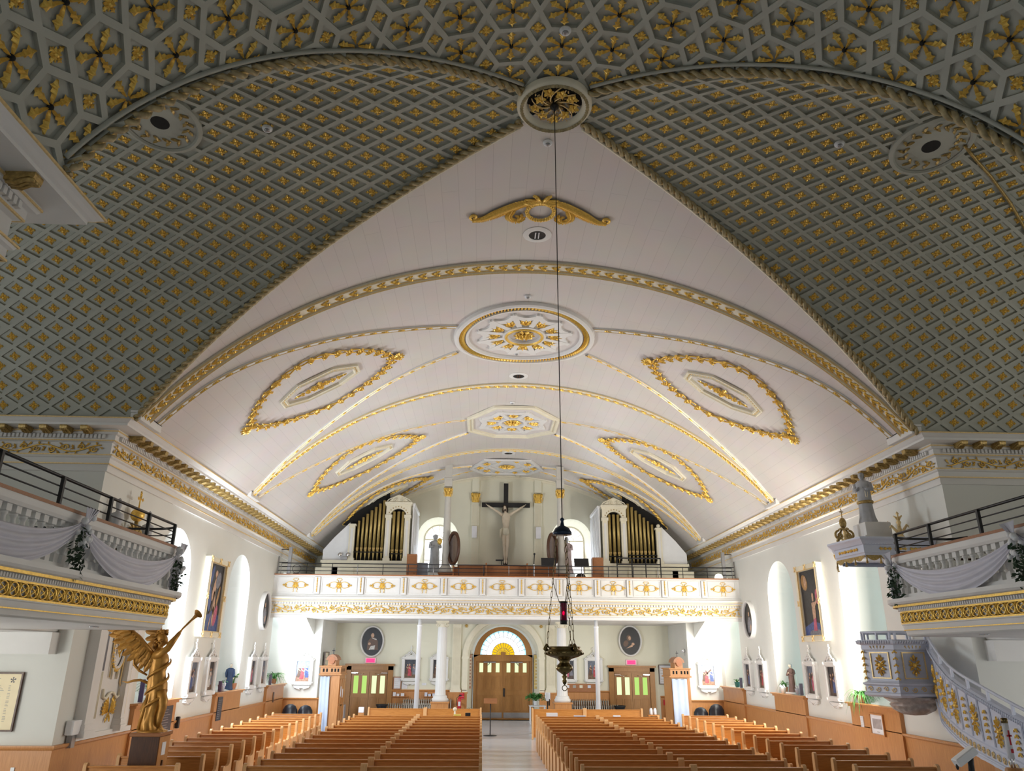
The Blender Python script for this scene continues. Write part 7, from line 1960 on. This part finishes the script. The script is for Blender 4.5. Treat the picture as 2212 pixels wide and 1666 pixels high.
def plant(loc, label, n, L, spread, droop, pot=True, leafy=False, potmat=None, seed=1):
    e = empty('potted_plant', loc, 0, label, 'potted plant'); random.seed(seed); m = MB(); h = .18 if pot else 0
    if pot:
        MB().lathe([(.07, 0), (.085, .02), (.11, .16), (.12, .18), (.10, .18), (.09, .14)], 18).build('pot', potmat or POT, e); MB().lathe([(.10, .15), (.001, .16)], 16, cap=False).build('soil', DARKW, e)
    for i in range(n):
        a = random.uniform(0, 2*pi); l = L*random.uniform(.6, 1.1); o = spread*random.uniform(.4, 1.0)
        p0 = Vector((.03*cos(a), .03*sin(a), h)); p1 = p0+Vector((o*.5*cos(a), o*.5*sin(a), l*.8)); p2 = p0+Vector((o*1.1*cos(a), o*1.1*sin(a), l*.8-droop*random.uniform(.4, 1)))
        if leafy:
            for t in (.4, .6, .8, 1):
                q = p0*(1-t)**2+p1*2*t*(1-t)+p2*t*t; d = Vector((random.uniform(-1, 1), random.uniform(-1, 1), random.uniform(-.2, .8))).normalized()*.12; s = d.cross(Vector((.3, .2, 1))).normalized()*.035; m.add([q, q+d*.5+s, q+d, q+d*.5-s], [(0, 1, 2, 3)])
        pts = [p0*(1-t)**2+p1*2*t*(1-t)+p2*t*t for t in [k/6 for k in range(7)]]; sd_ = Vector((-sin(a), cos(a), 0)); vs = []
        for k, q in enumerate(pts): w = (.013 if not leafy else .005)*(1-(k/6)**3)+.001; vs += [q+sd_*w, q+Vector((0, 0, -.006)), q-sd_*w]
        m.add(vs, [(3*k+j, 3*k+j+1, 3*k+j+4, 3*k+j+3) for k in range(6) for j in (0, 1)])
    m.build('leaves', LEAF, e); return e
sx = 9.12
plant((-sx, 20.3, 1.61), 'trailing spider plant on the first left sill behind the angel', 26, .45, .45, .35, seed=2)
plant((-sx, 26.75, 1.61), 'broad-leaved green plant on the second left sill beside the priest statue', 12, .40, .20, .12, leafy=True, seed=3)
plant((-sx+.1, 25.3, 1.61), 'small potted plant left of the priest statue on the second left sill', 9, .22, .15, .08, seed=4)
plant((-sx, 31.9, 1.61), 'bushy spider plant on the third left sill under the loft', 70, .48, .50, .55, seed=5)
plant((sx-.15, 20.9, 1.61), 'bushy dark green spider plant on the right sill next to the pulpit', 80, .34, .42, .75, seed=6)
plant((sx, 26.55, 1.61), 'pale spider plant left of the nun statue on the second right sill', 22, .40, .25, .45, seed=7)
plant((sx, 31.5, 1.61), 'small green plant in a jug on the third right sill', 14, .20, .18, .12, potmat=mat('teal_jug', (.05, .25, .25), .3), seed=8)
for loc, hh, mt, lab in (((-8.95, 19.3, 1.61), .5, mat('violet_board', (.10, .08, .22), .5), 'dark violet upright panel at the near end of the first left sill'), ((-8.92, 24.85, 1.61), .30, mat('plum_board', (.12, .07, .14), .5), 'dark plum upright panel at the near end of the second left sill'), ((8.95, 24.75, 1.61), .34, mat('slate_board', (.20, .20, .28), .5), 'slate upright panel at the near end of the second right sill'), ((8.95, 30.5, 1.61), .36, mat('slate_board_b', (.16, .16, .24), .5), 'slate upright panel at the near end of the third right sill'), ((-8.92, 30.6, 1.61), .36, mat('slate_board_c', (.16, .15, .22), .5), 'slate upright panel at the near end of the third left sill')):
    e = empty('upright_panel', loc, 0, lab, 'panel', 'upright panels on the sills'); MB().box(-.05, .05, -.02, .02, 0, hh).build('board', mt, e)
for k, (x, y, mt, lab) in enumerate(((sx-.1, 25.2, PALEBLUE, 'pale blue flower pot right of the nun statue'), (sx-.2, 26.2, TRIM, 'cream flower pot at the foot of the nun statue'), (-sx+.2, 25.05, PALEBLUE, 'pale grey box pot on the second left sill'))):
    e = empty('flower_pot', (x, y, 1.61), 0, lab, 'flower pot'); MB().lathe([(.06, 0), (.09, .16), (.10, .17), (.09, .17), (.08, .12)], 16).build('pot', mt, e); random.seed(k); m = MB()
    for i in range(14): m.ball((random.uniform(-.07, .07), random.uniform(-.07, .07), .17+random.uniform(0, .08)), .025, n=6, m=4)
    m.build('blossoms', WHITE, e)
# plaques and notices on the wainscot
def wallcard(name, loc, rz, w, h, mt, label, cat, frame=None, lines=0, lm=None):
    e = empty(name, loc, rz, label, cat); b = MB().box(-w/2, w/2, -.02, 0, -h/2, h/2); b.build('sheet', mt, e)
    if frame:
        m = MB(); f = .03
        for q in ((-w/2-f, w/2+f, h/2, h/2+f), (-w/2-f, w/2+f, -h/2-f, -h/2), (-w/2-f, -w/2, -h/2, h/2), (w/2, w/2+f, -h/2, h/2)): m.box(q[0], q[1], -.045, 0, q[2], q[3])
        m.build('frame', frame, e)
    if lines:
        m = MB(); random.seed(len(label))
        for k in range(lines): z = h*.36-k*h*.76/max(1, lines-1); x1 = w*random.uniform(.1, .40); m.box(-w*.40, x1, -.0225, -.02, z-h*.009, z+h*.009)
        m.build('text_lines', lm or INK, e)
    return e
def lettering(root, words, size, loc, mt, rx=pi/2):
    c = bpy.data.curves.new('lettering', 'FONT'); c.body = words; c.size = size; c.align_x = 'CENTER'; c.extrude = .001; o = bpy.data.objects.new('lettering', c); COL.objects.link(o); o.parent = root; o.location = loc; o.rotation_euler = (rx, 0, 0); c.materials.append(mt); return o
wallcard('black_plaque', (-8.90, 20.75, 1.13), RL, .95, .62, SLATE, 'black engraved plaque on the first left sill box behind the angel', 'plaque', lines=9, lm=GREY)
wallcard('black_plaque', (-8.90, 24.95, 1.13), RL, .42, .66, SLATE, 'narrow black engraved plaque on the second left sill box', 'plaque', lines=10, lm=GREY)
wallcard('wall_grille', (-8.90, 31.2, 1.15), RL, .16, .36, DARKW, 'small dark letter-like wall fitting on the third left sill box', 'fitting')
wallcard('framed_print', (8.90, 20.05, 1.15), RR, .62, .44, PAPER, 'framed white print with grey picture on the right sill box below the spider plant', 'framed print', frame=WAINS)
MB().box(-.22, .22, -.024, -.02, -.10, .13).build('picture_area', mat('print_grey', (.40, .36, .36), .7, var=.2, scale=8), bpy.data.objects['framed_print']); MB().box(-.05, .07, -.024, -.02, -.175, -.16).build('caption', INK, bpy.data.objects['framed_print'])
wallcard('paper_notice', (8.90, 20.85, 1.16), RR, .15, .26, PAPER, 'small white paper notice beside the framed print on the right sill box', 'notice', lines=6)
dl = wallcard('donor_board', (-10.36, 15.78, 1.81), 0, 1.14, .98, mat('ivory_board', (.80, .68, .42), .4, var=.03), 'ivory list board in a dark wooden frame at the far left under the gallery', 'notice board', frame=DARKW)
m = MB(); random.seed(3)
for k in range(26):
    z = .30-k*.027
    if k % 5 == 0: m.box(.10, .14, -.0225, -.02, z, z+.008); continue
    m.box(-.46, -.46+random.uniform(.2, .35), -.0225, -.02, z, z+.009); m.box(-.02, -.02+random.uniform(.15, .30), -.0225, -.02, z, z+.009); m.box(.36, .36+random.uniform(.03, .06), -.0225, -.02, z, z+.009)
m.box(-.40, .18, -.0225, -.02, .40, .412); m.build('text_lines', INK, dl)
m = MB()
for k in range(5): m.leaf((0, 0, 0), .4+k*1.2, .06, .04, .004)
m.map(lambda p: (.42+p[0], -.021-p[2]*.3, .38+p[1])).build('bird_emblem', SLATE, dl)
e = empty('wall_box', (-8.93, 16.30, 1.32), RL, 'small white electrical box on the left wall beside the retable', 'wall box'); MB().box(-.16, .16, -.10, .05, -.13, .13, bev=.01).build('case', WHITE, e); MB().box(-.05, .09, -.06, .05, -.36, -.13).build('lower_case', GREY, e)
e = empty('light_switch', (-9.6, 15.75, .60), 0, 'white switch plate on the wooden wainscot at far left', 'switch'); MB().box(-.035, .035, -.012, 0, -.09, .09, bev=.004).build('plate', WHITE, e)
e = empty('wall_speaker_small', (-8.93, 21.7, 1.02), RL, 'small black box on the wainscot just beyond the angel plinth', 'wall box'); MB().box(-.05, .05, -.08, 0, -.16, .12, bev=.01).build('case', BLACK, e)

# ================================================================ back of the nave, floor level
e = empty('lectern_stand', (-.64, 29.5, 0), 0, 'thin black stand with a tilted wooden reading top in the aisle', 'lectern')
MB().lathe([(.24, 0), (.24, .012), (.03, .03)], 20).build('base', BLACK, e); MB().tube([(0, 0, 0), (0, 0, 1.12)], .018, 8).build('pole', BLACK, e)
m = MB().box(-.24, .24, -.16, .16, -.012, .012, bev=.004); m.map(lambda p: (p[0], p[1]*.9, 1.15+p[2]+p[1]*.45)); m.build('top', REDW, e)
for X, n, y, ht, lab in ((-3.35, 22, 35.95, .88, 'tall silver radiator against the back wall, left of the aisle'), (-4.05, 20, 35.4, .72, 'low silver radiator in front of the taller one, left of the aisle'), (3.72, 20, 35.95, .88, 'tall silver radiator against the back wall, right of the aisle'), (4.05, 20, 35.4, .70, 'low silver radiator in front of the taller one, right of the aisle')):
    e = empty('radiator', (X, y, 0), 0, lab, 'radiator', 'cast radiators at the back wall'); p0 = None
    for k in range(n):
        x = (k-(n-1)/2)*.098
        if p0 is None: o = MB().tube([(0, -.07, .08), (0, -.07, ht-.05), (0, 0, ht), (0, .07, ht-.05), (0, .07, .08)], .026, 6).tube([(0, -.07, .12), (0, .07, .12)], .03, 6).build('column', RADI, e); p0 = o
        else: o = p0.copy(); COL.objects.link(o); o.parent = e
        o.location = (x, 0, 0)
    MB().tube([(-n*.049, 0, .12), (n*.049, 0, .12)], .022, 6).tube([(-n*.049, 0, ht-.07), (n*.049, 0, ht-.07)], .022, 6).build('manifold', RADI, e)
    for s in (-1, 1): MB().box(s*n*.045-.02, s*n*.045+.02, -.08, .08, 0, .10).build('foot', RADI, e)
for X, lab in ((-5.25, 'wide black bowl on a stand near the left side door'), (5.05, 'wide black bowl on a stand near the right side door')):
    e = empty('font_bowl', (X, 35.2, 0), 0, lab, 'bowl'); MB().lathe([(.10, .5), (.18, .52), (.25, .66), (.26, .70), (.24, .70), (.16, .56)], 24).build('bowl', BLACK, e); MB().lathe([(.16, 0), (.14, .03), (.05, .06), (.05, .5)], 14).build('stand', DARKW, e)
e = empty('fire_extinguisher', (-1.93, 35.6, .42), 0, 'red fire extinguisher on the wood panel left of the middle door', 'fire extinguisher')
MB().lathe([(.075, 0), (.085, .02), (.085, .46), (.06, .54), (.03, .56), (.03, .60)], 18).build('cylinder', RED, e); MB().box(-.03, .09, -.02, .02, .60, .65).build('valve_handle', BLACK, e); MB().tube([(-.03, 0, .60), (-.13, 0, .52), (-.12, 0, .2)], .012, 5).build('hose', BLACK, e); MB().box(-.05, .05, -.09, -.085, .2, .38).build('label', PAPER, e)
MB().box(-.05, .05, .08, .55, .25, .32).build('bracket', GREY, e)
wallcard('fire_sign', (-1.83, BY-.19, 1.0), 0, .20, .26, RED, 'red fire sign above the extinguisher', 'sign', lines=3, lm=PAPER)
wallcard('red_poster', (-2.95, BY-.06, 1.0), 0, .28, .22, RED, 'red poster behind the left fluted column', 'poster', lines=2, lm=PAPER)
for X, z, w, h, fr, lab in ((-4.75, 1.52, .30, .46, REDW, 'framed white notice beside the left side door'), (-4.42, 1.42, .24, .26, None, 'unframed white notice beside the framed one by the left side door'), (-3.55, 1.48, .20, .10, None, 'small white card under the left back-wall stations')): wallcard('wall_notice', (X, BY-.01, z), 0, w, h, PAPER, lab, 'notice', frame=fr, lines=5)
e = empty('pamphlet_rack', (3.45, BY-.02, 1.37), 0, 'dark wooden shelf of small pamphlets under the right back-wall stations', 'rack'); MB().box(-.78, .78, -.10, 0, -.17, .17).build('shelf', REDW, e)
for k, (x, mt, lab) in enumerate(((-.55, PAPER, 'white pamphlet leftmost on the dark pamphlet rack'), (-.25, INK, 'grey pamphlet second from left on the dark pamphlet rack'), (.05, CREAM, 'cream pamphlet in the middle of the dark pamphlet rack'), (.42, PALEBLUE, 'bluish pamphlet rightmost on the dark pamphlet rack'))): tag(MB().box(3.45+x-.07, 3.45+x+.07, BY-.135, BY-.125, 1.36, 1.48).build('pamphlet', mt), lab, 'pamphlet', 'pamphlets on the rack')
for X, lab in ((-4.6, 'small wall shelf with white cards left of the left support pole'), (-3.2, 'small wall shelf with dark and white boxes left of the fluted column')):
    e = empty('wall_shelf', (X, BY-.06, .98), 0, lab, 'shelf'); MB().box(-.38, .38, -.16, 0, -.02, 0).build('board', OAKX, e)
    m = MB(); m.box(-.3, -.18, -.10, -.07, 0, .16); m.box(-.14, -.02, -.12, -.05, 0, .10); m.box(.05, .2, -.12, -.05, 0, .12); m.build('cards', PAPER if X < -4 else PALEBLUE, e)
e = plant((-1.62, 34.9, .38), 'drooping green plant in a white cone pot left of the middle door', 60, .42, .42, .5, pot=False, seed=12); MB().lathe([(.05, -.38), (.08, -.36), (.16, -.02), (.17, .0), (.15, .0), (.001, -.03)], 18).build('cone_pot', WHITE, e)
e = plant((1.35, 34.6, .72), 'large bushy green plant on a white table right of the middle door', 90, .42, .42, .25, pot=True, leafy=True, potmat=WHITE, seed=13)
e = empty('side_table', (1.42, 34.6, 0), 0, 'small white table under the bushy plant right of the middle door', 'table'); MB().box(-.35, .35, -.25, .25, .68, .72).build('table_top', WHITE, e)
for sx_ in (-1, 1):
    for sy in (-1, 1): MB().box(sx_*.31-.02, sx_*.31+.02, sy*.21-.02, sy*.21+.02, 0, .68).build('leg', WHITE, e)
e = empty('dispenser_stand', (1.80, 34.0, 0), 0, 'black and white hand dispenser on a stand right of the middle door', 'dispenser'); MB().tube([(0, 0, 0), (0, 0, 1.0)], .025, 8).build('pole', BLACK, e); MB().box(-.06, .06, -.06, .06, .92, 1.24, bev=.015).build('dispenser', WHITE, e); MB().lathe([(.16, 0), (.16, .02), (.03, .03)], 16).build('base', BLACK, e); MB().box(.04, .10, -.05, .05, .75, 1.0).build('drip_tray', BLACK, e)
wallcard('white_poster', (1.98, BY-.2, 1.02), 0, .24, .30, PAPER, 'white poster with dark picture right of the middle door plant', 'poster'); 
e = empty('white_shrine', (-6.82, 34.0, 0), 0, 'small white domed shrine on a grey plinth beside the left confessional', 'shrine'); MB().box(-.20, .20, -.2, .2, 0, .74).build('plinth', mat('plinth_grey', (.33, .30, .31), .6), e); MB().lathe([(.11, .74), (.11, .92), (.09, 1.0), (.03, 1.07), (.02, 1.09), (.001, 1.12)], 16).build('dome', WHITE, e)
tag(MB().box(-6.42, -6.36, BY-.24, BY-.2, .9, 1.0).build('red_card', RED), None) if False else None
wallcard('collage_panel', (7.38, BY-.02, 1.95), 0, .55, .78, PAPER, 'framed photo collage panel right of the right side door', 'framed collage', frame=DARKW, lines=6)
wallcard('collage_panel', (-7.55, 33.9, 2.1), RL, .8, 1.35, CREAM, 'tall dark framed collage panel on the stair wall beside the left confessional', 'framed collage', frame=DARKW, lines=8)
wallcard('red_tag', (7.28, BY-.09, .78), 0, .16, .22, RED, 'small red tag hanging on the wainscot right of the right side door', 'tag')
e = empty('wall_spotlight', (7.55, 33.4, 2.95), 0, 'small chrome spotlight on the stair wall above the right confessional', 'spotlight'); MB().lathe([(.04, .10), (.08, 0), (.08, -.02), (.001, -.03)], 14).map(lambda p: (p[0], p[2], p[1])).build('lamp_head', CHROME, e); MB().tube([(0, .08, 0), (.08, .08, .02), (.08, .08, -.2)], .015, 6).build('bracket', BLACK, e)
# small things left on the last pews
for k, (x, y, w, d, h, mt, nm, lab) in enumerate(((-1.70, 25.02, .22, .10, .05, mat('yellow_card', (.75, .58, .12), .6), 'booklet', 'yellow booklet on the last pew left of the aisle'), (-1.38, 25.02, .16, .10, .09, BLACK, 'box', 'small black box on the last pew left of the aisle'), (1.2, 25.02, .34, .10, .10, PAPER, 'leaflet_tray', 'white leaflet tray at the aisle end of the last right pew'), (2.05, 25.02, .36, .10, .03, PALEBLUE, 'leaflet_stack', 'flat pale leaflets near the middle of the last right pew'), (3.2, 25.02, .22, .10, .04, PAPER, 'leaflet_stack', 'white leaflets right of the pole on the last right pew'))):
    tag(MB().box(x-w/2, x+w/2, y-d/2, y+d/2, .956, .956+h, bev=.004).build(nm, mt), lab, nm.replace('_', ' '))
for x, lab in ((5.02, 'small white jar at the right end of the screen, nearest the aisle'), (5.16, 'small white jar at the right end of the screen, nearest the wall')):
    e = empty('jar', (x, 28.6, .78), 0, lab, 'jar', 'jars by the right screen'); MB().lathe([(.05, 0), (.055, .02), (.055, .16), (.04, .18)], 14).build('body', PAPER, e); MB().lathe([(.04, .18), (.04, .21), (.001, .215)], 14).build('lid', WHITE, e)
e = empty('console_table', (5.1, 28.6, 0), 0, 'small wooden stand carrying two jars by the right screen', 'table'); MB().box(-.2, .2, -.12, .12, .74, .78).build('table_top', OAKX, e)
for sx_ in (-1, 1): MB().box(sx_*.17-.02, sx_*.17+.02, -.1, .1, 0, .74).build('leg', OAKZ, e)
e = empty('leaflet_box', (-5.15, 28.6, 0), 0, 'small white leaflet box on a stand before the left side door', 'leaflet box'); MB().box(-.09, .09, -.06, .06, .80, .98, bev=.01).build('box', PAPER, e); MB().box(-.1, .1, -.05, .05, 0, .80).build('stand', OAKZ, e)
e = empty('white_flower_figure', (-1.78, 25.03, .956), 0, 'small cream figurine beside the yellow booklet on the last left pew', 'figurine'); MB().lathe([(.04, 0), (.03, .06), (.02, .14)], 10).build('body', CREAM, e); MB().ball((0, 0, .19), .06, n=10, m=6, sc=(1, .6, 1)).build('halo', CREAM, e)

# ================================================================ near right: paschal candle and spotlight
e = empty('paschal_candle', (4.90, 9.0, 1.0), 0, 'white paschal candle with red cross in a glass-necked wooden holder, lower right edge', 'candle')
m = MB().lathe([(.034, .66), (.034, 1.02)], 18); m.build('candle', PAPER, e); MB().lathe([(.035, 1.02), (.035, 1.07), (.02, 1.075), (.001, 1.075)], 18).build('brass_cap', BRASS, e)
MB().box(-.008, .008, -.038, -.033, .80, .95).box(-.028, .028, -.038, -.033, .885, .902).box(-.012, .016, -.038, -.033, .72, .76).build('red_cross', RED, e)
for s in (-1, 1): MB().tube([(s*.018, 0, .56), (s*.02, 0, .68)], .010, 6).build('glass_neck', CHROME, e)
MB().lathe([(.001, -1.0), (.16, -1.0), (.16, -.96), (.05, -.9), (.045, .2), (.06, .3), (.05, .42), (.085, .50), (.09, .54), (.08, .565), (.02, .57)], 20).build('holder', WAINS, e)
e = empty('floor_spotlight', (5.90, 11.5, 0), 0, 'white box spotlight on a pale pole under the pulpit stair', 'spotlight')
m = MB().box(-.17, .17, -.07, .07, -.055, .055, bev=.012); c_, s_2 = cos(-.55), sin(-.55); m.map(lambda p: (p[0]*c_+p[2]*s_2-.04, p[1], -p[0]*s_2+p[2]*c_+1.40)); m.build('lamp_box', WHITE, e)
MB().tube([(0, 0, 0), (.02, 0, 1.18)], .03, 8).build('pole', WHITE, e); MB().tube([(.02, 0, 1.15), (.04, 0, 1.40)], .04, 8).build('neck', BLACK, e); MB().ball((-.17, 0, 1.27), .03, sc=(.7, .7, 1.4)).build('knob', BLACK, e); MB().lathe([(.2, 0), (.2, .02), (.03, .04)], 16).build('base', BLACK, e)

# inlaid ring on the aisle floor
m = MB(); vs = []; N = 48
for i in range(N):
    a = 2*pi*i/N; vs += [(.02+.86*cos(a), 30.6+.86*sin(a), .002), (.02+.90*cos(a), 30.6+.90*sin(a), .002)]
m.add(vs, [(2*i, 2*i+1, (2*i+3) % (2*N), (2*i+2) % (2*N)) for i in range(N)])
for k in range(8): a = k*pi/4; m.box(.02+.3*cos(a)-.02, .02+.3*cos(a)+.02, 30.6+.3*sin(a)-.02, 30.6+.3*sin(a)+.02, .0, .002)
struct(m.build('floor_inlay', INK))

# gilded conduit running down the right transept vault beside the roundel
struct(MB().tube([tran_pt(x, q, .03) for x, q in ((7.1, .64), (7.53, .99), (8.01, 1.36), (8.7, 1.94), (9.32, 2.52), (10.2, 3.4))], .028, 6).build('trim_conduit', GOLDD))
